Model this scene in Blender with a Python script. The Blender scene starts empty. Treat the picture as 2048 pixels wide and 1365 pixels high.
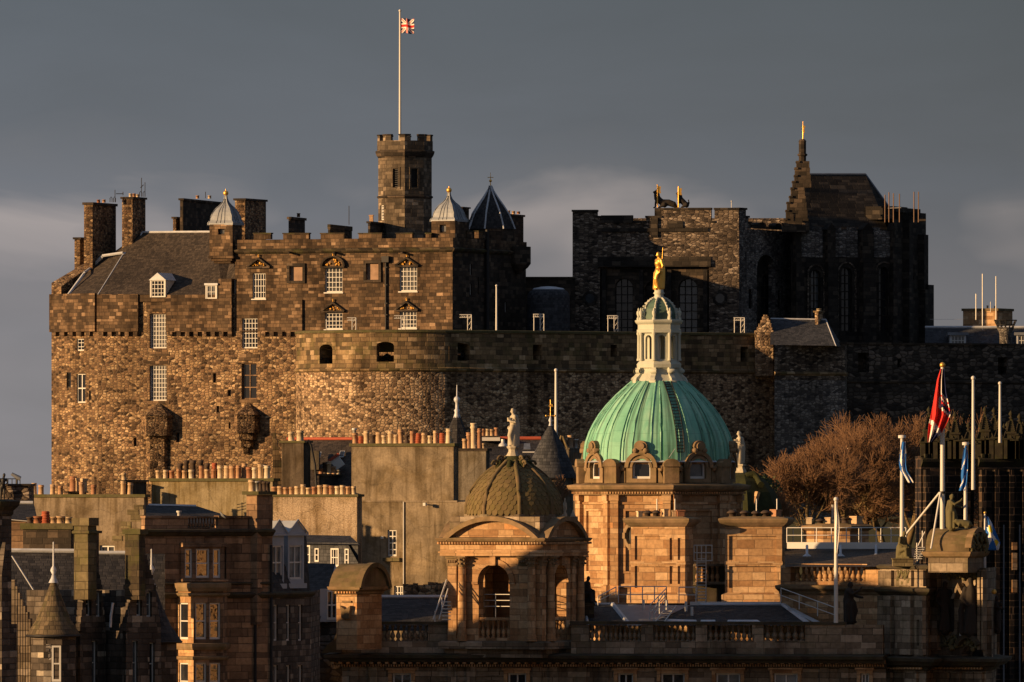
import bpy, bmesh, math, random
from mathutils import Vector, Matrix, noise
random.seed(7)
R = math.radians
S = bpy.context.scene
COL = S.collection
# ---------------------------------------------------------------- camera, sky, sun, exposure
F = 20000.0      # focal length in photograph pixels
ZC = 60.0        # camera height
HR = 985.0       # photograph row of the horizon
cam = bpy.data.cameras.new('camera')
cam.sensor_width = 36.0
cam.lens = F * 36.0 / 2048.0
cam.shift_y = (HR - 682.5) / 2048.0
cam.clip_start = 1.0
cam.clip_end = 40000.0
camo = bpy.data.objects.new('camera', cam)
COL.objects.link(camo)
camo.location = (0, 0, ZC)
camo.rotation_euler = (R(90), 0, 0)
S.camera = camo
SUN_AZ = R(66)   # to the left of the direction back to the camera
SUN_EL = R(9.5)
sunv = Vector((-math.sin(SUN_AZ) * math.cos(SUN_EL), -math.cos(SUN_AZ) * math.cos(SUN_EL), math.sin(SUN_EL)))
sl = bpy.data.lights.new('sun', 'SUN')
sl.energy = 5.0
sl.angle = R(0.5)
sl.color = (1.0, 0.6, 0.27)
so = bpy.data.objects.new('sun', sl)
COL.objects.link(so)
so.rotation_euler = (-sunv).to_track_quat('-Z', 'Y').to_euler()
so.location = (-200, 300, 200)
W = bpy.data.worlds.new('World')
S.world = W
W.use_nodes = True
nt = W.node_tree
nt.nodes.clear()


def nd(t, kind, **kw):
    n = t.nodes.new(kind)
    for k, v in kw.items():
        setattr(n, k, v)
    return n


def ramp(t, stops, interp='LINEAR'):
    n = t.nodes.new('ShaderNodeValToRGB')
    cr = n.color_ramp
    cr.interpolation = interp
    while len(cr.elements) > 1:
        cr.elements.remove(cr.elements[0])
    cr.elements[0].position = stops[0][0]
    cr.elements[0].color = tuple(stops[0][1]) + (1,) if not isinstance(stops[0][1], (int, float)) else (stops[0][1],) * 3 + (1,)
    for p, c in stops[1:]:
        e = cr.elements.new(p)
        e.color = tuple(c) + (1,) if not isinstance(c, (int, float)) else (c,) * 3 + (1,)
    return n


def mth(t, op, a, b=None, c=None, clamp=False):
    n = t.nodes.new('ShaderNodeMath')
    n.operation = op
    n.use_clamp = clamp
    for i, v in enumerate((a, b, c)):
        if v is None:
            continue
        if isinstance(v, (int, float)):
            n.inputs[i].default_value = v
        else:
            t.links.new(v, n.inputs[i])
    return n.outputs[0]


def mix(t, fac, a, b, mode='MIX'):
    n = t.nodes.new('ShaderNodeMix')
    n.data_type = 'RGBA'
    n.blend_type = mode
    n.clamp_factor = True
    for i, v in ((0, fac), (6, a), (7, b)):
        if isinstance(v, (int, float)):
            n.inputs[i].default_value = v if i == 0 else (v, v, v, 1)
        elif isinstance(v, tuple):
            n.inputs[i].default_value = v + (1,) if len(v) == 3 else v
        else:
            t.links.new(v, n.inputs[i])
    return n.outputs[2]


def vmul(t, vec, s):
    n = t.nodes.new('ShaderNodeVectorMath')
    n.operation = 'MULTIPLY'
    t.links.new(vec, n.inputs[0])
    n.inputs[1].default_value = s
    return n.outputs[0]


def noise_t(t, vec, scale, detail=3.0, rough=0.55, dist=0.0):
    n = t.nodes.new('ShaderNodeTexNoise')
    n.inputs['Scale'].default_value = scale
    n.inputs['Detail'].default_value = detail
    n.inputs['Roughness'].default_value = rough
    n.inputs['Distortion'].default_value = dist
    if vec is not None:
        t.links.new(vec, n.inputs['Vector'])
    return n


# sky: a Nishita sky low in the evening behind a sheet of grey storm cloud
tc = nd(nt, 'ShaderNodeTexCoord')
sep = nd(nt, 'ShaderNodeSeparateXYZ')
nt.links.new(tc.outputs['Generated'], sep.inputs[0])
sky = nd(nt, 'ShaderNodeTexSky', sky_type='NISHITA', sun_disc=False, sun_elevation=SUN_EL, sun_rotation=math.atan2(sunv.x, sunv.y))
elev = mth(nt, 'MULTIPLY', sep.outputs[2], 1.0)
base = ramp(nt, [(0.0, (1.42, 1.37, 1.48)), (0.012, (1.32, 1.30, 1.43)), (0.022, (1.10, 1.12, 1.31)), (0.030, (0.78, 0.88, 1.12)), (0.049, (0.52, 0.62, 0.82)), (0.14, (0.66, 0.80, 1.10)), (1.0, (0.85, 1.03, 1.42))])
nt.links.new(elev, base.inputs[0])
wob = noise_t(nt, vmul(nt, tc.outputs['Generated'], (26.0, 26.0, 90.0)), 1.0, 5.0, 0.55, 0.4)
soft = ramp(nt, [(0.32, 0.93), (0.7, 1.06)])
nt.links.new(wob.outputs[0], soft.inputs[0])
cloudcol = mix(nt, 1.0, base.outputs[0], soft.outputs[0], 'MULTIPLY')
# thin bank of pale cloud low over the castle
wz = mth(nt, 'ADD', elev, mth(nt, 'MULTIPLY', mth(nt, 'SUBTRACT', wob.outputs[0], 0.5), 0.016))
band = ramp(nt, [(0.0, 0.0), (0.0195, 0.15), (0.0268, 1.0), (0.0296, 0.12), (0.034, 0.0)])
nt.links.new(wz, band.inputs[0])
patch = ramp(nt, [(0.40, 0.0), (0.56, 1.0)])
pv = nd(nt, 'ShaderNodeVectorMath', operation='ADD')
nt.links.new(vmul(nt, tc.outputs['Generated'], (34.0, 34.0, 60.0)), pv.inputs[0])
pv.inputs[1].default_value = (13.11, 6.8, 20.4)
pn = noise_t(nt, pv.outputs[0], 1.0, 3.0, 0.5)
nt.links.new(pn.outputs[0], patch.inputs[0])
bf = mth(nt, 'MULTIPLY', band.outputs[0], patch.outputs[0])
cloudcol = mix(nt, mth(nt, 'MULTIPLY', bf, 0.9), cloudcol, (2.5, 2.2, 2.18))
# the cloud sheet darkens away from the sun's side
sidef = mth(nt, 'ADD', mth(nt, 'MULTIPLY', sep.outputs[0], -3.2), 1.0, clamp=False)
sidef = mth(nt, 'MINIMUM', mth(nt, 'MAXIMUM', sidef, 0.82), 1.2)
cloudcol = mix(nt, 1.0, cloudcol, sidef, 'MULTIPLY')
allsky = mix(nt, 0.07, cloudcol, sky.outputs[0])
bg = nd(nt, 'ShaderNodeBackground')
bg.inputs[1].default_value = 0.1
nt.links.new(allsky, bg.inputs[0])
wo = nd(nt, 'ShaderNodeOutputWorld')
nt.links.new(bg.outputs[0], wo.inputs[0])
S.view_settings.view_transform = 'Standard'
S.view_settings.look = 'None'
S.view_settings.exposure = 0.55
S.view_settings.gamma = 1.0
S.view_settings.use_curve_mapping = False
S.cycles.max_bounces = 5
S.cycles.diffuse_bounces = 2
S.cycles.glossy_bounces = 3
S.cycles.use_denoising = True
# ---------------------------------------------------------------- helpers


def X(px, Y): return (px - 1024.0) * Y / F
def Z(row, Y): return ZC - (row - HR) * Y / F
def P(px, row, Y): return Vector((X(px, Y), Y, Z(row, Y)))
def G(px, Y): return Vector((X(px, Y), Y, 0.0))


class MB:
    """collects faces in world space and links them as one mesh"""

    def __init__(s):
        s.v, s.f, s.uv, s.sm, s.mi = [], [], [], [], []
        s.T = Matrix.Identity(4)
        s.m = 0

    def add(s, pts, faces, uvs=None, smooth=False):
        o = len(s.v)
        s.v += [s.T @ Vector(p) for p in pts]
        for i, f in enumerate(faces):
            s.f.append([o + k for k in f])
            s.uv.append(uvs[i] if uvs else None)
            s.sm.append(smooth)
            s.mi.append(s.m)

    def quad(s, a, b, c, d): s.add([a, b, c, d], [(0, 1, 2, 3)])

    def poly(s, pts): s.add(pts, [tuple(range(len(pts)))])

    def box(s, x0, x1, y0, y1, z0, z1):
        s.add([(x0, y0, z0), (x1, y0, z0), (x1, y1, z0), (x0, y1, z0), (x0, y0, z1), (x1, y0, z1), (x1, y1, z1), (x0, y1, z1)],
              [(0, 1, 5, 4), (1, 2, 6, 5), (2, 3, 7, 6), (3, 0, 4, 7), (4, 5, 6, 7), (3, 2, 1, 0)])

    def prism(s, pts, z0, z1, cap=True, u0=0.0, smooth=False, bottom=False):
        """closed footprint, counterclockwise from above"""
        n = len(pts)
        u = u0
        for i in range(n):
            a, b = pts[i], pts[(i + 1) % n]
            L = math.hypot(b[0] - a[0], b[1] - a[1])
            s.add([(a[0], a[1], z0), (b[0], b[1], z0), (b[0], b[1], z1), (a[0], a[1], z1)], [(0, 1, 2, 3)],
                  [[(u, z0), (u + L, z0), (u + L, z1), (u, z1)]], smooth)
            u += L
        if cap:
            s.poly([(p[0], p[1], z1) for p in pts])
        if bottom:
            s.poly([(p[0], p[1], z0) for p in reversed(pts)])

    def extr(s, pts, y0, y1):
        """outline (x,z) counterclockwise seen from -y, extruded from y0 (near) to y1"""
        n = len(pts)
        s.poly([(p[0], y0, p[1]) for p in pts])
        s.poly([(p[0], y1, p[1]) for p in reversed(pts)])
        for i in range(n):
            a, b = pts[i], pts[(i + 1) % n]
            s.quad((a[0], y0, a[1]), (a[0], y1, a[1]), (b[0], y1, b[1]), (b[0], y0, b[1]))

    def lathe(s, prof, n=24, c=(0, 0), ph=0.0, smooth=True, a0=0.0, a1=None, sx=1.0, sy=1.0):
        """profile (r,z) from bottom to top"""
        full = a1 is None
        a1 = a0 + 2 * math.pi if full else a1
        ring = n if full else n + 1
        pts = []
        vl = [0.0]
        for j in range(1, len(prof)):
            vl.append(vl[-1] + math.hypot(prof[j][0] - prof[j - 1][0], prof[j][1] - prof[j - 1][1]))
        for r, z in prof:
            for i in range(ring):
                a = ph + a0 + (a1 - a0) * i / n
                pts.append((c[0] + r * math.cos(a) * sx, c[1] + r * math.sin(a) * sy, z))
        fs, us = [], []
        rm = max(p[0] for p in prof)
        for j in range(len(prof) - 1):
            for i in range(n):
                k = (i + 1) % ring
                fs.append((j * ring + i, j * ring + k, (j + 1) * ring + k, (j + 1) * ring + i))
                ua, ub = rm * (a1 - a0) * i / n, rm * (a1 - a0) * (i + 1) / n
                us.append([(ua, vl[j]), (ub, vl[j]), (ub, vl[j + 1]), (ua, vl[j + 1])])
        s.add(pts, fs, us, smooth)
        if full and prof[-1][0] > 0.02:
            s.poly([pts[(len(prof) - 1) * ring + i] for i in range(ring)])

    def tube(s, path, r, n=6, r1=None, smooth=True, cap=True):
        path = [Vector(p) for p in path]
        m = len(path)
        pts = []
        for j, p in enumerate(path):
            d = (path[min(j + 1, m - 1)] - path[max(j - 1, 0)]).normalized()
            e = Vector((0, 0, 1)) if abs(d.z) < 0.9 else Vector((1, 0, 0))
            a = d.cross(e).normalized()
            b = d.cross(a)
            rr = r if r1 is None else r + (r1 - r) * j / max(1, m - 1)
            if isinstance(r, (list, tuple)):
                rr = r[j]
            for i in range(n):
                t = 2 * math.pi * i / n
                pts.append(p + a * (math.cos(t) * rr) - b * (math.sin(t) * rr))
        fs = [(j * n + i, j * n + (i + 1) % n, (j + 1) * n + (i + 1) % n, (j + 1) * n + i) for j in range(m - 1) for i in range(n)]
        s.add(pts, fs, None, smooth)
        if cap:
            s.add(pts, [tuple(range((m - 1) * n, m * n)), tuple(reversed(range(n)))])

    def ball(s, c, r, n=10, m=7, sz=1.0):
        prof = [(max(1e-3, r * math.cos(-math.pi / 2 + math.pi * j / m)), c[2] + sz * r * math.sin(-math.pi / 2 + math.pi * j / m)) for j in range(m + 1)]
        s.lathe(prof, n, (c[0], c[1]))

    def moulding(s, pts, prof, closed=False):
        """profile [(projection, z)] bottom to top swept along footprint polyline (left to right)"""
        n = len(pts)
        segn = []
        for i in range(n if closed else n - 1):
            a, b = pts[i], pts[(i + 1) % n]
            L = math.hypot(b[0] - a[0], b[1] - a[1]) or 1e-6
            segn.append(((b[1] - a[1]) / L, -(b[0] - a[0]) / L))
        off = []
        for i in range(n):
            if closed:
                n1, n2 = segn[i - 1], segn[i]
            else:
                n1, n2 = segn[max(0, i - 1)], segn[min(n - 2, i)]
            d = max(0.3, 1 + n1[0] * n2[0] + n1[1] * n2[1])
            off.append(((n1[0] + n2[0]) / d, (n1[1] + n2[1]) / d))
        m = n if closed else n - 1
        u = 0.0
        for i in range(m):
            a, b, oa, ob = pts[i], pts[(i + 1) % n], off[i], off[(i + 1) % n]
            L = math.hypot(b[0] - a[0], b[1] - a[1])
            v = prof[0][1]
            for j in range(len(prof) - 1):
                p0, z0 = prof[j]
                p1, z1 = prof[j + 1]
                dv = math.hypot(p1 - p0, z1 - z0)
                s.add([(a[0] + oa[0] * p0, a[1] + oa[1] * p0, z0), (b[0] + ob[0] * p0, b[1] + ob[1] * p0, z0),
                       (b[0] + ob[0] * p1, b[1] + ob[1] * p1, z1), (a[0] + oa[0] * p1, a[1] + oa[1] * p1, z1)], [(0, 1, 2, 3)],
                      [[(u, v), (u + L, v), (u + L, v + dv), (u, v + dv)]])
                v += dv
            u += L
        if not closed:
            for i, k in ((0, 1), (n - 1, -1)):
                q = [(pts[i][0] + off[i][0] * p, pts[i][1] + off[i][1] * p, z) for p, z in prof]
                s.poly(q if k < 0 else q[::-1])

    def build(s, name, mat, parent=None, mods=None):
        me = bpy.data.meshes.new(name)
        org = Vector(parent.matrix_world.translation) if parent is not None else Vector((0, 0, 0))
        if parent is not None:
            org = WORLD.get(parent.name, org)
        me.from_pydata([tuple(v - org) for v in s.v], [], s.f)
        ul = me.uv_layers.new(name='UVMap')
        for pi, p in enumerate(me.polygons):
            uv = s.uv[pi]
            p.use_smooth = s.sm[pi]
            if uv is None:
                nrm = p.normal
                if abs(nrm.z) > 0.985 or nrm.length < 0.5:
                    t, b = Vector((1, 0, 0)), Vector((0, 1, 0))
                else:
                    t = Vector((0, 0, 1)).cross(nrm).normalized()
                    b = nrm.cross(t)
                for li in p.loop_indices:
                    w = s.v[me.loops[li].vertex_index]
                    ul.data[li].uv = (w.dot(t), w.dot(b))
            else:
                for k, li in enumerate(p.loop_indices):
                    ul.data[li].uv = uv[k]
        mats = mat if isinstance(mat, (list, tuple)) else [mat]
        for mm in mats:
            me.materials.append(mm)
        if len(mats) > 1:
            for pi, p in enumerate(me.polygons):
                p.material_index = s.mi[pi]
        o = bpy.data.objects.new(name, me)
        COL.objects.link(o)
        if parent is not None:
            o.parent = parent
            WORLD[o.name] = org
        else:
            WORLD[o.name] = Vector((0, 0, 0))
        return o


    def build_each(s, name, mat, parent=None):
        """every loose piece becomes an object of its own"""
        par = {}

        def find(k):
            while par[k] != k:
                k = par[k]
            return k
        keys = [tuple(round(c, 3) for c in v) for v in s.v]
        for f in s.f:
            for i in f:
                par.setdefault(keys[i], keys[i])
            r0 = find(keys[f[0]])
            for i in f[1:]:
                par[find(keys[i])] = r0
        groups = {}
        for fi, f in enumerate(s.f):
            groups.setdefault(find(keys[f[0]]), []).append(fi)
        out = []
        for fs in groups.values():
            m = MB()
            for fi in fs:
                o = len(m.v)
                m.v += [s.v[i] for i in s.f[fi]]
                m.f.append(list(range(o, o + len(s.f[fi]))))
                m.uv.append(s.uv[fi])
                m.sm.append(s.sm[fi])
                m.mi.append(s.mi[fi])
            out.append(m.build(name, mat, parent))
        return out


WORLD = {}


def tag(o, label, cat, group=None, kind=None):
    if label: o['label'] = label
    if cat: o['category'] = cat
    if group: o['group'] = group
    if kind: o['kind'] = kind
    return o


def thing(name, label, cat, loc, group=None):
    o = bpy.data.objects.new(name, None)
    COL.objects.link(o)
    o.location = loc
    o.empty_display_size = 0.5
    WORLD[o.name] = Vector(loc)
    return tag(o, label, cat, group)


def recentre(o):
    """put the origin of a top-level one-mesh thing at its base"""
    me = o.data
    xs = [v.co for v in me.vertices]
    c = Vector(((min(v.x for v in xs) + max(v.x for v in xs)) / 2, (min(v.y for v in xs) + max(v.y for v in xs)) / 2, min(v.z for v in xs)))
    me.transform(Matrix.Translation(-c))
    o.location = c
    return o


def inst(name, me, parent, loc, scale=(1, 1, 1), rz=0.0, tilt=0.0):
    o = bpy.data.objects.new(name, me)
    COL.objects.link(o)
    o.parent = parent
    o.location = Vector(loc) - WORLD[parent.name]
    o.scale = scale
    o.rotation_euler = (random.uniform(-tilt, tilt), random.uniform(-tilt, tilt), rz)
    return o


class Seg:
    """a wall line from A (left) to B (right) as seen from outside; u along, y inward, z up"""

    def __init__(s, A, B):
        s.A, s.B = Vector((A[0], A[1], 0)), Vector((B[0], B[1], 0))
        d = s.B - s.A
        s.L = d.length
        d.normalize()
        s.d = d
        s.n = Vector((d.y, -d.x, 0))
        s.T = Matrix(((d.x, -d.y, 0, A[0]), (d.y, d.x, 0, A[1]), (0, 0, 1, 0), (0, 0, 0, 1)))

    def u(s, px):
        k = (px - 1024.0) / F
        return (k * s.A.y - s.A.x) / ((s.B.x - s.A.x) - k * (s.B.y - s.A.y)) * s.L

    def y(s, px): return s.A.y + s.d.y * s.u(px)
    def z(s, row, px): return Z(row, s.y(px))
    def pt(s, px, row, out=0.0):
        u = s.u(px)
        p = s.A + s.d * u + s.n * out
        return Vector((p.x, p.y, s.z(row, px)))


def wall(mb, sg, z0, z1, holes=(), depth=0.3, u0=None, u1=None, uo=None):
    """wall face with rectangular or arched openings (ua,ub,za,zb,arch) and their reveals"""
    T0 = mb.T
    mb.T = T0 @ sg.T
    u0 = 0.0 if u0 is None else u0
    u1 = sg.L if u1 is None else u1
    us = sorted({u0, u1} | {min(max(h[0], u0), u1) for h in holes} | {min(max(h[1], u0), u1) for h in holes})
    zs = sorted({z0, z1} | {min(max(h[2], z0), z1) for h in holes} | {min(max(h[3], z0), z1) for h in holes})
    for i in range(len(us) - 1):
        for j in range(len(zs) - 1):
            a, b, c, d = us[i], us[i + 1], zs[j], zs[j + 1]
            if b - a < 1e-5 or d - c < 1e-5:
                continue
            uc, zc_ = (a + b) / 2, (c + d) / 2
            if any(h[0] < uc < h[1] and h[2] < zc_ < h[3] for h in holes):
                continue
            uv = None if uo is None else [[(uo + a, c), (uo + b, c), (uo + b, d), (uo + a, d)]]
            mb.add([(a, 0, c), (b, 0, c), (b, 0, d), (a, 0, d)], [(0, 1, 2, 3)], uv)
    for h in holes:
        a, b, c, d = h[:4]
        arch = len(h) > 4 and h[4]
        w = (b - a) / 2
        sp = d - min(w * (arch if arch else 0), d - c) if arch else d
        dp = h[5] if len(h) > 5 and h[5] else depth
        mb.quad((a, 0, c), (a, dp, c), (a, dp, sp), (a, 0, sp))
        mb.quad((b, dp, c), (b, 0, c), (b, 0, sp), (b, dp, sp))
        mb.quad((a, 0, c), (b, 0, c), (b, dp, c), (a, dp, c))
        if not arch:
            mb.quad((a, dp, d), (b, dp, d), (b, 0, d), (a, 0, d))
        else:
            n = 8
            um = (a + b) / 2
            ar = [(um - w * math.cos(math.pi * k / n), sp + (d - sp) * math.sin(math.pi * k / n)) for k in range(n + 1)]
            for k in range(n):
                (xa, za), (xb, zb) = ar[k], ar[k + 1]
                mb.quad((xa, dp, za), (xb, dp, zb), (xb, 0, zb), (xa, 0, za))
            half = n // 2
            mb.poly([(a, 0, d)] + [(x, 0, z) for x, z in ar[:half + 1]])
            mb.poly([(b, 0, d)] + [(x, 0, z) for x, z in reversed(ar[half:])])
    mb.T = T0


def slab(mb, A, B, C, D, th):
    """roof slab: quad A,B (eave left,right) C,D (top right,left) with thickness below"""
    A, B, C, D = map(Vector, (A, B, C, D))
    n = (B - A).cross(D - A).normalized()
    lo = [p - n * th for p in (A, B, C, D)]
    mb.add([A, B, C, D] + lo, [(0, 1, 2, 3), (7, 6, 5, 4), (0, 4, 5, 1), (1, 5, 6, 2), (2, 6, 7, 3), (3, 7, 4, 0)])


def skinned(name, chains, mat, parent=None, voxel=0.0, sub=1, extra=None):
    """continuous body grown over chains of (point, radius); remeshed to one surface"""
    mb = MB()
    for ch in chains:
        mb.tube([c[0] for c in ch], [c[1] for c in ch], 8)
        for c in (ch[0], ch[-1]):
            mb.ball(c[0], c[1] * 0.98, 8, 6)
    if extra:
        extra(mb)
    o = mb.build(name, mat, parent)
    if voxel:
        md = o.modifiers.new('r', 'REMESH')
        md.mode = 'VOXEL'
        md.voxel_size = voxel
        md.use_smooth_shade = True
        sm = o.modifiers.new('s', 'SMOOTH')
        sm.factor = 0.5
        sm.iterations = 2
        dg = bpy.context.evaluated_depsgraph_get()
        me = bpy.data.meshes.new_from_object(o.evaluated_get(dg))
        old = o.data
        o.modifiers.clear()
        o.data = me
        bpy.data.meshes.remove(old)
        me.materials.clear()
        me.materials.append(mat)
        for p in me.polygons:
            p.use_smooth = True
    return o
# ---------------------------------------------------------------- materials
def mat_new(name):
    m = bpy.data.materials.new(name)
    m.use_nodes = True
    t = m.node_tree
    b = t.nodes['Principled BSDF']
    return m, t, b


def uvn(t):
    return t.nodes.new('ShaderNodeTexCoord').outputs['UV']


def bump(t, b, h, strength, dist):
    n = t.nodes.new('ShaderNodeBump')
    n.inputs['Strength'].default_value = strength
    n.inputs['Distance'].default_value = dist
    t.links.new(h, n.inputs['Height'])
    t.links.new(n.outputs[0], b.inputs['Normal'])


def stain(t, uv, col, amount=0.6, sx=0.5, sz=0.09, lo=0.5, hi=0.68, tint=(0.25, 0.22, 0.2)):
    """vertical streaks of soot and damp with a shape of their own"""
    n = noise_t(t, vmul(t, uv, (sx, sz, 1)), 1.0, 5.0, 0.6, 0.3)
    r = ramp(t, [(lo, 0.0), (hi, amount)])
    t.links.new(n.outputs[0], r.inputs[0])
    return mix(t, r.outputs[0], col, mix(t, 1.0, col, tint, 'MULTIPLY'))


def patchy(t, uv, col, scale=0.15, lo=0.7, hi=1.25):
    n = noise_t(t, uv, scale, 4.0, 0.6)
    r = ramp(t, [(0.3, lo), (0.7, hi)])
    t.links.new(n.outputs[0], r.inputs[0])
    return mix(t, 1.0, col, r.outputs[0], 'MULTIPLY')


def rubble(name, pal, mortar, w=0.55, h=0.34, stains=0.5, bstr=0.7, big=(0.65, 1.25), mort_w=0.07, green=0.0):
    m, t, b = mat_new(name)
    uv = uvn(t)
    nz = noise_t(t, uv, 1.7, 2.0)
    va = t.nodes.new('ShaderNodeVectorMath')
    va.operation = 'MULTIPLY_ADD'
    t.links.new(nz.outputs['Color'], va.inputs[0])
    va.inputs[1].default_value = (0.28, 0.2, 0)
    t.links.new(uv, va.inputs[2])
    sc = vmul(t, va.outputs[0], (1 / w, 1 / h, 1))
    vo = t.nodes.new('ShaderNodeTexVoronoi')
    vo.voronoi_dimensions = '2D'
    vo.inputs['Scale'].default_value = 1.0
    vo.inputs['Randomness'].default_value = 0.8
    t.links.new(sc, vo.inputs['Vector'])
    ve = t.nodes.new('ShaderNodeTexVoronoi')
    ve.voronoi_dimensions = '2D'
    ve.feature = 'DISTANCE_TO_EDGE'
    ve.inputs['Scale'].default_value = 1.0
    ve.inputs['Randomness'].default_value = 0.8
    t.links.new(sc, ve.inputs['Vector'])
    sp = t.nodes.new('ShaderNodeSeparateColor')
    t.links.new(vo.outputs['Color'], sp.inputs[0])
    cr = ramp(t, pal)
    t.links.new(sp.outputs[0], cr.inputs[0])
    col = patchy(t, uv, cr.outputs[0], 0.16, *big)
    col = patchy(t, vmul(t, uv, (0.7, 1.6, 1)), col, 0.42, 0.72, 1.22)
    fine = noise_t(t, uv, 6.0, 3.0)
    fr = ramp(t, [(0.3, 0.72), (0.7, 1.2)])
    t.links.new(fine.outputs[0], fr.inputs[0])
    col = mix(t, 1.0, col, fr.outputs[0], 'MULTIPLY')
    mr = ramp(t, [(0.0, 1.0), (mort_w, 0.75), (mort_w * 2.2, 0.0)])
    t.links.new(ve.outputs['Distance'], mr.inputs[0])
    col = mix(t, mr.outputs[0], col, mortar)
    if stains:
        col = stain(t, uv, col, stains)
    if green:
        gn = noise_t(t, uv, 0.35, 5.0, 0.65)
        gr = ramp(t, [(0.52, 0.0), (0.66, green)])
        t.links.new(gn.outputs[0], gr.inputs[0])
        col = mix(t, gr.outputs[0], col, (0.085, 0.085, 0.028))
    t.links.new(col, b.inputs['Base Color'])
    b.inputs['Roughness'].default_value = 0.93
    b.inputs['Specular IOR Level'].default_value = 0.2
    hr = ramp(t, [(0.0, 0.0), (0.16, 0.8), (0.4, 1.0)])
    t.links.new(ve.outputs['Distance'], hr.inputs[0])
    hh = mth(t, 'ADD', hr.outputs[0], mth(t, 'ADD', mth(t, 'MULTIPLY', fine.outputs[0], 0.5), mth(t, 'MULTIPLY', sp.outputs[1], 0.8)))
    bump(t, b, hh, bstr, 0.09)
    return m


def ashlar(name, pal, mortar, w=0.75, h=0.36, stains=0.5, bstr=0.4, big=(0.7, 1.2), mw=0.035, green=0.0, sootlo=0.5, rough=0.9, mfade=0.3):
    """coursed blocks, each with its own tone"""
    m, t, b = mat_new(name)
    uv = uvn(t)
    s = t.nodes.new('ShaderNodeSeparateXYZ')
    t.links.new(uv, s.inputs[0])
    wz = t.nodes.new('ShaderNodeCombineXYZ')
    t.links.new(s.outputs[1], wz.inputs[1])
    nz = noise_t(t, wz.outputs[0], 0.8 / h * 0.4, 1.0)
    rg = noise_t(t, uv, 3.0 / h * 0.36, 2.0)
    v = mth(t, 'ADD', mth(t, 'DIVIDE', s.outputs[1], h), mth(t, 'ADD', mth(t, 'MULTIPLY', nz.outputs[0], 1.5), mth(t, 'MULTIPLY', rg.outputs[0], 0.16)))
    rw = mth(t, 'FLOOR', v)
    wn1 = t.nodes.new('ShaderNodeTexWhiteNoise')
    wn1.noise_dimensions = '1D'
    t.links.new(rw, wn1.inputs['W'])
    wr = mth(t, 'MULTIPLY_ADD', wn1.outputs['Value'], 0.5, 0.75)
    u = mth(t, 'DIVIDE', mth(t, 'DIVIDE', s.outputs[0], w), wr)
    u = mth(t, 'ADD', u, mth(t, 'MULTIPLY', wn1.outputs['Value'], 37.0))
    cl = mth(t, 'FLOOR', u)
    cb = t.nodes.new('ShaderNodeCombineXYZ')
    t.links.new(cl, cb.inputs[0])
    t.links.new(rw, cb.inputs[1])
    wn = t.nodes.new('ShaderNodeTexWhiteNoise')
    wn.noise_dimensions = '2D'
    t.links.new(cb.outputs[0], wn.inputs['Vector'])
    cr = ramp(t, pal)
    t.links.new(wn.outputs['Value'], cr.inputs[0])
    col = patchy(t, uv, cr.outputs[0], 0.2, *big)
    fine = noise_t(t, uv, 4.0, 4.0, 0.6)
    fr = ramp(t, [(0.3, 0.75), (0.7, 1.18)])
    t.links.new(fine.outputs[0], fr.inputs[0])
    col = mix(t, 1.0, col, fr.outputs[0], 'MULTIPLY')
    fu = mth(t, 'FRACT', u)
    fv = mth(t, 'FRACT', v)
    eu = mth(t, 'MULTIPLY', mth(t, 'MINIMUM', fu, mth(t, 'SUBTRACT', 1.0, fu)), w)
    ev = mth(t, 'MULTIPLY', mth(t, 'MINIMUM', fv, mth(t, 'SUBTRACT', 1.0, fv)), h)
    e = mth(t, 'MINIMUM', eu, ev)
    mr = ramp(t, [(0.0, 1.0), (mw * 0.5, 0.8), (mw, 0.0)])
    t.links.new(e, mr.inputs[0])
    mn = noise_t(t, uv, 0.45, 4.0, 0.6)
    mnr = ramp(t, [(0.36, mfade), (0.62, 1.0)])
    t.links.new(mn.outputs[0], mnr.inputs[0])
    col = mix(t, mth(t, 'MULTIPLY', mr.outputs[0], mnr.outputs[0]), col, mortar)
    if stains:
        col = stain(t, uv, col, stains, lo=sootlo, hi=sootlo + 0.18)
    if green:
        gn = noise_t(t, uv, 0.6, 5.0, 0.65)
        gr = ramp(t, [(0.5, 0.0), (0.66, green)])
        t.links.new(gn.outputs[0], gr.inputs[0])
        col = mix(t, gr.outputs[0], col, (0.085, 0.09, 0.025))
    t.links.new(col, b.inputs['Base Color'])
    b.inputs['Roughness'].default_value = rough
    b.inputs['Specular IOR Level'].default_value = 0.25
    hr = ramp(t, [(0.0, 0.0), (mw * 1.3, 1.0)])
    t.links.new(e, hr.inputs[0])
    hh = mth(t, 'ADD', hr.outputs[0], mth(t, 'ADD', mth(t, 'MULTIPLY', fine.outputs[0], 0.7), mth(t, 'MULTIPLY', wn.outputs['Value'], 0.5)))
    bump(t, b, hh, bstr, 0.05)
    return m


def slate(name, c0, c1, w=0.3, h=0.22, moss=0.0, bstr=0.5, rough=0.75):
    m = ashlar(name, [(0.0, c0), (0.5, [(a + b) / 2 for a, b in zip(c0, c1)]), (1.0, c1)], tuple(x * 0.4 for x in c0), w, h, 0.35, bstr, (0.75, 1.2), 0.02, moss, 0.55, rough)
    return m


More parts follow.
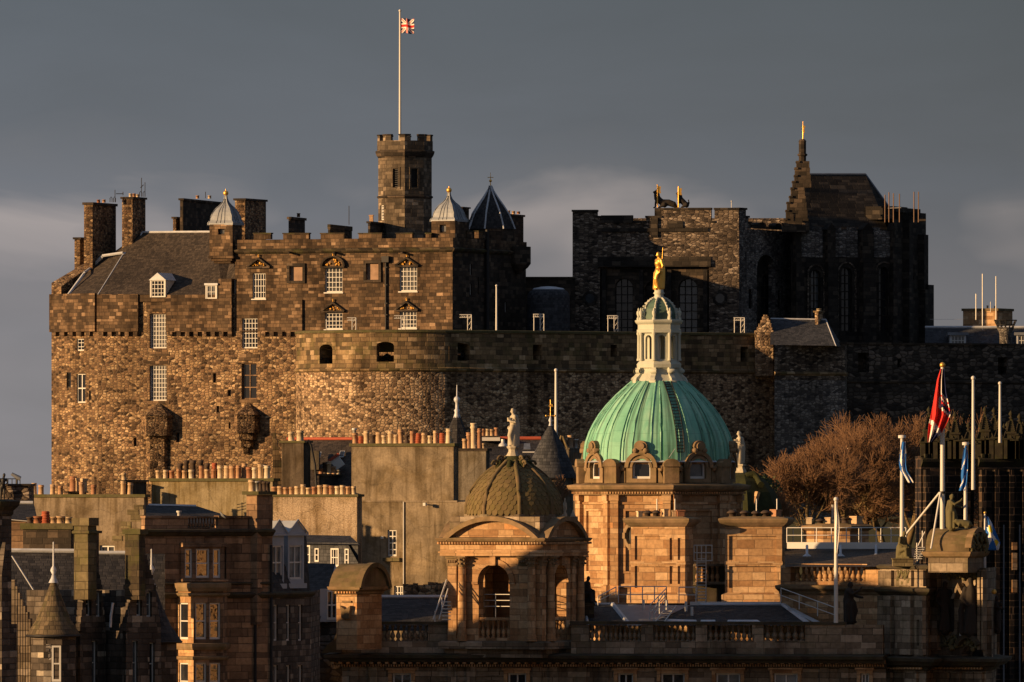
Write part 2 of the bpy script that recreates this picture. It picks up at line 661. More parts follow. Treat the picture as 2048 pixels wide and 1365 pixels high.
def plain(name, c, rough=0.7, var=0.25, scale=1.2, metal=0.0, streak=0.0, bstr=0.15, stint=(0.3, 0.27, 0.24), green=0.0, gcol=(0.07, 0.075, 0.022)):
    m, t, b = mat_new(name)
    uv = uvn(t)
    n = noise_t(t, uv, scale, 5.0, 0.6)
    r = ramp(t, [(0.28, 1.0 - var), (0.72, 1.0 + var)])
    t.links.new(n.outputs[0], r.inputs[0])
    col = mix(t, 1.0, tuple(c), r.outputs[0], 'MULTIPLY')
    if streak:
        col = stain(t, uv, col, streak, tint=stint)
    if green:
        gn = noise_t(t, uv, 0.8, 5.0, 0.65)
        gr = ramp(t, [(0.42, 0.0), (0.62, green)])
        t.links.new(gn.outputs[0], gr.inputs[0])
        col = mix(t, gr.outputs[0], col, tuple(gcol))
    t.links.new(col, b.inputs['Base Color'])
    b.inputs['Roughness'].default_value = rough
    b.inputs['Metallic'].default_value = metal
    b.inputs['Specular IOR Level'].default_value = 0.3
    if bstr:
        f = noise_t(t, uv, scale * 5, 4.0)
        bump(t, b, f.outputs[0], bstr, 0.04)
    return m


def render_coat(name, c, blot=0.3, dark=(0.45, 0.42, 0.36), pale=(1.35, 1.3, 1.2), rough=0.95, speck=0.0):
    """old limewash and cement render: blotches, runs from the coping, paler repairs, cracks"""
    m, t, b = mat_new(name)
    uv = uvn(t)
    n = noise_t(t, uv, 0.55, 8.0, 0.68, 0.6)
    r = ramp(t, [(0.3, 1.0 - blot), (0.5, 1.0), (0.72, 1.0 + blot)])
    t.links.new(n.outputs[0], r.inputs[0])
    col = mix(t, 1.0, tuple(c), r.outputs[0], 'MULTIPLY')
    rep = noise_t(t, vmul(t, uv, (0.22, 0.3, 1)), 1.0, 2.0, 0.4)
    rr = ramp(t, [(0.6, 0.0), (0.63, 0.55)])
    t.links.new(rep.outputs[0], rr.inputs[0])
    col = mix(t, rr.outputs[0], col, mix(t, 1.0, col, tuple(pale), 'MULTIPLY'))
    col = stain(t, uv, col, 0.85, 1.1, 0.13, 0.47, 0.64, tuple(dark))
    col = stain(t, uv, col, 0.7, 3.5, 0.22, 0.52, 0.66, tuple(dark))
    col = stain(t, uv, col, 0.8, 0.5, 0.5, 0.5, 0.62, (0.66, 0.62, 0.52))
    ck = t.nodes.new('ShaderNodeTexVoronoi')
    ck.voronoi_dimensions = '2D'
    ck.feature = 'DISTANCE_TO_EDGE'
    ck.inputs['Scale'].default_value = 0.32
    wv = t.nodes.new('ShaderNodeVectorMath')
    wv.operation = 'MULTIPLY_ADD'
    t.links.new(n.outputs['Color'], wv.inputs[0])
    wv.inputs[1].default_value = (1.6, 1.6, 0)
    t.links.new(uv, wv.inputs[2])
    t.links.new(wv.outputs[0], ck.inputs['Vector'])
    cr = ramp(t, [(0.0, 0.5), (0.012, 0.0)])
    t.links.new(ck.outputs['Distance'], cr.inputs[0])
    col = mix(t, cr.outputs[0], col, (0.05, 0.045, 0.035))
    f = noise_t(t, uv, 7.0 if not speck else 11.0, 4.0, 0.7)
    fr = ramp(t, [(0.3, 0.8 - speck), (0.7, 1.15 + speck)])
    t.links.new(f.outputs[0], fr.inputs[0])
    col = mix(t, 1.0, col, fr.outputs[0], 'MULTIPLY')
    t.links.new(col, b.inputs['Base Color'])
    b.inputs['Roughness'].default_value = rough
    b.inputs['Specular IOR Level'].default_value = 0.2
    hh = mth(t, 'ADD', f.outputs[0], mth(t, 'MULTIPLY', n.outputs[0], 2.0))
    bump(t, b, hh, 0.45, 0.06)
    return m


def perobj(name, pal, rough=0.8):
    """tone picked per object"""
    m, t, b = mat_new(name)
    oi = t.nodes.new('ShaderNodeObjectInfo')
    cr = ramp(t, pal)
    t.links.new(oi.outputs['Random'], cr.inputs[0])
    tc = t.nodes.new('ShaderNodeTexCoord')
    n = noise_t(t, tc.outputs['Object'], 5.0, 3.0)
    r = ramp(t, [(0.3, 0.75), (0.7, 1.15)])
    t.links.new(n.outputs[0], r.inputs[0])
    col = mix(t, 1.0, cr.outputs[0], r.outputs[0], 'MULTIPLY')
    t.links.new(col, b.inputs['Base Color'])
    b.inputs['Roughness'].default_value = rough
    return m


def glassy(name, c=(0.012, 0.014, 0.018), rough=0.08, spec=0.5, var=0.5):
    m, t, b = mat_new(name)
    uv = uvn(t)
    n = noise_t(t, uv, 0.9, 2.0)
    r = ramp(t, [(0.35, 1.0 - var), (0.65, 1.0 + var)])
    t.links.new(n.outputs[0], r.inputs[0])
    t.links.new(mix(t, 1.0, c, r.outputs[0], 'MULTIPLY'), b.inputs['Base Color'])
    b.inputs['Roughness'].default_value = rough
    b.inputs['Specular IOR Level'].default_value = spec
    bump(t, b, n.outputs[0], 0.06, 0.05)
    return m


M = {}
M['pal_rubble'] = rubble('palace_rubble', [(0.0, (0.040, 0.027, 0.020)), (0.14, (0.084, 0.054, 0.034)), (0.35, (0.209, 0.129, 0.078)), (0.7, (0.328, 0.218, 0.122)), (0.92, (0.447, 0.314, 0.183)), (1.0, (0.556, 0.416, 0.261))], (0.15, 0.11, 0.075), 0.42, 0.25, 0.7, 0.75, (0.5, 1.35))
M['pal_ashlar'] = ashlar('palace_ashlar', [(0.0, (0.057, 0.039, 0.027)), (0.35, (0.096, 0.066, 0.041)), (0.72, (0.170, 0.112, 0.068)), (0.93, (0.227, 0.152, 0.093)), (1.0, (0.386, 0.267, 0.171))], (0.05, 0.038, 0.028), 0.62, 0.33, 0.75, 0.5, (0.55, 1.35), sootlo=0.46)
M['tower'] = ashlar('tower_ashlar', [(0.0, (0.07, 0.057, 0.043)), (0.4, (0.13, 0.104, 0.075)), (0.85, (0.21, 0.165, 0.118)), (1.0, (0.38, 0.31, 0.23))], (0.055, 0.045, 0.033), 0.7, 0.38, 0.5, 0.4, (0.6, 1.25))
M['bat_rubble'] = rubble('battery_rubble', [(0.0, (0.059, 0.041, 0.029)), (0.15, (0.118, 0.076, 0.052)), (0.45, (0.353, 0.240, 0.150)), (0.85, (0.517, 0.374, 0.239)), (1.0, (0.681, 0.526, 0.353))], (0.17, 0.13, 0.09), 0.42, 0.26, 0.85)
M['bat_ashlar'] = ashlar('battery_parapet_stone', [(0.0, (0.081, 0.061, 0.038)), (0.5, (0.203, 0.142, 0.080)), (0.85, (0.324, 0.230, 0.128)), (1.0, (0.486, 0.365, 0.231))], (0.06, 0.045, 0.03), 0.8, 0.42, 0.7, 0.55, green=0.5)
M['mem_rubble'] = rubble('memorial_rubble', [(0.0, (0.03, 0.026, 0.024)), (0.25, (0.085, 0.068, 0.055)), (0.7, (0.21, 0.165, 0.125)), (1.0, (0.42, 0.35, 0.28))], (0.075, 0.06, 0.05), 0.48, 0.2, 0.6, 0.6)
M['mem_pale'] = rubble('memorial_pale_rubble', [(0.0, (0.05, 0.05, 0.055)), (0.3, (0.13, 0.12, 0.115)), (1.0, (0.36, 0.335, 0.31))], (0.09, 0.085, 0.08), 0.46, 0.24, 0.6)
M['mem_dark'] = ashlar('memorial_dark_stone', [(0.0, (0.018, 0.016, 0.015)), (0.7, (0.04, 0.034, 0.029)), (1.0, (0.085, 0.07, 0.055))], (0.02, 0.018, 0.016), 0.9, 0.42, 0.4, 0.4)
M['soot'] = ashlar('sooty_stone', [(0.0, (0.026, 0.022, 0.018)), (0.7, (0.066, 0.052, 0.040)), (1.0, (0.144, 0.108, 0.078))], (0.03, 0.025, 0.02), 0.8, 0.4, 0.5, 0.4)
M['soot_moss'] = ashlar('sooty_mossy_stone', [(0.0, (0.03, 0.025, 0.018)), (0.7, (0.07, 0.055, 0.036)), (1.0, (0.13, 0.1, 0.065))], (0.03, 0.025, 0.02), 0.8, 0.4, 0.4, 0.4, green=0.6)
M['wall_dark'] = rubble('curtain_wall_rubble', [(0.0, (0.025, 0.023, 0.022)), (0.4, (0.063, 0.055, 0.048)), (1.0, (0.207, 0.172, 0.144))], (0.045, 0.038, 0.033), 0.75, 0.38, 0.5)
M['lead'] = plain('lead_sheet', (0.5, 0.53, 0.58), 0.5, 0.2, 1.5, 0.1)
M['lead_dark'] = plain('dull_lead', (0.2, 0.22, 0.255), 0.5, 0.25, 1.2, 0.2)
M['gold'] = plain('gilding', (0.95, 0.55, 0.12), 0.38, 0.25, 3.0, 0.75, bstr=0.3)
M['gold_relief'] = plain('gilded_relief', (0.75, 0.42, 0.09), 0.45, 0.7, 4.0, 0.4, bstr=0.8)
M['white'] = plain('white_paint', (0.62, 0.62, 0.6), 0.5, 0.06, 1.0, bstr=0)
M['white_blue'] = plain('pale_blue_paint', (0.36, 0.40, 0.46), 0.5, 0.12, 1.0, bstr=0)
M['black_iron'] = plain('black_iron', (0.02, 0.02, 0.022), 0.5, 0.2, 1.0, bstr=0)
M['steel'] = plain('galvanised_steel', (0.62, 0.62, 0.6), 0.45, 0.12, 1.0, 0.3, bstr=0)
def panes(name):
    m, t, b = mat_new(name)
    oi = t.nodes.new('ShaderNodeObjectInfo')
    cr = ramp(t, [(0.0, (0.008, 0.009, 0.012)), (0.45, (0.02, 0.022, 0.028)), (0.7, (0.08, 0.085, 0.09)), (1.0, (0.16, 0.165, 0.17))])
    uv = uvn(t)
    n = noise_t(t, uv, 1.3, 2.0)
    t.links.new(mth(t, 'MULTIPLY_ADD', n.outputs[0], 0.5, mth(t, 'SUBTRACT', oi.outputs['Random'], 0.25)), cr.inputs[0])
    t.links.new(cr.outputs[0], b.inputs['Base Color'])
    b.inputs['Roughness'].default_value = 0.07
    bump(t, b, n.outputs[0], 0.12, 0.05)
    return m


M['glass'] = panes('window_glass')
M['glass_pale'] = glassy('window_glass_with_blinds', (0.16, 0.17, 0.18), 0.12, 0.5, 0.4)
M['glass_amber'] = glassy('window_glass_amber_reflection', (0.24, 0.10, 0.035), 0.06, 0.6, 0.6)  # orange reflection put into the base colour; mirror_glass below replaces it
M['slate_pal'] = slate('brown_slate', (0.034, 0.028, 0.024), (0.082, 0.066, 0.053), 0.35, 0.28)
M['slate_dark'] = slate('dark_slate', (0.022, 0.022, 0.025), (0.06, 0.058, 0.06), 0.34, 0.26)
M['slate_blue'] = slate('blue_slate', (0.03, 0.034, 0.042), (0.075, 0.08, 0.092), 0.34, 0.26)
M['slate_moss'] = slate('mossy_slate', (0.07, 0.055, 0.035), (0.17, 0.13, 0.08), 0.34, 0.3, 0.5)
M['copper'] = None
M['dial'] = plain('worn_stone_panel', (0.30, 0.2, 0.14), 0.8, 0.3, 1.0)
M['harl_tan'] = render_coat('tan_render', (0.24, 0.197, 0.145), 0.3)
M['harl_tan2'] = render_coat('yellow_render', (0.275, 0.23, 0.145), 0.25, (0.5, 0.45, 0.3))
M['harl_big'] = render_coat('ochre_render', (0.235, 0.192, 0.136), 0.45)
M['harl_grey'] = render_coat('grey_render', (0.17, 0.15, 0.12), 0.35)
M['harl_dark'] = render_coat('dark_render', (0.09, 0.072, 0.054), 0.4)
M['pebble'] = render_coat('pebbledash', (0.34, 0.27, 0.195), 0.3, (0.6, 0.55, 0.48), (1.1, 1.08, 1.05), 0.95, 0.35)
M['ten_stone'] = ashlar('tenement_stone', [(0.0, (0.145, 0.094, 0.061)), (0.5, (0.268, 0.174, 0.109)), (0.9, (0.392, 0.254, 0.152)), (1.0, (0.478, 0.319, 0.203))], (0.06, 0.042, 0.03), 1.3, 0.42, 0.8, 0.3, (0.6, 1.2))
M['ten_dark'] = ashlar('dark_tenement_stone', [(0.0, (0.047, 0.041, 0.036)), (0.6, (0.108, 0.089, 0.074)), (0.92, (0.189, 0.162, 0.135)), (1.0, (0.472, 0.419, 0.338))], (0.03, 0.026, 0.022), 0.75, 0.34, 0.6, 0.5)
M['ten_moss'] = ashlar('mossy_chimney_stone', [(0.0, (0.11, 0.09, 0.05)), (0.6, (0.17, 0.14, 0.08)), (1.0, (0.23, 0.19, 0.11))], (0.06, 0.05, 0.03), 0.8, 0.45, 0.5, 0.4, green=0.6)
M['bank'] = ashlar('bank_sandstone', [(0.0, (0.3, 0.165, 0.08)), (0.35, (0.42, 0.255, 0.13)), (0.7, (0.52, 0.34, 0.185)), (0.92, (0.6, 0.42, 0.25)), (1.0, (0.6, 0.3, 0.12))], (0.17, 0.11, 0.065), 1.0, 0.42, 0.35, 0.22, (0.75, 1.15), sootlo=0.54)
M['bank_grey'] = ashlar('weathered_bank_stone', [(0.0, (0.149, 0.115, 0.081)), (0.5, (0.257, 0.203, 0.142)), (0.9, (0.365, 0.297, 0.216)), (1.0, (0.486, 0.405, 0.311))], (0.06, 0.048, 0.035), 1.2, 0.45, 0.85, 0.28, (0.6, 1.2), green=0.25)
M['bank_trim'] = plain('bank_cornice_stone', (0.26, 0.18, 0.105), 0.9, 0.35, 1.2, streak=0.85, bstr=0.25, green=0.35)
M['bank_soot'] = plain('blackened_cornice_stone', (0.07, 0.056, 0.042), 0.92, 0.45, 1.5, streak=0.6, bstr=0.3, green=0.35)
M['bank_roof'] = plain('stone_slab_roof', (0.16, 0.115, 0.065), 0.92, 0.35, 1.0, streak=0.7, bstr=0.35, green=0.5)
M['fish'] = slate('fishscale_stone', (0.16, 0.12, 0.065), (0.26, 0.2, 0.11), 0.3, 0.3, 0.55, 0.8, 0.9)
M['mossy'] = plain('thick_moss', (0.034, 0.038, 0.013), 0.95, 0.4, 2.0, bstr=0.6)
M['lantern'] = plain('cream_stone_paint', (0.5, 0.52, 0.44), 0.7, 0.12, 1.0, streak=0.25, bstr=0.1)
M['lantern_g'] = plain('verdigris_dark', (0.07, 0.125, 0.10), 0.6, 0.3, 1.4, streak=0.4, bstr=0.1)
M['statue'] = plain('pale_statue_stone', (0.46, 0.42, 0.33), 0.85, 0.3, 3.0, streak=0.6, bstr=0.2)
M['statue_moss'] = plain('mossy_statue_stone', (0.13, 0.115, 0.06), 0.9, 0.35, 2.0, streak=0.7, bstr=0.3, green=0.4)
M['statue_dark'] = plain('blackened_statue_stone', (0.03, 0.025, 0.022), 0.9, 0.35, 2.0, bstr=0.3)
M['church'] = ashlar('black_church_stone', [(0.0, (0.012, 0.010, 0.009)), (0.8, (0.026, 0.02, 0.017)), (0.95, (0.06, 0.042, 0.03)), (1.0, (0.17, 0.10, 0.06))], (0.18, 0.12, 0.08), 1.05, 0.46, 0.5, 0.25, mw=0.05, mfade=0.0)
M['church_moss'] = plain('blackened_pinnacle_stone', (0.03, 0.026, 0.018), 0.95, 0.4, 2.0, bstr=0.3, green=0.5)
M['pot'] = perobj('chimney_pot_clay', [(0.0, (0.34, 0.15, 0.08)), (0.2, (0.46, 0.28, 0.16)), (0.45, (0.54, 0.39, 0.24)), (0.75, (0.61, 0.49, 0.33)), (1.0, (0.66, 0.58, 0.44))])
M['pot_red'] = plain('red_chimney_clay', (0.34, 0.09, 0.045), 0.8, 0.2, 2.0, bstr=0)
M['pot_dark'] = plain('sooty_clay', (0.07, 0.05, 0.038), 0.85, 0.3, 2.0, bstr=0)
M['moss_cap'] = plain('mossy_coping', (0.095, 0.085, 0.045), 0.95, 0.4, 2.5, bstr=0.5, green=0.6)
M['twig'] = plain('bare_twigs', (0.2, 0.115, 0.065), 0.9, 0.3, 0.6, bstr=0)
M['bark'] = plain('bark', (0.16, 0.11, 0.055), 0.95, 0.35, 2.0, bstr=0.3, green=0.3)
M['ground'] = plain('rough_grass_ground', (0.06, 0.062, 0.03), 0.95, 0.4, 0.05, bstr=0.3)
M['rock'] = rubble('castle_crag_rock', [(0.0, (0.03, 0.028, 0.025)), (0.6, (0.08, 0.07, 0.055)), (1.0, (0.15, 0.13, 0.1))], (0.05, 0.05, 0.03), 2.0, 1.4, 0.5, 0.8, green=0.7)
M['flag_red'] = plain('red_flag_cloth', (0.62, 0.03, 0.025), 0.8, 0.08, 2.0, bstr=0)
M['flag_white'] = plain('white_flag_cloth', (0.8, 0.78, 0.74), 0.8, 0.05, 2.0, bstr=0)
M['flag_navy'] = plain('navy_flag_cloth', (0.012, 0.02, 0.085), 0.8, 0.1, 2.0, bstr=0)
M['flag_blue'] = plain('blue_flag_cloth', (0.02, 0.14, 0.5), 0.8, 0.1, 2.0, bstr=0)
M['flag_yellow'] = plain('yellow_flag_cloth', (0.75, 0.55, 0.03), 0.8, 0.1, 2.0, bstr=0)
M['red_sky'] = plain('red_painted_wood', (0.4, 0.09, 0.05), 0.7, 0.15, 2.0, bstr=0)
M['cannon'] = plain('cannon_iron', (0.015, 0.015, 0.016), 0.45, 0.2, 2.0, bstr=0)


def copper():
    m, t, b = mat_new('green_copper')
    uv = uvn(t)
    n = noise_t(t, vmul(t, uv, (0.9, 0.35, 1)), 1.0, 5.0, 0.6)
    cr = ramp(t, [(0.25, (0.10, 0.31, 0.23)), (0.5, (0.2, 0.5, 0.37)), (0.75, (0.42, 0.68, 0.52))])
    t.links.new(n.outputs[0], cr.inputs[0])
    s = noise_t(t, vmul(t, uv, (2.6, 0.06, 1)), 1.0, 4.0, 0.6)
    sr = ramp(t, [(0.5, 0.0), (0.64, 0.85)])
    t.links.new(s.outputs[0], sr.inputs[0])
    col = mix(t, sr.outputs[0], cr.outputs[0], (0.03, 0.06, 0.045))
    sx = t.nodes.new('ShaderNodeSeparateXYZ')
    t.links.new(uv, sx.inputs[0])
    fv = mth(t, 'FRACT', mth(t, 'DIVIDE', sx.outputs[1], 0.95))
    j = ramp(t, [(0.0, 0.65), (0.03, 0.0), (1.0, 0.0)])
    t.links.new(fv, j.inputs[0])
    col = mix(t, j.outputs[0], col, (0.04, 0.11, 0.08))
    t.links.new(col, b.inputs['Base Color'])
    b.inputs['Roughness'].default_value = 0.6
    b.inputs['Specular IOR Level'].default_value = 0.3
    return m


M['copper'] = copper()
M['rust'] = plain('rusty_tube', (0.2, 0.13, 0.09), 0.7, 0.2, 2.0, bstr=0)
M['lead_mid'] = plain('weathered_lead', (0.27, 0.3, 0.34), 0.5, 0.25, 1.5, 0.1)


def mirror_glass():
    m, t, b = mat_new('window_glass_with_reflections')
    uv = uvn(t)
    b.inputs['Base Color'].default_value = (0.02, 0.014, 0.01, 1)
    b.inputs['Roughness'].default_value = 0.03
    b.inputs['IOR'].default_value = 2.4
    n = noise_t(t, uv, 1.1, 2.0)
    bump(t, b, n.outputs[0], 0.25, 0.05)
    return m


M['glass_amber'] = mirror_glass()
M['fish_tile'] = plain('olive_scale_stone', (0.17, 0.125, 0.06), 0.9, 0.3, 1.6, streak=0.5, bstr=0.1, green=0.5, gcol=(0.11, 0.1, 0.03))
# ---------------------------------------------------------------- building kit
def window(parent, sg, ua, ub, za, zb, nx=1, ny=2, fm=None, gm=None, rec=0.22, fw=0.09, bw=0.055, arch=0, sill=0.0, name='window', mid=False):
    fm = fm or M['white']
    gm = gm or M['glass']
    mb = MB()
    mb.T = sg.T
    y0, y1 = rec - 0.06, rec + 0.02
    w = (ub - ua) / 2
    if not arch:
        mb.box(ua, ua + fw, y0, y1, za, zb)
        mb.box(ub - fw, ub, y0, y1, za, zb)
        mb.box(ua + fw, ub - fw, y0, y1, zb - fw, zb)
        mb.box(ua + fw, ub - fw, y0, y1, za, za + fw * 1.4)
        zt = zb
    else:
        sp = zb - w * arch
        um = (ua + ub) / 2
        mb.box(ua, ua + fw, y0, y1, za, sp)
        mb.box(ub - fw, ub, y0, y1, za, sp)
        mb.box(ua + fw, ub - fw, y0, y1, za, za + fw * 1.4)
        n = 10
        h = zb - sp
        o = [(um - w * math.cos(math.pi * k / n), sp + h * math.sin(math.pi * k / n)) for k in range(n + 1)]
        i = [(um - (w - fw) * math.cos(math.pi * k / n), sp + (h - fw) * math.sin(math.pi * k / n)) for k in range(n + 1)]
        for k in range(n):
            mb.extr([i[k], i[k + 1], o[k + 1], o[k]], y0, y1)
        zt = zb - fw
    for k in range(1, nx):
        u = ua + (ub - ua) * k / nx
        mb.box(u - bw / 2, u + bw / 2, y0 + 0.012, y1, za + fw, zt - (fw if not arch else 0))
    for k in range(1, ny):
        z = za + (zb - za) * k / ny
        hb = bw / 2 if not (mid and k == ny // 2) else bw
        mb.box(ua + fw, ub - fw, y0 + 0.006, y1, z - hb, z + hb)
    if sill:
        mb.box(ua - 0.1, ub + 0.1, -0.12, y0, za - sill, za)
    o = mb.build(name, fm, parent)
    pb = MB()
    pb.T = sg.T
    yp = rec + 0.03
    if arch:
        um = (ua + ub) / 2
        sp = zb - w * arch
        pts = [(ua, za), (ub, za)] + [(um + w * math.cos(math.pi * k / 10), sp + (zb - sp) * math.sin(math.pi * k / 10)) for k in range(11)]
        pb.extr(pts, yp, yp + 0.04)
    else:
        pb.box(ua, ub, yp, yp + 0.04, za, zb)
    pb.build('pane', gm, o)
    return o


EACH = ('lintel', 'buttress', 'flashing', 'pale_panel', 'drainpipe', 'ledge')


class Bld:
    def __init__(s, name, label, cat, loc, group=None):
        s.root = thing(name, label, cat, loc, group)
        s.mbs = {}

    def mb(s, name, mat):
        k = (name, mat if isinstance(mat, str) else tuple(mat))
        if k not in s.mbs:
            s.mbs[k] = MB()
        return s.mbs[k]

    def facade(s, sg, z0, z1, wins, mat, name='wall', depth=0.3, u0=None, u1=None, uo=None):
        """wins: dicts with px (a,b), rows (top,bottom), nx, ny ..."""
        holes, todo = [], []
        for w in wins:
            a, b, r0, r1 = w['b']
            pm = (a + b) / 2
            ua, ub = sg.u(a), sg.u(b)
            zt, zb = sg.z(r0, pm), sg.z(r1, pm)
            d = w.get('depth', depth)
            holes.append((ua, ub, zb, zt, w.get('arch', 0), d))
            if not w.get('open'):
                todo.append((ua, ub, zb, zt, w, d))
        wall(s.mb(name, mat), sg, z0, z1, holes, depth, u0, u1, uo)
        for ua, ub, zb, zt, w, d in todo:
            kw = {k: w[k] for k in ('nx', 'ny', 'fw', 'bw', 'sill', 'mid', 'name') if k in w}
            window(s.root, sg, ua, ub, zb, zt, fm=M[w.get('fm', 'white')], gm=M[w.get('gm', 'glass')], rec=d - 0.08, arch=w.get('arch', 0), **kw)

    def done(s):
        for (name, mat), mb in s.mbs.items():
            (mb.build_each if name in EACH else mb.build)(name, [M[x] for x in mat] if isinstance(mat, tuple) else M[mat], s.root)
        s.mbs = {}
        return s.root


def rot_foot(px0, pxm, px1, Y, phi):
    """footprint of a rectangular block whose near corner shows at pxm; left face turned phi to the left"""
    a, b = (pxm - px0) * Y / F, (px1 - pxm) * Y / F
    t = math.tan(R(phi))
    C = Vector((X(pxm, Y), Y))
    A = C + Vector((-a, a * t))
    A = Vector((X(px0, A.y), A.y))
    B = C + Vector((b, b / t))
    B = Vector((X(px1, B.y), B.y))
    D = A + B - C
    return [tuple(A), tuple(C), tuple(B), tuple(D)]


def grow(pts, d):
    cx = sum(p[0] for p in pts) / len(pts)
    cy = sum(p[1] for p in pts) / len(pts)
    out = []
    n = len(pts)
    for i in range(n):
        a, p, b = Vector(pts[i - 1]), Vector(pts[i]), Vector(pts[(i + 1) % n])
        e1, e2 = (p - a).normalized(), (b - p).normalized()
        n1, n2 = Vector((e1.y, -e1.x)), Vector((e2.y, -e2.x))
        k = max(0.3, 1 + n1.dot(n2))
        out.append(tuple(p + (n1 + n2) * (d / k)))
    return out


POTS = {}


def pot_mesh(kind):
    if kind in POTS:
        return POTS[kind]
    mb = MB()
    mat = M['pot']
    if kind == 'plain':
        mb.lathe([(0.19, 0), (0.175, 0.1), (0.165, 0.78), (0.2, 0.8), (0.2, 0.86), (0.17, 0.88), (0.17, 0.94), (0.195, 0.95), (0.195, 1.0), (0.14, 1.0), (0.13, 0.8)], 12)
    elif kind == 'stout':
        mb.lathe([(0.27, 0), (0.27, 0.12), (0.2, 0.2), (0.19, 0.75), (0.26, 0.8), (0.26, 0.98), (0.2, 1.0), (0.17, 0.8)], 12)
        mat = M['pot_dark']
    elif kind == 'dark':
        mb.lathe([(0.18, 0), (0.165, 0.1), (0.155, 0.8), (0.19, 0.82), (0.19, 1.0), (0.13, 1.0), (0.12, 0.8)], 12)
        mat = M['pot_dark']
    elif kind == 'louvre':
        mb.lathe([(0.3, 0), (0.3, 0.06), (0.25, 0.1), (0.25, 0.22), (0.29, 0.24), (0.25, 0.3), (0.25, 0.42), (0.29, 0.44), (0.25, 0.5), (0.24, 0.62), (0.28, 0.64), (0.24, 0.7), (0.22, 0.85), (0.26, 0.87), (0.2, 1.0), (0.1, 1.0), (0.1, 0.9)], 12)
        mat = M['pot_red']
    elif kind == 'square':
        mb.box(-0.26, 0.26, -0.26, 0.26, 0, 0.82)
        mb.box(-0.32, 0.32, -0.32, 0.32, 0.82, 1.0)
    elif kind == 'cowl':
        mb.lathe([(0.25, 0), (0.25, 0.5), (0.4, 0.52), (0.42, 0.68), (0.3, 0.82), (0.16, 1.0), (0.02, 1.0)], 12)
        mat = M['pot_dark']
    elif kind == 'flue':
        mb.lathe([(0.11, 0), (0.11, 0.86), (0.16, 0.87), (0.16, 1.0), (0.02, 1.0)], 8)
        mat = M['steel']
    o = mb.build('chimney_pot', mat)
    me = o.data
    bpy.data.objects.remove(o)
    POTS[kind] = me
    return me


def pots(parent, lst, Y, row):
    """lst of (px, top row, kind[, width factor])"""
    for q in lst:
        px, rt, kind = q[:3]
        h = (row - rt) * Y / F
        w = q[3] if len(q) > 3 else 1.0
        inst('chimney_pot', pot_mesh(kind), parent, P(px, row, Y) - Vector((0, 0, 0.03)), (w, w, h * random.uniform(0.93, 1.08)), random.uniform(0, 6), 0.035)


def stack(parent, px0, pxm, px1, rt, rb, Y, phi=22.0, mat='soot', cap='soot_moss', lst=(), capr=5, capo=0.14, name='chimney', depth=None, neck=0):
    mb = MB()
    if depth is None:
        ft = rot_foot(px0, pxm, px1, Y, phi)
    else:
        ft = [(X(px0, Y), Y), (X(px1, Y), Y), (X(px1, Y) , Y + depth), (X(px0, Y), Y + depth)]
    zt = Z(rt, Y)
    zc = Z(rt + capr, Y)
    mb.prism(ft, Z(rb, Y), zc - 0.004)
    mb.m = 1
    if neck:
        zn = Z(rt + capr + neck, Y)
        mb.moulding(ft, [(0.0, zn - 0.12), (0.09, zn - 0.06), (0.09, zn + 0.06), (0.0, zn + 0.12)], True)
    mb.prism(grow(ft, capo), zc, zt, bottom=True)
    o = mb.build(name, [M[mat], M[cap]], parent)
    cy = sum(p[1] for p in ft) / 4
    if lst:
        pots(o, lst, cy, rt + (cy - Y) * 0.0)
    return o


def merlons(mb, sg, spans, rb, rt, thick=0.5, coping=0.12, over=0.07):
    T0 = mb.T
    mb.T = T0 @ sg.T
    for a, b in spans:
        pm = (a + b) / 2
        ua, ub = sg.u(a), sg.u(b)
        z0, z1 = sg.z(rb, pm), sg.z(rt, pm)
        mb.m = 0
        mb.box(ua, ub, 0.03, thick, z0 - 0.05, z1 - coping)
        mb.m = 1
        mb.box(ua - over, ub + over, 0.03 - over, thick + over, z1 - coping + 0.002, z1)
        mb.m = 0
    mb.T = T0


def sbox(mb, sg, a, b, r0, r1, y0, y1):
    """box on a wall: pixel columns a..b, rows r0 (top)..r1, depth y0 (minus is outward)..y1"""
    pm = (a + b) / 2
    T0 = mb.T
    mb.T = T0 @ sg.T
    mb.box(sg.u(a), sg.u(b), y0, y1, sg.z(r1, pm), sg.z(r0, pm))
    mb.T = T0


def oct_pts(c, r, ph, n=8): return [(c[0] + r * math.cos(R(ph) + 2 * math.pi * k / n), c[1] + r * math.sin(R(ph) + 2 * math.pi * k / n)) for k in range(n)]


def ogee(parent, name, c, z0, prof, n, ph, mat, ribs=True, rib_mat=None, rr=0.045):
    """faceted roof from (r,z) profile with raised rolls on its hips"""
    mb = MB()
    mb.lathe([(r, z0 + z) for r, z in prof], n, c, R(ph), smooth=False)
    o = mb.build(name, M[mat], parent)
    if ribs:
        rb = MB()
        for k in range(n):
            a = R(ph) + 2 * math.pi * k / n
            rb.tube([(c[0] + (r + 0.01) * math.cos(a), c[1] + (r + 0.01) * math.sin(a), z0 + z) for r, z in prof], rr, 5)
        rb.build('hip_roll', M[rib_mat or mat], o)
    return o
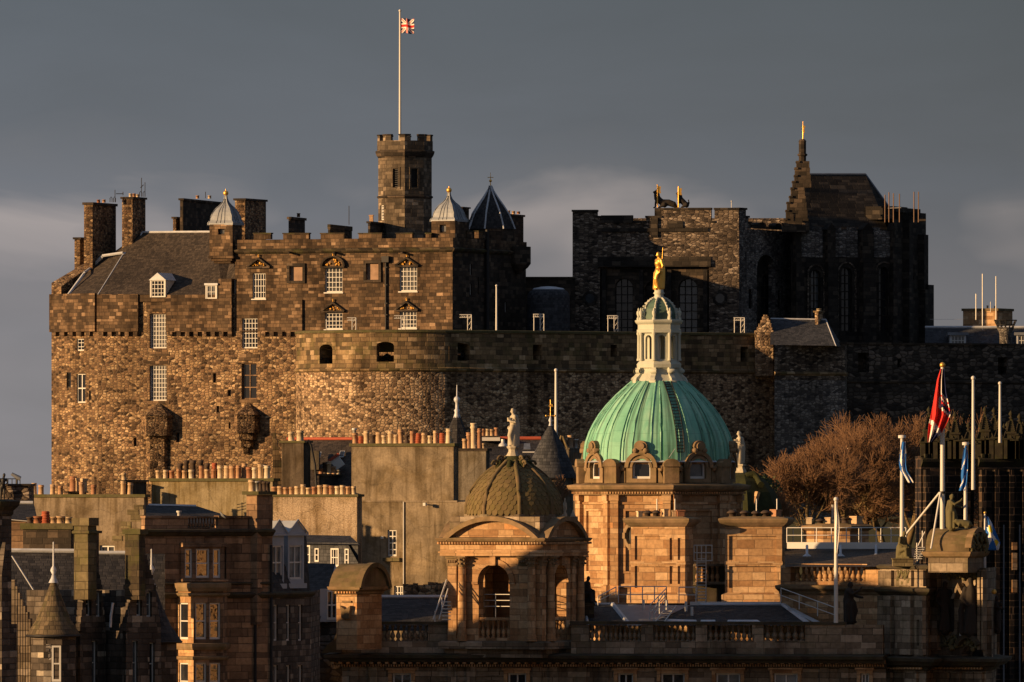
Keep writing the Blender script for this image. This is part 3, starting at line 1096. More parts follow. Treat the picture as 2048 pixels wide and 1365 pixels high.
# ---------------------------------------------------------------- ground
def ground():
    mb = MB()
    xs = [-4000, -1500, -600, -300, -160, -110] + list(range(-90, 100, 8)) + [110, 160, 300, 600, 1500, 4000]
    ys = [-300, 0, 250, 450, 540, 600, 660, 720, 780, 840, 880] + list(range(900, 1060, 8)) + [1070, 1100, 1150, 1250, 1500, 2200, 4000, 9000]

    def h(x, y):
        g = 30.0 - 8.0 * min(1.0, max(0.0, (y - 1100) / 900.0))
        if y > 860:
            fx = 1.0 if -42 < x < 66 else math.exp(-((min(abs(x + 42), abs(x - 66))) / 7.0) ** 2)
            fy = 1.0 if 988 < y < 1050 else math.exp(-((min(abs(y - 988), abs(y - 1050))) / 30.0) ** 2)
            g += 27.0 * fx * fy
            g += 1.4 * noise.noise((x * 0.09, y * 0.09, 0)) * fx * fy
        if 690 < y < 900 and 10 < x < 60:
            g += 13.5 * math.exp(-((x - 30) / 16) ** 2 - ((y - 820) / 60) ** 2)
        return g
    pts = [(x, y, h(x, y)) for y in ys for x in xs]
    n = len(xs)
    fs = [(j * n + i, j * n + i + 1, (j + 1) * n + i + 1, (j + 1) * n + i) for j in range(len(ys) - 1) for i in range(n - 1)]
    mb.add(pts, fs, None, True)
    o = mb.build('ground', M['ground'])
    tag(o, 'dark rough grass and earth of the town and the castle mound', 'ground', kind='structure')


ground()
# ---------------------------------------------------------------- royal palace block of the castle
def palace():
    b = Bld('palace_building', 'long brown stone castle palace lit by low sun, slate roof and gilded window pediments', 'building', G(500, 1010) + Vector((0, 0, 50)))
    r = b.root
    p0, p1, p2, p3, p4 = (G(103, 1019.5), G(196, 1014.3), G(470, 1008.8), G(905, 1000), G(1052, 1017.6))
    s0, s1, s2, s3 = Seg(p0, p1), Seg(p1, p2), Seg(p2, p3), Seg(p3, p4)
    zb = Z(1075, 1008)
    zcor = Z(665, 1010)
    # lower walls of rubble
    big = dict(nx=6, ny=8, bw=0.06)
    b.facade(s0, zb, s0.z(588, 160), [dict(b=(153, 168, 678, 702), nx=2, ny=3), dict(b=(153, 171, 748, 806), nx=2, ny=2, bw=0.12), dict(b=(133, 142, 745, 776), fm='black_iron', nx=1, ny=2), dict(b=(155, 159, 612, 632), fm='black_iron', ny=1), dict(b=(178, 182, 782, 800), fm='black_iron', ny=1)], 'pal_rubble')
    slits = [(267, 273, 876, 893), (352, 359, 866, 885), (426, 432, 747, 766), (455, 462, 780, 793), (433, 438, 812, 825), (457, 461, 846, 858)]
    b.facade(s1, zb, s1.z(589, 330), [dict(b=(299, 333, 628, 697), **big), dict(b=(299, 333, 731, 802), **big)] + [dict(b=q, fm='black_iron', ny=1) for q in slits], 'pal_rubble', depth=0.45)
    b.facade(s2, zb, s2.z(662, 690), [dict(b=(483, 513, 727, 799), nx=2, ny=3, fm='ten_stone', bw=0.1), dict(b=(484, 515, 662.5, 697), open=1, depth=0.35)], 'pal_rubble', depth=0.4)
    window(r, s2, s2.u(484), s2.u(515), s2.z(697, 500), s2.z(637, 500), 5, 6, bw=0.06, rec=0.26)
    # upper ashlar storeys
    w = lambda a, c, d, e, ny: dict(b=(a, c, d, e), nx=5, ny=ny, bw=0.06, sill=0.12)
    b.facade(s2, s2.z(662, 690), s2.z(497, 690), [w(505, 531, 547, 598, 4), w(650, 685, 535, 585, 5), w(799, 834, 533, 583, 5), w(650, 685, 626, 659, 4), w(799, 833, 623, 657, 4), dict(b=(484, 515, 637, 661.5), open=1, depth=0.35),
                                              dict(b=(580, 606, 533, 562), open=1, depth=0.25), dict(b=(733, 758, 527, 560), open=1, depth=0.25)], 'pal_ashlar', name='upper_wall')
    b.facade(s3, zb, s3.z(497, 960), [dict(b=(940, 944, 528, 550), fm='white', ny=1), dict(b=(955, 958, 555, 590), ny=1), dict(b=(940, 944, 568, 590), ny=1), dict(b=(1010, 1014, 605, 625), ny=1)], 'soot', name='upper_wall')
    # backing of the two framed panels
    fr, dl = MB(), MB()
    for a, c, d, e in ((575, 611, 527, 567), (728, 763, 521, 565)):
        for q in ((a, c, d, d + 6), (a, c, e - 5, e), (a, a + 5, d + 6, e - 5), (c - 5, c, d + 6, e - 5)):
            sbox(fr, s2, *q, -0.18, 0.0)
        sbox(dl, s2, a + 5, c - 5, d + 6, e - 5, 0.18, 0.24)
    fr.build('panel_frame', M['soot'], r)
    dl.build_each('stone_panel', M['dial'], r)
    # body behind, flat roof
    back = [tuple(p4.xy), tuple(G(1052, 1026).xy), tuple(G(470, 1030).xy), tuple(G(108, 1032).xy), tuple(p0.xy)]
    bm = b.mb('wall', 'pal_rubble')
    for i in range(4):
        a, c = back[i], back[i + 1]
        zt = Z(497, 1010) if i < 2 else Z(589, 1010)
        bm.quad((a[0], a[1], zb), (c[0], c[1], zb), (c[0], c[1], zt), (a[0], a[1], zt))
    fl = b.mb('flat_roof', 'lead_dark')
    fl.poly([(p.x, p.y, Z(492, 1004)) for p in (p2, p3, p4)] + [(X(1052, 1026), 1026, Z(492, 1004)), (X(470, 1030), 1030, Z(492, 1004))])
    lb = b.mb('upper_wall', 'pal_ashlar')
    q = G(470, 1030)
    lb.quad((q.x, q.y, Z(600, 1010)), (p2.x, p2.y, Z(600, 1010)), (p2.x, p2.y, Z(480, 1008)), (q.x, q.y, Z(480, 1008)))
    # projecting panels over the corbel course, left block
    pm = b.mb('corbelled_wall', 'pal_ashlar')
    for sg, a, c, t in ((s0, 104.5, 195.5, 588), (s1, 197, 279, 589), (s1, 335, 466, 590), (s2, 521, 606, 560)):
        sbox(pm, sg, a, c, t if sg is not s2 else 600, 664, -0.42 if sg is not s2 else -0.25, 0.0)
        x = a + 4
        while x < c - 6:
            sbox(pm, sg, x, x + 8, 664.2, 672, -0.36, 0.0)
            x += 17
    sbox(pm, s1, 279.5, 334.5, 589, 604, -0.25, 0.0)
    sbox(pm, s1, 440, 466, 558, 590, -0.42, 0.5)
    # relieving arches and lintels
    la = b.mb('lintel', 'pal_ashlar')
    for sg, a, c, t, e in ((s1, 293, 339, 704, 712), (s1, 293, 339, 802.5, 809), (s2, 478, 519, 709, 722), (s1, 293, 339, 605, 624), (s1, 293, 339, 722, 730), (s2, 478, 520, 800, 806)):
        sbox(la, sg, a, c, t, e, -0.06, 0.0)
    # string course, parapet, merlons
    mo = b.mb('parapet', ('pal_ashlar', 'soot_moss'))
    ln = [tuple(p.xy) for p in (p2, p3, p4)]
    zs = Z(505, 1004)
    mo.m = 1
    mo.moulding(ln, [(0.0, zs - 0.1), (0.3, zs + 0.12), (0.34, zs + 0.3), (0.06, zs + 0.42)])
    mo.m = 0
    zp = Z(478, 1004)
    mo.moulding(ln, [(0.08, zs + 0.42), (0.08, zp), (-0.5, zp), (-0.5, zs - 0.4)])
    merlons(mo, s2, [(507, 541), (566, 617), (641, 688), (717, 763), (792, 824), (851, 862)], 478, 466)
    merlons(mo, s3, [(935, 948), (958, 966)], 476, 462)
    # gargoyle spouts, drainpipe
    sp = MB()
    for px in (580, 670, 806):
        u = s2.u(px)
        sp.T = s2.T
        sp.tube([(u, 0, s2.z(505, px)), (u + 0.2, -0.9, s2.z(507, px))], 0.12, 6)
    sp.build_each('spout', M['soot'], r)
    dp = MB()
    dp.T = s2.T
    u = s2.u(773)
    dp.tube([(u, -0.16, s2.z(660, 773)), (u, -0.16, s2.z(525, 773))], 0.1, 6)
    dp.box(u - 0.38, u + 0.38, -0.42, -0.02, s2.z(525, 773), s2.z(513, 773))
    for rr in (535, 570, 607, 630):
        dp.box(u - 0.16, u + 0.16, -0.22, -0.0, s2.z(rr, 773) - 0.05, s2.z(rr, 773) + 0.05)
    dp.build('drainpipe', M['black_iron'], r)
    dq = MB()
    dq.T = s3.T
    u = s3.u(969)
    dq.tube([(u, -0.3, s3.z(665, 969)), (u, -0.3, s3.z(460, 969))], 0.22, 6)
    dq.build('drainpipe', M['black_iron'], r)
    # pediments with gilded relief
    for a, c, t, e, rnd in ((494, 543, 515, 534, 0), (643, 692, 512, 533, 1), (790, 840, 514, 531, 0), (643, 692, 604, 622, 0), (790, 839, 602, 620, 0)):
        pd = MB()
        pd.T = s2.T
        pm_ = (a + c) / 2
        ua, ub, um = s2.u(a), s2.u(c), s2.u(pm_)
        z0, z1 = s2.z(e, pm_), s2.z(t, pm_)
        th = 0.16
        if rnd:
            n = 12
            for k in range(n):
                A, B = math.pi * k / n, math.pi * (k + 1) / n
                f = lambda an, rr: (um - (um - ua) * rr * math.cos(an), z0 + (z1 - z0) * rr * math.sin(an))
                pd.extr([f(A, 0.86), f(B, 0.86), f(B, 1.0), f(A, 1.0)], -0.36, 0.0)
        else:
            pd.extr([(ua, z0), (ua + 0.25, z0), (um, z1 - th * 1.3), (um, z1)], -0.36, 0.0)
            pd.extr([(ub, z0), (um, z1), (um, z1 - th * 1.3), (ub - 0.25, z0)], -0.36, 0.0)
        pd.box(ua + 0.1, ub - 0.1, -0.3, 0.0, z0 - 0.16, z0 - 0.004)
        po = pd.build('pediment', M['soot'], r)
        rg = MB()
        rg.T = s2.T
        for k in range(16):
            uu = random.uniform(-0.8, 0.8)
            zz = random.uniform(0.06, max(0.08, (1 - abs(uu)) * 0.72))
            rg.ball((um + uu * (um - ua) * 0.8, -0.08, z0 + zz * (z1 - z0) + 0.04), random.uniform(0.06, 0.13), 6, 5)
        rg.tube([(um, -0.2, z1), (um, -0.2, z1 + 0.3)], 0.07, 6, 0.03)
        rg.ball((um, -0.2, z1 + 0.2), 0.1, 6, 5)
        rg.build('gilded_relief', M['gold_relief'], po)
    # garderobe turrets
    for sg, a, m_, c, r0, rs, r1, px_ap, low in ((s1, 288, 314, 346, 832, 872, 962, 317, 1), (s2, 474, 496, 521, 830, 866, 905, 497, 0)):
        g = MB()
        A, B = sg.u(a), sg.u(c)
        C = sg.u(m_) - 0.25
        g.T = sg.T
        zz = lambda rr: sg.z(rr, m_)
        ft = [(A, 0.0), (A + 0.1, -0.9), (C, -2.2), (B - 0.15, -1.2), (B, 0.0)]
        g.prism(ft, zz(rs), zz(r0), bottom=True)
        cap = grow(ft, 0.1)
        ap = (sg.u(px_ap), 0.1, zz(804))
        for i in range(4):
            g.add([(cap[i][0], cap[i][1], zz(r0)), (cap[i + 1][0], cap[i + 1][1], zz(r0)), ap], [(0, 1, 2)])
        g.poly([(p[0], p[1], zz(r0)) for p in reversed(cap)])
        if low:
            fl2 = [(A + 0.3, 0.0), (A + 0.45, -0.5), (C, -1.2), (B - 0.75, -0.5), (B - 0.6, 0.0)]
            g.prism(fl2, zz(r1), zz(rs) - 0.004)
        else:
            for k, (sc, ra, rb2) in enumerate(((0.8, rs, 880), (0.55, 880, 895), (0.3, 895, 908))):
                fl2 = [(C + (x - C) * sc, y * sc) for x, y in ft]
                g.prism(fl2, zz(rb2), zz(ra) - 0.004, bottom=True)
        g.build('garderobe_turret', M['pal_rubble'], r)
    # skew gable at the left end and slate roof
    gm = b.mb('gable', 'pal_rubble')
    inw = Vector((-s0.n.x, -s0.n.y, 0))
    t0 = Vector((s0.d.x, s0.d.y, 0))
    A = Vector((p0.x, p0.y, 0))
    th = t0 * 1.5
    zlo, zhi, z0 = Z(566, 1019), Z(520, 1022), Z(600, 1019)
    bk = inw * 5.2
    v = [A + Vector((0, 0, z0)), A + th + Vector((0, 0, z0)), A + th + bk + Vector((0, 0, z0)), A + bk + Vector((0, 0, z0)),
         A + Vector((0, 0, zlo)), A + th + Vector((0, 0, zlo - 0.4)), A + th + bk + Vector((0, 0, zhi)), A + bk + Vector((0, 0, zhi))]
    gm.add(v, [(0, 1, 5, 4), (1, 2, 6, 5), (2, 3, 7, 6), (3, 0, 4, 7), (4, 5, 6, 7)])
    rf = b.mb('roof', 'slate_pal')
    e0, e1, e2 = P(137, 590, 1017.3), P(196, 589, 1013.9), P(446, 591, 1008.9)
    h0, h1 = P(186, 533, 1021.5), P(246, 509, 1020)
    k0, k1 = P(285, 465, 1022.5), P(428, 464, 1018)
    rf.poly([e0, e1, h1, h0])
    rf.poly([e1, e2, k1, k0, h1])
    rf.poly([e2, P(470, 560, 1009.2), P(470, 466, 1018), k1])
    bk1 = P(186, 600, 1032)
    rf.poly([k0, k1, P(428, 600, 1031), bk1])
    rf.poly([h0, h1, k0, bk1])
    fl = b.mb('flashing', 'lead')
    for a, c, rr in ((e0, P(168, 548, 1019), 0.16), (P(168, 546, 1019), h0, 0.13), (h0, P(205, 513, 1021), 0.18), (P(205, 512, 1021), P(246, 506, 1020), 0.15), (e1, h1, 0.06), (h1, P(270, 500, 1021), 0.13), (P(270, 500, 1021), k0, 0.12), (k0, k1, 0.13)):
        fl.tube([a, c], rr, 6)
    # dormers
    for a, c, t, m_, e, Y, ped in ((300, 331, 546, 561, 595, 1011.6, 1), (411, 434, 567, 571, 598, 1009.4, 0)):
        d = MB()
        sg = Seg(G(a, Y), G(c, Y - (c - a) * 0.02))
        d.T = sg.T
        L = sg.L
        zt, zm, z0 = sg.z(t, a), sg.z(m_, a), sg.z(e, a)
        d.m = 0
        for q in ((0, 0.12), (L - 0.12, L)):
            d.box(q[0], q[1], 0, 3.0, z0, zm)
        d.m = 1
        if ped:
            d.add([(-0.1, -0.1, zm), (L + 0.1, -0.1, zm), (L / 2, -0.1, zt), (-0.1, 4, zm), (L + 0.1, 4, zm), (L / 2, 4, zt)], [(0, 1, 2), (1, 4, 5, 2), (3, 0, 2, 5), (0, 3, 4, 1)])
        else:
            d.box(-0.1, L + 0.1, -0.1, 3.2, zm, zt)
        o = d.build('dormer', [M['white'], M['lead']], r)
        window(o, sg, 0.12, L - 0.12, z0, zm, 4 if ped else 2, 4 if ped else 2, rec=0.1, gm=M['glass'] if ped else M['glass_pale'])
    # chimneys
    stack(r, 168, 185, 232, 405, 548, 1020.5, 22, 'pal_rubble', 'soot', [(197, 399, 'plain'), (208, 399, 'plain')], 5)
    stack(r, 149, 160, 175, 475, 545, 1025, 22, 'pal_rubble', 'soot', capr=4)
    stack(r, 244, 265, 291, 394, 507, 1021.2, 22, 'pal_rubble', 'soot', [(261, 387, 'plain'), (268, 387, 'plain'), (275, 388, 'plain')], 4)
    stack(r, 360, 366, 441, 397, 480, 1022, 16, 'soot', 'soot', [(395, 391, 'plain'), (419, 391, 'plain')], 4)
    stack(r, 346, 352, 367, 434, 480, 1022.5, 16, 'pal_rubble', 'soot', capr=4)
    stack(r, 470, 490, 532, 397, 500, 1014, 22, 'pal_rubble', 'soot', capr=4)
    stack(r, 577, 581, 610, 434, 500, 1014, 16, 'soot', 'soot', [(597, 426, 'dark')], 5)
    stack(r, 656, 660, 704, 449, 500, 1010, 14, 'soot_moss', 'soot_moss', capr=9, capo=0.05)
    stack(r, 736, 740, 815, 443, 500, 1007, 14, 'soot', 'soot', [(743, 430, 'square', 0.7)], 4)
    stack(r, 1008, 1014, 1047, 428, 520, 1020, 20, 'soot', 'soot', [(1017, 421, 'plain'), (1027, 422, 'plain'), (1037, 423, 'plain')], 4)
    stack(r, 920, 924, 938, 414, 480, 1012, 20, 'soot', 'soot', capr=3)
    # square cap houses with lead ogee roofs
    for px0, pxm, px1, rt, rb, Y, ap, opening in ((419, 465, 484, 449, 512, 1008.4, 390, (436, 449, 458, 470)), (863, 910, 933, 442, 508, 1000.6, 384, (879, 892, 450, 466))):
        t = MB()
        ft = rot_foot(px0, pxm, px1, Y, 20)
        sg = Seg(ft[0], ft[1])
        a, c, d, e = opening
        wall(t, sg, Z(rb, Y), Z(rt, Y), [(sg.u(a), sg.u(c), sg.z(e, a), sg.z(d, a))], 0.4)
        for i in (1, 2, 3):
            A, B = ft[i], ft[(i + 1) % 4]
            t.quad((A[0], A[1], Z(rb, Y)), (B[0], B[1], Z(rb, Y)), (B[0], B[1], Z(rt, Y)), (A[0], A[1], Z(rt, Y)))
        for k in range(3):
            z = Z(rb + 5 * k, Y)
            t.prism(grow(ft, 0.1 - 0.22 * k), z - 0.25, z - 0.003, bottom=True)
        to = t.build('cap_house', M['pal_ashlar'], r)
        window(to, sg, sg.u(a), sg.u(c), sg.z(e, a), sg.z(d, a), 1, 1, fm=M['soot'], gm=M['glass'], rec=0.32)
        cx = sum(p[0] for p in ft) / 4
        cy = sum(p[1] for p in ft) / 4
        H = Z(ap, Y) - Z(rt, Y)
        w2 = (Vector(ft[1]) - Vector(ft[0])).length / 2 * math.sqrt(2)
        ang = math.degrees(math.atan2(ft[1][1] - cy, ft[1][0] - cx))
        prof = [(1.1, -0.02), (1.1, 0.05), (0.98, 0.14), (0.9, 0.28), (0.78, 0.42), (0.6, 0.55), (0.36, 0.66), (0.2, 0.76), (0.1, 0.88), (0.06, 1.0)]
        ro = ogee(to, 'lead_roof', (cx, cy), Z(rt, Y), [(q * w2, z * H) for q, z in prof], 4, ang, 'lead_mid', rr=0.05)
        rb_ = MB()
        for f in range(4):
            for s_ in (-0.33, 0.0, 0.33):
                a1, a2 = R(ang + 90 * f), R(ang + 90 * (f + 1))
                pth = []
                for q, z in prof[1:-1]:
                    pa = Vector((math.cos(a1), math.sin(a1))) * (q * w2)
                    pb = Vector((math.cos(a2), math.sin(a2))) * (q * w2)
                    c_ = (pa + pb) / 2 + (pb - pa) / 2 * s_
                    c_ *= 1.02
                    pth.append((cx + c_.x, cy + c_.y, Z(rt, Y) + z * H))
                rb_.tube(pth, 0.035, 4)
        rb_.build('standing_seam', M['lead_dark'], ro)
        gb = MB()
        gb.ball((cx, cy, Z(ap, Y) + 0.22), 0.27, 10, 8)
        gb.tube([(cx, cy, Z(ap, Y) + 0.4), (cx, cy, Z(ap, Y) + 0.6)], 0.05, 5)
        gb.build('gilded_ball', M['gold'], ro)
    # slated ogee stair turret
    c = (X(981, 1016), 1016.0)
    tb = MB()
    k = 1016 / F
    tb.prism(oct_pts(c, 48 * k, -103), Z(690, 1016), Z(459, 1016))
    to = tb.build('stair_turret', M['soot'], r)
    H = Z(372, 1016) - Z(459, 1016)
    prof = [(50 * k, 0), (44 * k, 0.18 * H), (37 * k, 0.36 * H), (26 * k, 0.55 * H), (15 * k, 0.72 * H), (6 * k, 0.88 * H), (1.5 * k, H)]
    ro = ogee(to, 'slate_cap', c, Z(459, 1016), prof, 8, -103, 'slate_dark', rib_mat='lead', rr=0.1)
    fb = MB()
    za = Z(372, 1016)
    fb.tube([(c[0], c[1], za - 0.3), (c[0], c[1], za + 1.35)], 0.06, 5, 0.02)
    fb.ball((c[0], c[1], za + 0.5), 0.15, 8, 6)
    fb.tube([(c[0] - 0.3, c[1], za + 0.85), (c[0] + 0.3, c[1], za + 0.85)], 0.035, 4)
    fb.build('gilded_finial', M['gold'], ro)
    # corbelled round at the far right end
    cr = MB()
    c2 = (X(1036, 1015), 1015.0)
    cr.lathe([(0.2, Z(548, 1015)), (1.0, Z(536, 1015)), (1.3, Z(528, 1015)), (1.3, Z(494, 1015)), (1.15, Z(494, 1015)), (1.15, Z(498, 1015)), (0.01, Z(498, 1015))], 14, c2, smooth=False)
    cr.build('corbelled_turret', M['soot'], r)
    # aerials and hoops on the chimneys
    ar = MB()
    for px, rt, rb2, Y in ((230, 380, 405, 1021), (283, 356, 394, 1021), (290, 365, 394, 1021), (698, 412, 450, 1010), (411, 384, 397, 1022)):
        ar.tube([P(px, rb2, Y), P(px, rt, Y)], 0.035, 4)
    ar.tube([P(232, 388, 1021), P(247, 388, 1021)], 0.04, 4)
    ar.tube([P(246, 384, 1021), P(246, 391, 1021)], 0.04, 4)
    ar.tube([P(281, 376, 1021), P(287, 370, 1021)], 0.04, 4)
    for px, rt in ((220, 394), (227, 394), (279, 383), (286, 383)):
        ar.tube([P(px, rt + 11, 1021), P(px, rt + 3, 1021), P(px + 2, rt, 1021), P(px + 4, rt + 3, 1021), P(px + 4, rt + 11, 1021)], 0.04, 4)
    ar.build('roof_aerial', M['black_iron'], r)
    b.done()
    return r


palace()


def flag_tower():
    Y = 1013.0
    k = Y / F
    c = (X(810, Y), Y)
    b = Bld('flag_tower', 'tall octagonal stone tower with battlements rising behind the palace and carrying the flagpole', 'tower', (c[0], c[1], Z(500, Y)))
    r = b.root
    pts = oct_pts(c, 53.5 * k, -90)
    zt, zb = Z(313, Y), Z(505, Y)
    wl = b.mb('wall', 'tower')
    for i in range(8):
        A, B = pts[i], pts[(i + 1) % 8]
        sg = Seg(A, B)
        L = sg.L
        hs = []
        if i in (0, 7):
            hs = [(L * 0.5 - 0.36 + (0.1 if i == 7 else 0), L * 0.5 + 0.36, Z(377, Y), Z(339, Y))]
        if i == 6:
            hs = [(L * 0.5 - 0.45, L * 0.5 + 0.45, Z(441, Y), Z(411, Y))]
        wall(wl, sg, zb, zt, hs, 0.35)
        for h in hs:
            if i == 6:
                window(r, sg, *h, 3, 5, bw=0.09, rec=0.2)
            else:
                fb = MB()
                fb.T = sg.T
                for q in ((h[0] - 0.18, h[0], h[2] - 0.15, h[3] + 0.15), (h[1], h[1] + 0.18, h[2] - 0.15, h[3] + 0.15), (h[0], h[1], h[3], h[3] + 0.15), (h[0], h[1], h[2] - 0.15, h[2])):
                    fb.box(q[0], q[1], -0.07, 0.0, q[2], q[3])
                fb.build('window_surround', M['tower'], r)
                lo = window(r, sg, *h, 1, 1, fm=M['black_iron'], gm=M['black_iron'], rec=0.3)
                lv = MB()
                lv.T = sg.T
                n = 9
                for j in range(n):
                    z = h[2] + (h[3] - h[2]) * (j + 0.3) / n
                    lv.box(h[0], h[1], 0.12, 0.2, z, z + 0.07)
                lv.build('louvre', M['black_iron'], lo)
    mo = b.mb('parapet', ('tower', 'soot'))
    mo.m = 1
    mo.moulding(pts, [(0.0, Z(396, Y) - 0.1), (0.12, Z(396, Y)), (0.12, Z(396, Y) + 0.12), (0, Z(396, Y) + 0.2)], True)
    mo.moulding(pts, [(0.0, Z(317, Y)), (0.16, Z(312, Y)), (0.26, Z(306, Y)), (0.26, Z(303, Y)), (0.1, Z(302, Y))], True)
    mo.m = 0
    zq = Z(283, Y)
    mo.moulding(pts, [(0.1, Z(302, Y)), (0.1, zq), (-0.35, zq), (-0.35, zq - 0.8), (-2.2, zq - 0.8)], True)
    for i in range(8):
        A, B = Vector(pts[i]), Vector(pts[(i + 1) % 8])
        sg = Seg(A, B)
        mo.T = sg.T
        L = sg.L
        for s0, s1 in ((-0.03, L * 0.28), (L * 0.72, L + 0.03)):
            mo.m = 0
            mo.box(s0, s1, -0.07, 0.33, zq - 0.02, Z(273, Y))
            mo.m = 1
            mo.box(s0 - 0.05, s1 + 0.05, -0.12, 0.38, Z(273, Y) + 0.002, Z(270, Y))
        mo.T = Matrix.Identity(4)
    b.done()


flag_tower()


def pole_thing(px, rt, rb, Y, rad, label, finial=None, cat='flagpole', name='flagpole'):
    mb = MB()
    x = X(px, Y)
    mb.tube([(x, Y, Z(rb, Y)), (x, Y, Z(rt, Y))], rad * 1.15, 8, rad * 0.8)
    r = thing(name, label, cat, (x, Y, Z(rb, Y)))
    mb.build('pole', M['white'], r)
    f = MB()
    if finial == 'disc':
        f.lathe([(rad * 1.9, Z(rt, Y) - 0.02), (rad * 1.9, Z(rt, Y) + 0.16), (0.02, Z(rt, Y) + 0.18)], 10, (x, Y))
    else:
        f.ball((x, Y, Z(rt, Y) + rad), rad * 1.3, 8, 6)
    f.build('finial', M['gold'] if finial == 'gold' else M['white'], r)
    return r


pole_thing(800, 24, 290, 1013.0, 0.11, 'tall slim white flagpole on top of the octagonal stone tower')
# ---------------------------------------------------------------- half-moon gun battery
def battery():
    b = Bld('battery_wall', 'massive curved stone gun battery wall with arched embrasures below the palace', 'fortification', G(1000, 990) + Vector((0, 0, 45)))
    r = b.root
    c = Vector((X(800, 996), 995.4))
    RR = 10.35
    pts = []
    for a in (-100, -90, -81, -72, -63, -54, -37.5, -27, -15.5, -1, 4, 8, 12, 16, 20):
        pts.append((c.x + RR * math.sin(R(a)), c.y - RR * math.cos(R(a))))
    pts += [tuple(G(890, 986.05).xy), tuple(G(915, 986.6).xy), tuple(G(940, 987.2).xy), tuple(G(980, 988.3).xy), tuple(G(1150, 994.2).xy), tuple(G(1350, 1000.5).xy), tuple(G(1556, 1007).xy)]
    zs, zt, zb = Z(741, 986), Z(660, 986), Z(1075, 986)
    emb = [(639, 665, 689, 728, .5), (753, 788, 684, 724, .4), (898, 940, 686, 722, .35), (1066, 1084, 690, 720, 0), (1221, 1234, 690, 714, 0), (1481, 1496, 694, 724, 0)]
    lo, up = b.mb('rubble_wall', 'bat_rubble'), b.mb('parapet_wall', 'bat_ashlar')
    uo = 0.0
    for i in range(len(pts) - 1):
        sg = Seg(pts[i], pts[i + 1])
        wall(lo, sg, zb, zs, (), uo=uo)
        ws = []
        for a, e, t, bt, ar in emb:
            ua = sg.u((a + e) / 2)
            if 0 < ua < sg.L and i > 1:
                ws.append(dict(b=(a, e, t, bt), arch=ar * 1.0, open=1, depth=1.9))
        b.facade(sg, zs, zt - 0.3, ws, 'bat_ashlar', 'parapet_wall', uo=uo)
        uo += sg.L
    cp = b.mb('coping', 'moss_cap')
    cp.moulding(pts, [(0.0, zt - 0.3), (0.12, zt - 0.26), (0.12, zt - 0.06), (0.0, zt), (-2.0, zt), (-2.0, zt - 2.2)])
    sc = b.mb('string_course', 'bat_ashlar')
    sc.moulding(pts, [(0.0, zs - 0.15), (0.22, zs), (0.22, zs + 0.2), (0.0, zs + 0.32)])
    # terrace behind the parapet
    tr = b.mb('gun_terrace', 'soot')
    tz = Z(712, 990)
    tr.poly([(p[0] * 1.0, p[1] + 2.1, tz) for p in pts[1:]] + [(X(1556, 1030), 1030, tz), (X(640, 1030), 1030, tz)])
    # lighter bastion at the right end
    q = [pts[-1], tuple(G(1690, 1005.5).xy), tuple(G(1702, 1016).xy)]
    q[0] = tuple(G(1549, 1001).xy)
    zq = Z(690, 1000)
    bs = b.mb('bastion_wall', 'mem_pale')
    bs.T = Matrix.Identity(4)
    for i in range(2):
        sg = Seg(q[i], q[i + 1])
        b.facade(sg, Z(760, 1000), zq, [dict(b=(1613, 1625, 689.5, 709), nx=3, ny=4, bw=0.07)] if False else [], 'mem_rubble', 'bastion_wall')
        wall(bs, sg, Z(1075, 1000), Z(760, 1000))
    sc.moulding(q, [(0.0, Z(748, 1000) - 0.15), (0.15, Z(748, 1000)), (0.15, Z(745, 1000)), (0.0, Z(743, 1000))])
    b.done()


battery()


def cannon(px, row, Y, ang, label):
    p = P(px, row, Y)
    r = thing('cannon', label, 'cannon', (p.x, p.y, p.z - 0.5), 'cannons in the battery embrasures')
    T = Matrix.Translation(p) @ Matrix.Rotation(R(ang), 4, 'Z')
    mb = MB()
    mb.T = T @ Matrix.Rotation(R(90), 4, 'X')
    mb.lathe([(0.02, -1.6), (0.24, -1.55), (0.26, -1.1), (0.2, -0.4), (0.17, 0.55), (0.22, 0.62), (0.22, 0.75), (0.09, 0.76), (0.08, 0.5)], 12)
    mb.build('barrel', M['cannon'], r)
    cb = MB()
    cb.T = T
    for s in (-0.32, 0.22):
        cb.extr([(s, -0.5), (s + 0.1, -0.5), (s + 0.1, 0.1), (s, 0.1)], -0.2, 1.5)
    cb.box(-0.22, 0.22, 0.1, 1.4, -0.45, -0.3)
    cb.build('carriage', M['soot'], r)
    for s in (-1, 1):
        wb = MB()
        wb.T = T @ Matrix.Translation((0.42 * s, 0.2, -0.35)) @ Matrix.Rotation(R(90), 4, 'Y')
        wb.lathe([(0.3, -0.06), (0.3, 0.06), (0.05, 0.06)], 12)
        wb.build('wheel', M['cannon'], r)


cannon(650, 718, 989.6, -40, 'black iron cannon in the far left arched embrasure of the battery')
cannon(774, 712, 987.5, 0, 'black iron cannon in the second arched embrasure of the battery')
cannon(921, 712, 988.6, 15, 'black iron cannon in the wide embrasure right of the palace corner')


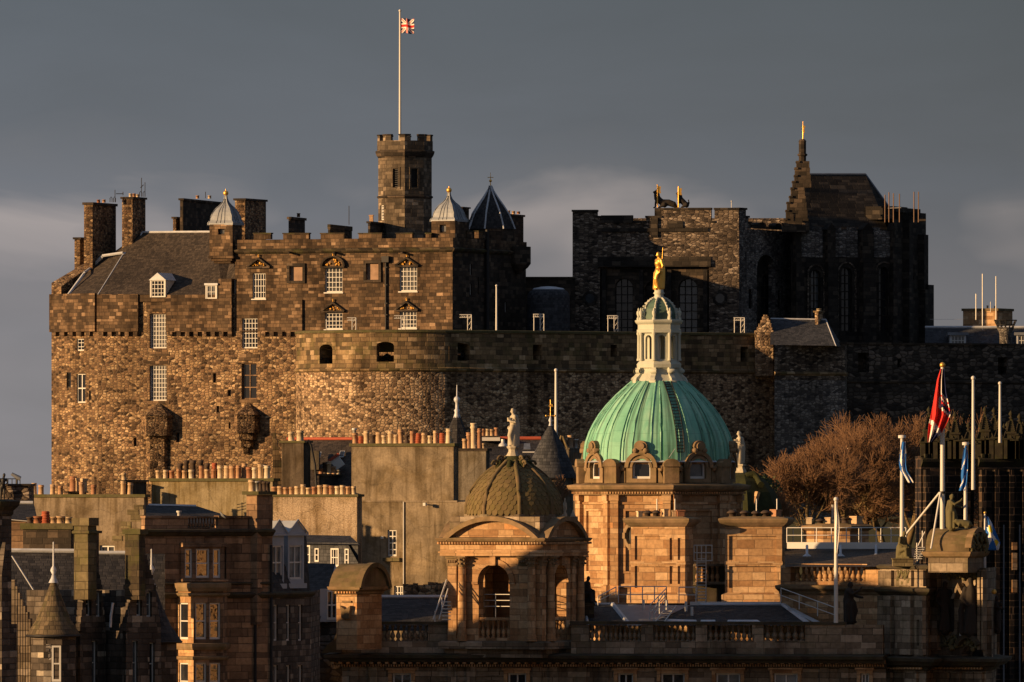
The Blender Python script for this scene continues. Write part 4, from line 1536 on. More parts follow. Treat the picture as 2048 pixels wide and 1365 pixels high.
def gate_frame(px, rt, rb, Y, w, label):
    r = thing('lattice_stand', label, 'stand', P(px, rb, Y), 'white lattice stands on the battery')
    k = Y / F
    T = Matrix.Translation(P(px, rb, Y))
    h = (rb - rt) * k
    w *= k
    for s, nm in ((-1, 'post'), (1, 'post')):
        mb = MB()
        mb.T = T
        x = s * w / 2
        mb.tube([(x, 0, 0), (x, 0, h)], 0.05, 5)
        if s > 0:
            mb.tube([(x - 0.38, 0, 0), (x - 0.38, 0, h)], 0.045, 5)
            for j in range(6):
                mb.tube([(x - 0.38, 0, h * j / 6), (x, 0, h * (j + 1) / 6)], 0.025, 4)
        if s > 0 or random.random() < 0.5:
            mb.build(nm, M['white'], r)
    mb = MB()
    mb.T = T
    for z in (h, h - 0.26):
        mb.tube([(-w / 2 - 0.1, 0, z), (w / 2, 0, z)], 0.045, 5)
    for j in range(5):
        x = -w / 2 + w * j / 5
        mb.tube([(x, 0, h - 0.26), (x + w / 10, 0, h), (x + w / 5, 0, h - 0.26)], 0.028, 4)
    mb.build('lattice_beam', M['white'], r)


for i, (px, rt, w, lb) in enumerate(((704, 636, 16, 'beside the lower left gilded window'), (800, 632, 20, 'overlapping the lower right gilded window'), (932, 630, 22, 'before the shaded palace corner'),
                                     (1078, 629, 20, 'before the domed dark roof'), (1226, 632, 20, 'left of the green dome lantern'), (1479, 636, 20, 'beside the crow-stepped cottage gable'))):
    gate_frame(px, rt, 700, (996, 997, 998, 1000, 1003.5, 1010.5)[i], w, 'small white lattice stand on the battery ' + lb)
pole_thing(993, 574, 700, 998, 0.1, 'plain white pole on the battery in front of the shaded palace corner')
pole_thing(653, 642, 700, 994, 0.06, 'short white post on the battery below a gilded window', cat='post', name='marker_post')


# ---------------------------------------------------------------- war memorial hall
def memorial():
    b = Bld('memorial_hall', 'sombre stone hall with stepped battlements and arched windows in shade behind the battery', 'building', G(1300, 1023) + Vector((0, 0, 55)))
    r = b.root
    p0, p1, p2 = G(1145, 1022.5), G(1478, 1020), G(1582, 1032)
    s0, s1 = Seg(p0, p1), Seg(p1, p2)
    Y = 1021
    zb = Z(720, Y)
    z = lambda row: Z(row, Y)
    k = Y / F
    # front wall below the battlements with a deep bay
    zt = z(462)
    b.facade(s0, zb, zt, [dict(b=(1200, 1418, 532, 676), open=1, depth=0.55)], 'mem_rubble')
    inn = Seg(p0 - s0.n * 0.55, p1 - s0.n * 0.55)
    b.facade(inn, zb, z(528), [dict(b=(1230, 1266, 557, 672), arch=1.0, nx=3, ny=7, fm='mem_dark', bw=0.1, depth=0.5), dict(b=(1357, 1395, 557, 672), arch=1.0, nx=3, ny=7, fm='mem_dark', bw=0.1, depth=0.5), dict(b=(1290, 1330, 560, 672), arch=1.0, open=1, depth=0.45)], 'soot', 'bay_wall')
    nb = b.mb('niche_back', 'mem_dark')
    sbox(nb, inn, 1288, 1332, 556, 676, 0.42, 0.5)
    hd = b.mb('hood_mould', 'mem_dark')
    sbox(hd, s0, 1196, 1422, 520, 534, -0.3, 0.0)
    sbox(hd, s0, 1196, 1422, 514, 519.6, -0.12, 0.0)
    for a in (1205, 1280, 1336, 1408):
        sbox(b.mb('buttress', 'mem_dark'), inn, a, a + 8, 540, 676, -0.6, -0.002)
    # profile of the battlements, left to right
    sp = [(1145, 1194, 424, 462), (1194, 1200, 436, 462), (1200, 1268, 446, 462), (1268, 1292, 446, 462), (1292, 1323, 436, 462), (1323, 1422, 420, 462), (1422, 1429, 446, 462), (1429, 1477.5, 420, 462)]
    for a, c, t, bt in sp:
        wall(b.mb('wall', 'mem_rubble'), s0, z(bt), z(t), (), u0=s0.u(a), u1=s0.u(c))
    pm = b.mb('battlement', ('mem_rubble', 'mem_dark'))
    for a, c, t, bt in sp:
        pm.m = 0
        sbox(pm, s0, a, c, t + 0.2, 480, 0.02, 0.7)
        pm.m = 1
        sbox(pm, s0, a - 1.5, c + 1.0, t - 4, t - 0.05, -0.14, 0.8)
    for a, c, t, bt in ((1202, 1265, 431, 444),):
        pm.m = 1
        sbox(pm, s0, a, c, t, 441.8, -0.05, 0.7)
    pm.m = 1
    sbox(pm, s0, 1204, 1416, 457, 464, -0.16, 0.0)
    sbox(pm, s0, 1302, 1316, 436, 475, -0.22, 0.0)
    sbox(pm, s0, 1335, 1366, 443, 456, -0.14, 0.0)
    # side
    b.facade(s1, zb, z(458), [dict(b=(1514, 1551, 510, 668), open=1, arch=0.6, depth=0.8), dict(b=(1497, 1505, 578, 618), fm='mem_dark', ny=1), dict(b=(1556, 1562, 580, 618), fm='mem_dark', ny=1)], 'mem_pale', 'side_wall')
    nn = Seg(p1 - s1.n * 0.8, p2 - s1.n * 0.8)
    b.facade(nn, zb, z(500), [dict(b=(1522, 1543, 548, 668), fm='mem_dark', nx=2, ny=5, arch=1.0)], 'mem_dark', 'side_bay_wall')
    sm = b.mb('side_battlement', ('mem_pale', 'mem_dark'))
    for a, c, t in ((1478.5, 1492, 420), (1492, 1497, 436), (1497, 1502, 448), (1502, 1581, 458)):
        sm.m = 0
        if t < 458:
            sbox(sm, s1, a, c, t, 458, 0.0, 0.7)
        sm.m = 1
        sbox(sm, s1, a - 0.4, c + 0.4, t - 4, t - 0.05, -0.14, 0.8)
    for a, c in ((1514, 1531), (1549, 1562)):
        u0, u1 = s1.u(a), s1.u(c)
        zz = z(454)
        w = (u1 - u0) / 2
        sm.T = s1.T
        sm.extr([(u0, zz), (u1, zz), (u1, zz + 0.3)] + [(u0 + w + w * math.cos(math.pi * j / 8), zz + 0.3 + 0.28 * math.sin(math.pi * j / 8)) for j in range(1, 8)] + [(u0, zz + 0.3)], -0.1, 0.7)
        sm.T = Matrix.Identity(4)
    # round windows
    for px in (1180, 1440):
        o = MB()
        o.T = s0.T
        u, zz = s0.u(px), s0.z(597, px)
        o8 = lambda rr: [(u + rr * math.cos(2 * math.pi * j / 8 + .39), zz + rr * math.sin(2 * math.pi * j / 8 + .39)) for j in range(8)]
        A, B = o8(0.5), o8(0.78)
        for j in range(8):
            o.extr([A[j], B[j], B[(j + 1) % 8], A[(j + 1) % 8]][::1], -0.1, 0.0)
        oo = o.build('round_window', M['mem_dark'], r)
        g = MB()
        g.T = s0.T
        g.extr(o8(0.5), -0.03, -0.004)
        g.build('pane', M['glass'], oo)
    # flat roof and back
    fl = b.mb('flat_roof', 'lead_dark')
    bk = [G(1582, 1043), G(1145, 1043)]
    fl.poly([(p.x, p.y, z(464)) for p in (p0, p1, p2)] + [(p.x, p.y, z(464)) for p in bk])
    wl = b.mb('wall', 'mem_rubble')
    for A, B in ((p2, bk[0]), (bk[0], bk[1]), (bk[1], p0)):
        wl.quad((A.x, A.y, zb), (B.x, B.y, zb), (B.x, B.y, z(425)), (A.x, A.y, z(425)))
    # finial rod
    ro = MB()
    ro.tube([P(1463, 418, 1022), P(1463, 405, 1022)], 0.04, 5)
    ro.ball(P(1463, 403, 1022), 0.08, 6, 5)
    ro.build('rod', M['white'], r)
    b.done()
    # apse with steep stone roof
    b = Bld('memorial_shrine', 'tall black stone shrine with steep hipped roof, crow-stepped gable and arched windows', 'building', G(1700, 1027) + Vector((0, 0, 55)))
    r = b.root
    q0, q1, q2 = G(1582, 1026), G(1786, 1031), G(1852, 1041)
    t0, t1 = Seg(q0, q1), Seg(q1, q2)
    Y = 1024
    z = lambda row: Z(row, Y)
    zb = z(730)
    win = lambda a, c, t: dict(b=(a, c, t, 664), arch=1.0, nx=2, ny=8, fm='mem_dark', bw=0.1, depth=0.5)
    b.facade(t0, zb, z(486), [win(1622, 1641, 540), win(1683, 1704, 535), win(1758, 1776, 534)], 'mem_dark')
    b.facade(t1, zb, z(418), [dict(b=(1822, 1829, 528, 560), arch=1.0, ny=1, fm='mem_dark')], 'mem_dark', 'side_wall')
    for a, c, t in ((1614, 1649, 528), (1674, 1712, 524), (1749, 1787, 523)):
        am = MB()
        am.T = t0.T
        ua, ub = t0.u(a), t0.u(c)
        um, w = (ua + ub) / 2, (ub - ua) / 2
        zt = t0.z(t, a)
        sp_ = zt - w
        o = [(um + w * math.cos(math.pi * j / 12), sp_ + w * math.sin(math.pi * j / 12)) for j in range(13)]
        i = [(um + (w - 0.16) * math.cos(math.pi * j / 12), sp_ + (w - 0.16) * math.sin(math.pi * j / 12)) for j in range(13)]
        for j in range(12):
            am.extr([o[j], o[j + 1], i[j + 1], i[j]], -0.12, -0.002)
        am.box(ua, ua + 0.16, -0.12, -0.002, t0.z(664, a), sp_)
        am.box(ub - 0.16, ub, -0.12, -0.002, t0.z(664, a), sp_)
        am.build('arch_surround', M['mem_rubble'], r)
    pl = b.mb('pale_panel', 'mem_pale')
    for a, c in ((1601, 1645), (1670, 1715), (1748, 1801)):
        sbox(pl, t0, a, min(c, 1784), 462, 515, -0.03, 0.3)
        for aa, cc in ((a, a + 12), (c - 17, c - 2)):
            sbox(pl, t0, aa, min(cc, 1784), 455, 461.8, -0.03, 0.5)
    for a, c in ((1584, 1600), (1648, 1668), (1718, 1744), (1778, 1786)):
        bm = b.mb('buttress', 'mem_dark')
        sbox(bm, t0, a, c, 520, 730, -1.0, -0.002)
        sbox(bm, t0, a + 2, c - 2, 460, 519.8, -0.6, 0.6)
        u0, u1 = t0.u(a), t0.u(c)
        bm.T = t0.T
        zt = t0.z(460, a)
        bm.add([(u0, -0.6, zt), (u1, -0.6, zt), ((u0 + u1) / 2, -0.6, zt + 0.7), (u0, 0.6, zt), (u1, 0.6, zt), ((u0 + u1) / 2, 0.6, zt + 0.7)], [(0, 1, 2), (1, 4, 5, 2), (4, 3, 5), (3, 0, 2, 5)])
        bm.T = Matrix.Identity(4)
    # battered right outline
    bt = b.mb('buttress', 'mem_dark')
    for a, c, t, e in ((1836, 1844, 470, 580), (1838, 1855, 570, 730), (1806, 1814, 440, 730)):
        sbox(bt, t1, a, c, t, e, -0.7, 0.5)
    # main roof
    rf = b.mb('roof', 'mem_dark')
    e0, e1 = P(1588, 486, 1026.3), P(1786, 486, 1031)
    g0, g1 = P(1612, 349, 1033), P(1731, 349, 1036)
    rf.poly([e0, e1, g1, g0])
    rf.poly([e1, P(1800, 440, 1038), g1])
    rf.poly([P(1800, 440, 1038), P(1800, 486, 1048), P(1588, 486, 1044), g0, g1])
    rd = b.mb('flashing', 'lead_dark')
    rd.tube([g0, g1], 0.13, 6)
    rd.tube([g1, P(1782, 420, 1036)], 0.1, 5)
    # crow-stepped gable and spirelet
    gb = b.mb('stepped_gable', 'soot')
    steps = [(1565, 446), (1569, 437), (1573, 420), (1575, 404), (1580, 392), (1583, 375), (1586, 362), (1590, 350), (1591, 335), (1594, 322)]
    for i, (a, t) in enumerate(steps):
        e = 464 if i == 0 else steps[i - 1][1] + 0.1
        cpx = 1600 + 16 * (1 - i / 9.0) if i < 6 else 1620 - (i - 6) * 1.2
        gb.box(X(a, Y), X(cpx + 3, Y), Y + 0.9, Y + 3.2, z(e), z(t))
        gb.box(X(a - 1.2, Y), X(a + 6, Y), Y + 0.75, Y + 3.3, z(t + 3), z(t) + 0.03)
    gb.prism(oct_pts((X(1606, Y), Y + 2), 0.4, 22.5), z(322), z(282))
    gb.moulding(oct_pts((X(1606, Y), Y + 2), 0.4, 22.5), [(0, z(312)), (0.14, z(310)), (0.14, z(308)), (0, z(306))], True)
    gb.moulding(oct_pts((X(1606, Y), Y + 2), 0.4, 22.5), [(-0.15, z(282)), (0.05, z(282)), (-0.1, z(278)), (-0.35, z(277))], True)
    pn = MB()
    pn.tube([P(1606, 279, Y + 2), P(1606, 243, Y + 2)], 0.08, 6, 0.03)
    pn.extr([(X(1606, Y), z(265)), (X(1611, Y), z(264)), (X(1610, Y), z(257)), (X(1612, Y), z(251)), (X(1606, Y), z(250))], Y + 1.98, Y + 2.02)
    pn.build('gilded_pennant', M['gold'], r)
    # right tower top
    tp = b.mb('side_battlement', 'mem_dark')
    sbox(tp, t1, 1786.5, 1815, 414, 440, 0.0, 3.0)
    sbox(tp, t1, 1790, 1812, 420, 425, -0.15, 3.1)
    sbox(tp, t1, 1815.5, 1841, 418, 440, 0.0, 3.0)
    for A, B in ((q2, G(1852, 1052)), (G(1582, 1043), q0)):
        w_ = b.mb('wall', 'mem_dark')
        w_.quad((A.x, A.y, zb), (B.x, B.y, zb), (B.x, B.y, z(440)), (A.x, A.y, z(440)))
    b.done()
    # scaffold poles over its roof
    sc = thing('scaffold', 'bare scaffold poles standing over the right side of the shrine roof', 'scaffold', P(1800, 440, 1027))
    for px, t in ((1770, 390), (1778, 385), (1787, 387), (1799, 388), (1828, 384), (1837, 384)):
        m = MB()
        m.tube([P(px, 445, 1027), P(px, t, 1027)], 0.06, 5)
        m.build('pole', M['rust'], sc)
    m = MB()
    m.tube([P(1776, 417, 1027), P(1802, 416, 1027)], 0.04, 5)
    m.build('rail', M['steel'], sc)
    m = MB()
    m.box(X(1839, 1027), X(1851, 1027), 1026, 1027.5, Z(443, 1027), Z(439, 1027))
    m.build('plank', M['soot'], sc)


memorial()


def link_wall():
    b = Bld('link_wall', 'dark linking wall with a wide archway between palace and memorial hall', 'wall', P(1095, 700, 1022))
    sg = Seg(G(1040, 1021), G(1150, 1021))
    b.facade(sg, Z(720, 1021), Z(556, 1021), [dict(b=(1056, 1141, 574, 715), arch=0.5, open=1, depth=1.2)], 'soot')
    c = b.mb('coping', 'soot_moss')
    c.moulding([tuple(sg.A.xy), tuple(sg.B.xy)], [(0, Z(557, 1021)), (0.15, Z(557, 1021)), (0.15, Z(554, 1021)), (-1.2, Z(554, 1021)), (-1.2, Z(720, 1021))])
    b.done()
    d = Bld('domed_pavilion', 'dark rounded slate pavilion roof with a pale lead crown behind the linking wall', 'building', P(1098, 700, 1012))
    k = 1012 / F
    m = d.mb('roof', 'slate_blue')
    c = (X(1097, 1012), 1012.0)
    z = lambda q: Z(q, 1012)
    m.lathe([(43 * k, z(700)), (43 * k, z(598)), (42 * k, z(590)), (38 * k, z(584)), (31 * k, z(579))], 28, c)
    n = d.mb('lead_crown', 'lead')
    n.lathe([(32.5 * k, z(579.5)), (30 * k, z(577)), (15 * k, z(574)), (0.05, z(573))], 28, c)
    d.done()


link_wall()


def cottage():
    b = Bld('castle_cottage', 'small stone cottage with slate roof and crow-stepped gable on the battery end', 'cottage', P(1600, 745, 1004))
    Y = 1002.5
    z = lambda q: Z(q, Y)
    sg = Seg(G(1548, 1002.0), G(1670, 1005.2))
    b.facade(sg, z(752), z(688), [dict(b=(1612.5, 1625, 689.5, 709), nx=3, ny=4, bw=0.07, fw=0.12)], 'mem_rubble')
    rf = b.mb('roof', 'slate_blue')
    rf.poly([P(1540, 690, 1001.6), P(1672, 692, 1001.2), P(1652, 640, 1006.5), P(1542, 638, 1006.5)])
    rf.poly([P(1542, 638, 1006.5), P(1652, 640, 1006.5), P(1690, 700, 1012), P(1542, 700, 1012)])
    rf.poly([P(1672, 692, 1001.2), P(1690, 700, 1012), P(1652, 640, 1006.5)])
    rl = b.mb('flashing', 'lead')
    rl.tube([P(1541, 638, 1006.5), P(1652, 640, 1006.5)], 0.1, 5)
    rl.tube([P(1652, 640, 1006.5), P(1672, 692, 1001.2)], 0.06, 5)
    g = b.mb('stepped_gable', 'bat_rubble')
    st = ((1511, 1547, 661), (1516, 1545, 654), (1519, 1543, 647), (1523, 1541, 640), (1526, 1538, 633), (1529, 1535, 629))
    for i, (a, c, t) in enumerate(st):
        g.box(X(a, Y), X(c, Y), Y + 1.5, Y + 4.2, z(752) if i == 0 else z(st[i - 1][2]) + 0.002, z(t))
    stack(b.root, 1630, 1636, 1646, 622, 652, 1005.5, 22, 'bat_rubble', 'bat_ashlar', [(1638, 617, 'plain', 1.4)], 3)
    b.done()


cottage()


def curtain():
    b = Bld('curtain_wall', 'long dark shaded stone curtain wall running to the right edge of the castle', 'wall', P(1870, 860, 1008))
    pts = [tuple(G(1664, 1008).xy), tuple(G(1860, 1013).xy), tuple(G(2140, 1021).xy)]
    zt, zs = Z(688, 1005), Z(764, 1005)
    for i in range(2):
        sg = Seg(pts[i], pts[i + 1])
        ws = [dict(b=(1716, 1738, 706, 745), open=1, depth=1.2), dict(b=(1795, 1803, 718, 735), open=1, depth=1.2)] if i == 0 else [dict(b=(1996, 2014, 715, 750), open=1, depth=1.2)]
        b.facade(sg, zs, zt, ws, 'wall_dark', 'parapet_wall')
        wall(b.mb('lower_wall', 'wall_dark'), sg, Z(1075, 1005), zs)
    c = b.mb('coping', 'soot')
    c.moulding(pts, [(0, zt), (0.12, zt), (0.12, zt + 0.2), (-1.2, zt + 0.22), (-1.2, zt - 4)])
    s = b.mb('string_course', 'soot')
    s.moulding(pts, [(0, zs - 0.1), (0.15, zs), (0.15, zs + 0.15), (0, zs + 0.25)])
    b.done()


curtain()


def barracks():
    b = Bld('barrack_block', 'long slate roofed block with white dormers showing above the dark curtain wall', 'building', P(1960, 720, 1030))
    r = b.root
    Y = 1026
    rf = b.mb('roof', 'slate_blue')
    rf.poly([P(1850, 705, Y), P(2140, 705, Y), P(2140, 656, 1031), P(1850, 656, 1031)])
    rf.poly([P(1850, 656, 1031), P(2140, 656, 1031), P(2140, 705, 1037), P(1850, 705, 1037)])
    wl = b.mb('wall', 'mem_rubble')
    wl.prism([tuple(G(q, y).xy) for q, y in ((1852, Y + 0.2), (2138, Y + 0.2), (2138, 1036.8), (1852, 1036.8))], Z(780, Y), Z(705, Y))
    l = b.mb('flashing', 'lead')
    l.tube([P(1850, 655, 1031), P(2140, 655, 1031)], 0.16, 6)
    for a, c, t, e in ((1900, 1932, 671, 692), (2034, 2066, 671, 692)):
        d = MB()
        sg = Seg(G(a, Y - 0.5), G(c, Y - 0.5))
        d.T = sg.T
        L = sg.L
        zt, z0 = sg.z(t, a), sg.z(e, a)
        d.box(0, 0.12, 0, 3, z0, zt)
        d.box(L - 0.12, L, 0, 3, z0, zt)
        d.m = 1
        d.box(-0.25, L + 0.25, -0.2, 3.5, zt, zt + 0.3)
        o = d.build('dormer', [M['lead'], M['lead_dark']], r)
        window(o, sg, 0.12, L - 0.12, z0, zt - 0.02, 4, 2, bw=0.07, rec=0.1, gm=M['glass_pale'])
    stack(r, 1926, 1995, 2025, 617, 668, 1031, 24, 'bank', 'bank_roof', [(1975, 611, 'plain', 0.6), (1990, 612, 'plain', 0.6)], 5, 0.12)
    # iron basket on its stone stalk
    f = MB()
    c = (X(2011, 1022), 1022.0)
    z = lambda q: Z(q, 1022)
    f.lathe([(0.62, z(720)), (0.62, z(668)), (0.9, z(655))], 12, c)
    fo = f.build('stone_stalk', M['mem_pale'], r)
    g = MB()
    for j in range(12):
        a = 2 * math.pi * j / 12
        g.tube([(c[0] + 0.7 * math.cos(a), c[1] + 0.7 * math.sin(a), z(659)), (c[0] + 1.15 * math.cos(a), c[1] + 1.15 * math.sin(a), z(640))], 0.05, 4)
    for q, rr in ((641, 1.13), (650, 0.92)):
        g.tube([(c[0] + rr * math.cos(2 * math.pi * j / 16), c[1] + rr * math.sin(2 * math.pi * j / 16), z(q)) for j in range(17)], 0.05, 4)
    g.build('iron_basket', M['black_iron'], fo)
    an = MB()
    for px, t, e in ((1952, 588, 640), (1965, 548, 660), (1992, 553, 640), (1981, 604, 625)):
        an.tube([P(px, e, 1030), P(px, t, 1030)], 0.05 if t < 600 else 0.025, 4)
    an.tube([P(1860, 639, 1030), P(1926, 639, 1030)], 0.015, 3)
    an.build_each('roof_aerial', M['steel'], r)
    b.done()


barracks()


def beast(name, label, px, rb, Y, h, facing, lying):
    p = P(px, rb, Y)
    T = Matrix.Translation(p) @ Matrix.Scale(facing, 4, (1, 0, 0))
    r = thing(name, label, 'statue', p, 'heraldic beasts on the memorial hall roof')
    f = lambda *q: T @ Vector(q)
    k = h / 2.0
    ch = [[(f(0.55 * k, 0, 0.35 * k), 0.3 * k), (f(0.1 * k, 0, 0.75 * k), 0.36 * k), (f(-0.25 * k, 0, 1.1 * k), 0.36 * k), (f(-0.3 * k, 0, 1.5 * k), 0.33 * k), (f(-0.34 * k, 0, 1.8 * k), 0.27 * k), (f(-0.58 * k, 0, 1.72 * k), 0.14 * k)]]
    for s in (-0.17 * k, 0.17 * k):
        ch.append([(f(-0.3 * k, s, 1.05 * k), 0.17 * k), (f(-0.42 * k, s, 0.5 * k), 0.12 * k), (f(-0.45 * k, s, 0.08 * k), 0.1 * k), (f(-0.62 * k, s, 0.06 * k), 0.09 * k)])
        ch.append([(f(0.5 * k, s * 1.4, 0.4 * k), 0.27 * k), (f(0.15 * k, s * 1.6, 0.22 * k), 0.15 * k), (f(-0.1 * k, s * 1.6, 0.07 * k), 0.09 * k)])
        ch.append([(f(-0.4 * k, s * 0.8, 1.85 * k), 0.09 * k), (f(-0.36 * k, s * 1.1, 2.0 * k), 0.04 * k)])
    if lying:
        ch.append([(f(0.4 * k, 0, 0.62 * k), 0.36 * k), (f(1.0 * k, 0, 0.6 * k), 0.36 * k), (f(1.55 * k, 0, 0.4 * k), 0.34 * k), (f(1.85 * k, 0, 0.12 * k), 0.16 * k)])
    else:
        ch.append([(f(0.7 * k, 0, 0.2 * k), 0.08 * k), (f(0.85 * k, 0, 0.6 * k), 0.07 * k), (f(0.75 * k, 0, 0.95 * k), 0.1 * k)])
    skinned('body', ch, M['statue_dark'], r, voxel=0.06)
    m = MB()
    m.box(p.x - 0.5, p.x + (1.9 * k if lying else 0.8), Y - 0.45, Y + 0.45, p.z - 1.2, p.z + 0.02)
    m.build('plinth', M['mem_dark'], r)
    g = MB()
    x0 = px - 4 if lying else px - 7
    top = rb - h * F / Y * 1.28
    g.tube([P(x0, rb - 2, Y - 0.35), P(x0, top, Y - 0.35)], 0.07, 6)
    a = P(x0, top + 3, Y - 0.35)
    g.extr([(a.x, a.z - 0.72), (a.x + 0.36, a.z - 0.75), (a.x + 0.3, a.z - 0.4), (a.x + 0.36, a.z - 0.06), (a.x, a.z)], Y - 0.38, Y - 0.33)
    g.build('gilded_banner', M['gold'], r)


beast('lion_statue', 'dark crouching beast statue holding the taller gold banner on the battlements', 1319, 417, 1022, 1.9, 1, True)
beast('unicorn_statue', 'dark upright beast statue holding the shorter gold banner on the battlements', 1364, 417, 1022, 1.75, 1, False)
# ---------------------------------------------------------------- tenements of the old town
def railing(parent, a, b, n, h, mid=True, rad=0.03, mat='steel', name='railing', each=False):
    """posts and rails between two points at foot level"""
    a, b = Vector(a), Vector(b)
    up = Vector((0, 0, h))
    m = MB()
    m.tube([a + up, b + up], rad, 5)
    if mid:
        m.tube([a + up * 0.5, b + up * 0.5], rad * 0.8, 5)
    for i in range(n + 1):
        p = a + (b - a) * i / n
        m.tube([p, p + up], rad, 5)
    return m.build(name, M[mat], parent)


def gable_block(name, label, px0, pxm, px1, rt, rb, Y, phi, mat, potl, cap='moss_cap', capr=6, group=None, wins=(), extra=None, cat='building', back=8.0):
    """tall rendered chimney gable of a tenement: face px0..pxm, return pxm..px1"""
    b = Bld(name, label, cat, P((px0 + pxm) / 2, rb, Y), group)
    A0 = rot_foot(px0, pxm, px1, Y, phi)
    s = Seg(A0[0], A0[1])
    zt, zb = Z(rt + capr, Y), Z(rb, Y)
    b.facade(s, zb, zt, list(wins), mat, 'gable_wall')
    w = b.mb('gable_wall', mat)
    for i in (1, 2, 3):
        p, q = A0[i], A0[(i + 1) % 4]
        w.quad((p[0], p[1], zb), (q[0], q[1], zb), (q[0], q[1], zt), (p[0], p[1], zt))
    cm = MB()
    cm.prism(grow(A0, 0.13), zt, Z(rt, Y), bottom=True)
    co = cm.build('chimney_coping', M[cap], b.root)
    # pots sit along the line of the gable
    for q in potl:
        px, t, kind = q[:3]
        wd = q[3] if len(q) > 3 else 1.0
        dr = q[4] if len(q) > 4 else 0.55
        k = (px - px0) / (pxm - px0)
        p = Vector(A0[0]) * (1 - k) + Vector(A0[1]) * k
        nn = -Vector((s.n.x, s.n.y)) * dr
        y = p.y + nn.y
        h = (rt - t) * y / F
        inst('chimney_pot', pot_mesh(kind), co, (X(px, y), y, Z(rt, Y) - 0.03), (wd * random.uniform(0.86, 1.16), wd, h * random.uniform(0.84, 1.12)), random.uniform(0, 6), 0.04)
    if extra:
        extra(b, s, A0)
    b.done()
    return b


def row(px0, px1, n, t, kind='plain', w=1.0, jit=1.5, dr=0.55):
    return [(px0 + (px1 - px0) * i / (n - 1) + random.uniform(-jit, jit) * 0.4, t + random.uniform(-jit, jit), kind, w * random.uniform(0.95, 1.05), dr) for i in range(n)]


def gable_a_extra(b, s, ft):
    q = b.mb('quoin', 'ten_moss')
    for a, c, t, e in ((268, 287, 1010, 1019), (255, 278, 1019.5, 1030), (262, 287, 1030.5, 1043), (242, 262, 1043.5, 1057), (258, 287, 1057.5, 1064), (240, 270, 1064.5, 1072), (225, 245, 1072, 1082), (262, 288, 1080, 1092)):
        sbox(q, s, a, c, t, e, -0.05, 0.0)
    stack(b.root, 240, 246, 293, 960, 1000, 694, 14, 'harl_dark', 'soot_moss', [(248, 946, 'plain')], 4)
    stack(b.root, 136, 141, 172, 983, 992, 690, 14, 'soot', 'soot', [(146, 953, 'plain', 1.4), (156, 954, 'square', 0.8), (165, 957, 'square', 0.9)], 3)


gable_block('tenement_gable', 'tan rendered chimney gable with spaced pale pots at the lower left below the palace', 62, 288, 296, 989, 1420, 686, 24, 'harl_tan',
            [(69, 968, 'plain'), (82, 967, 'plain'), (105, 967, 'plain'), (121, 968, 'plain'), (164, 966, 'plain'), (187, 966, 'plain'), (246, 964, 'plain'), (260, 965, 'plain')], group='chimney gables of the tenements',
            wins=[dict(b=(199, 229, 1091, 1108), nx=2, ny=1, fw=0.12, bw=0.1)], extra=gable_a_extra)
gable_block('tenement_gable', 'yellow rendered chimney gable with a crowded row of tall orange pots', 303, 545, 556, 957, 1420, 692, 22, 'harl_tan2',
            [(317, 938, 'plain'), (331, 938, 'plain'), (344, 938, 'plain'), (357, 938, 'plain'), (369, 938, 'plain'), (383, 938, 'plain'), (403, 933, 'plain'), (414, 935, 'plain'), (427, 935, 'plain'), (441, 929, 'plain', 1.2), (453, 930, 'plain', 1.1),
             (465, 929, 'plain', 1.25), (477, 929, 'plain', 1.25), (499, 929, 'plain', 1.2), (510, 930, 'plain', 1.1), (522, 929, 'plain', 1.1), (534, 929, 'plain', 1.2)] +
            [(361, 921, 'dark', 1.1, 1.3), (373, 922, 'dark', 1, 1.3), (386, 922, 'dark', 1.2, 1.3), (403, 921, 'dark', 1, 1.3), (415, 921, 'dark', 1, 1.3), (430, 926, 'louvre', 0.8, 1.3), (488, 926, 'plain', 1, 1.3), (528, 927, 'flue', 1, 1.3)], group='chimney gables of the tenements')
gable_block('tenement_gable', 'pebbledashed chimney gable with a row of small clay pots beside the big ochre gable', 546, 714, 724, 989, 1420, 681, 24, 'pebble', row(549, 708, 15, 972), group='chimney gables of the tenements', capr=5)


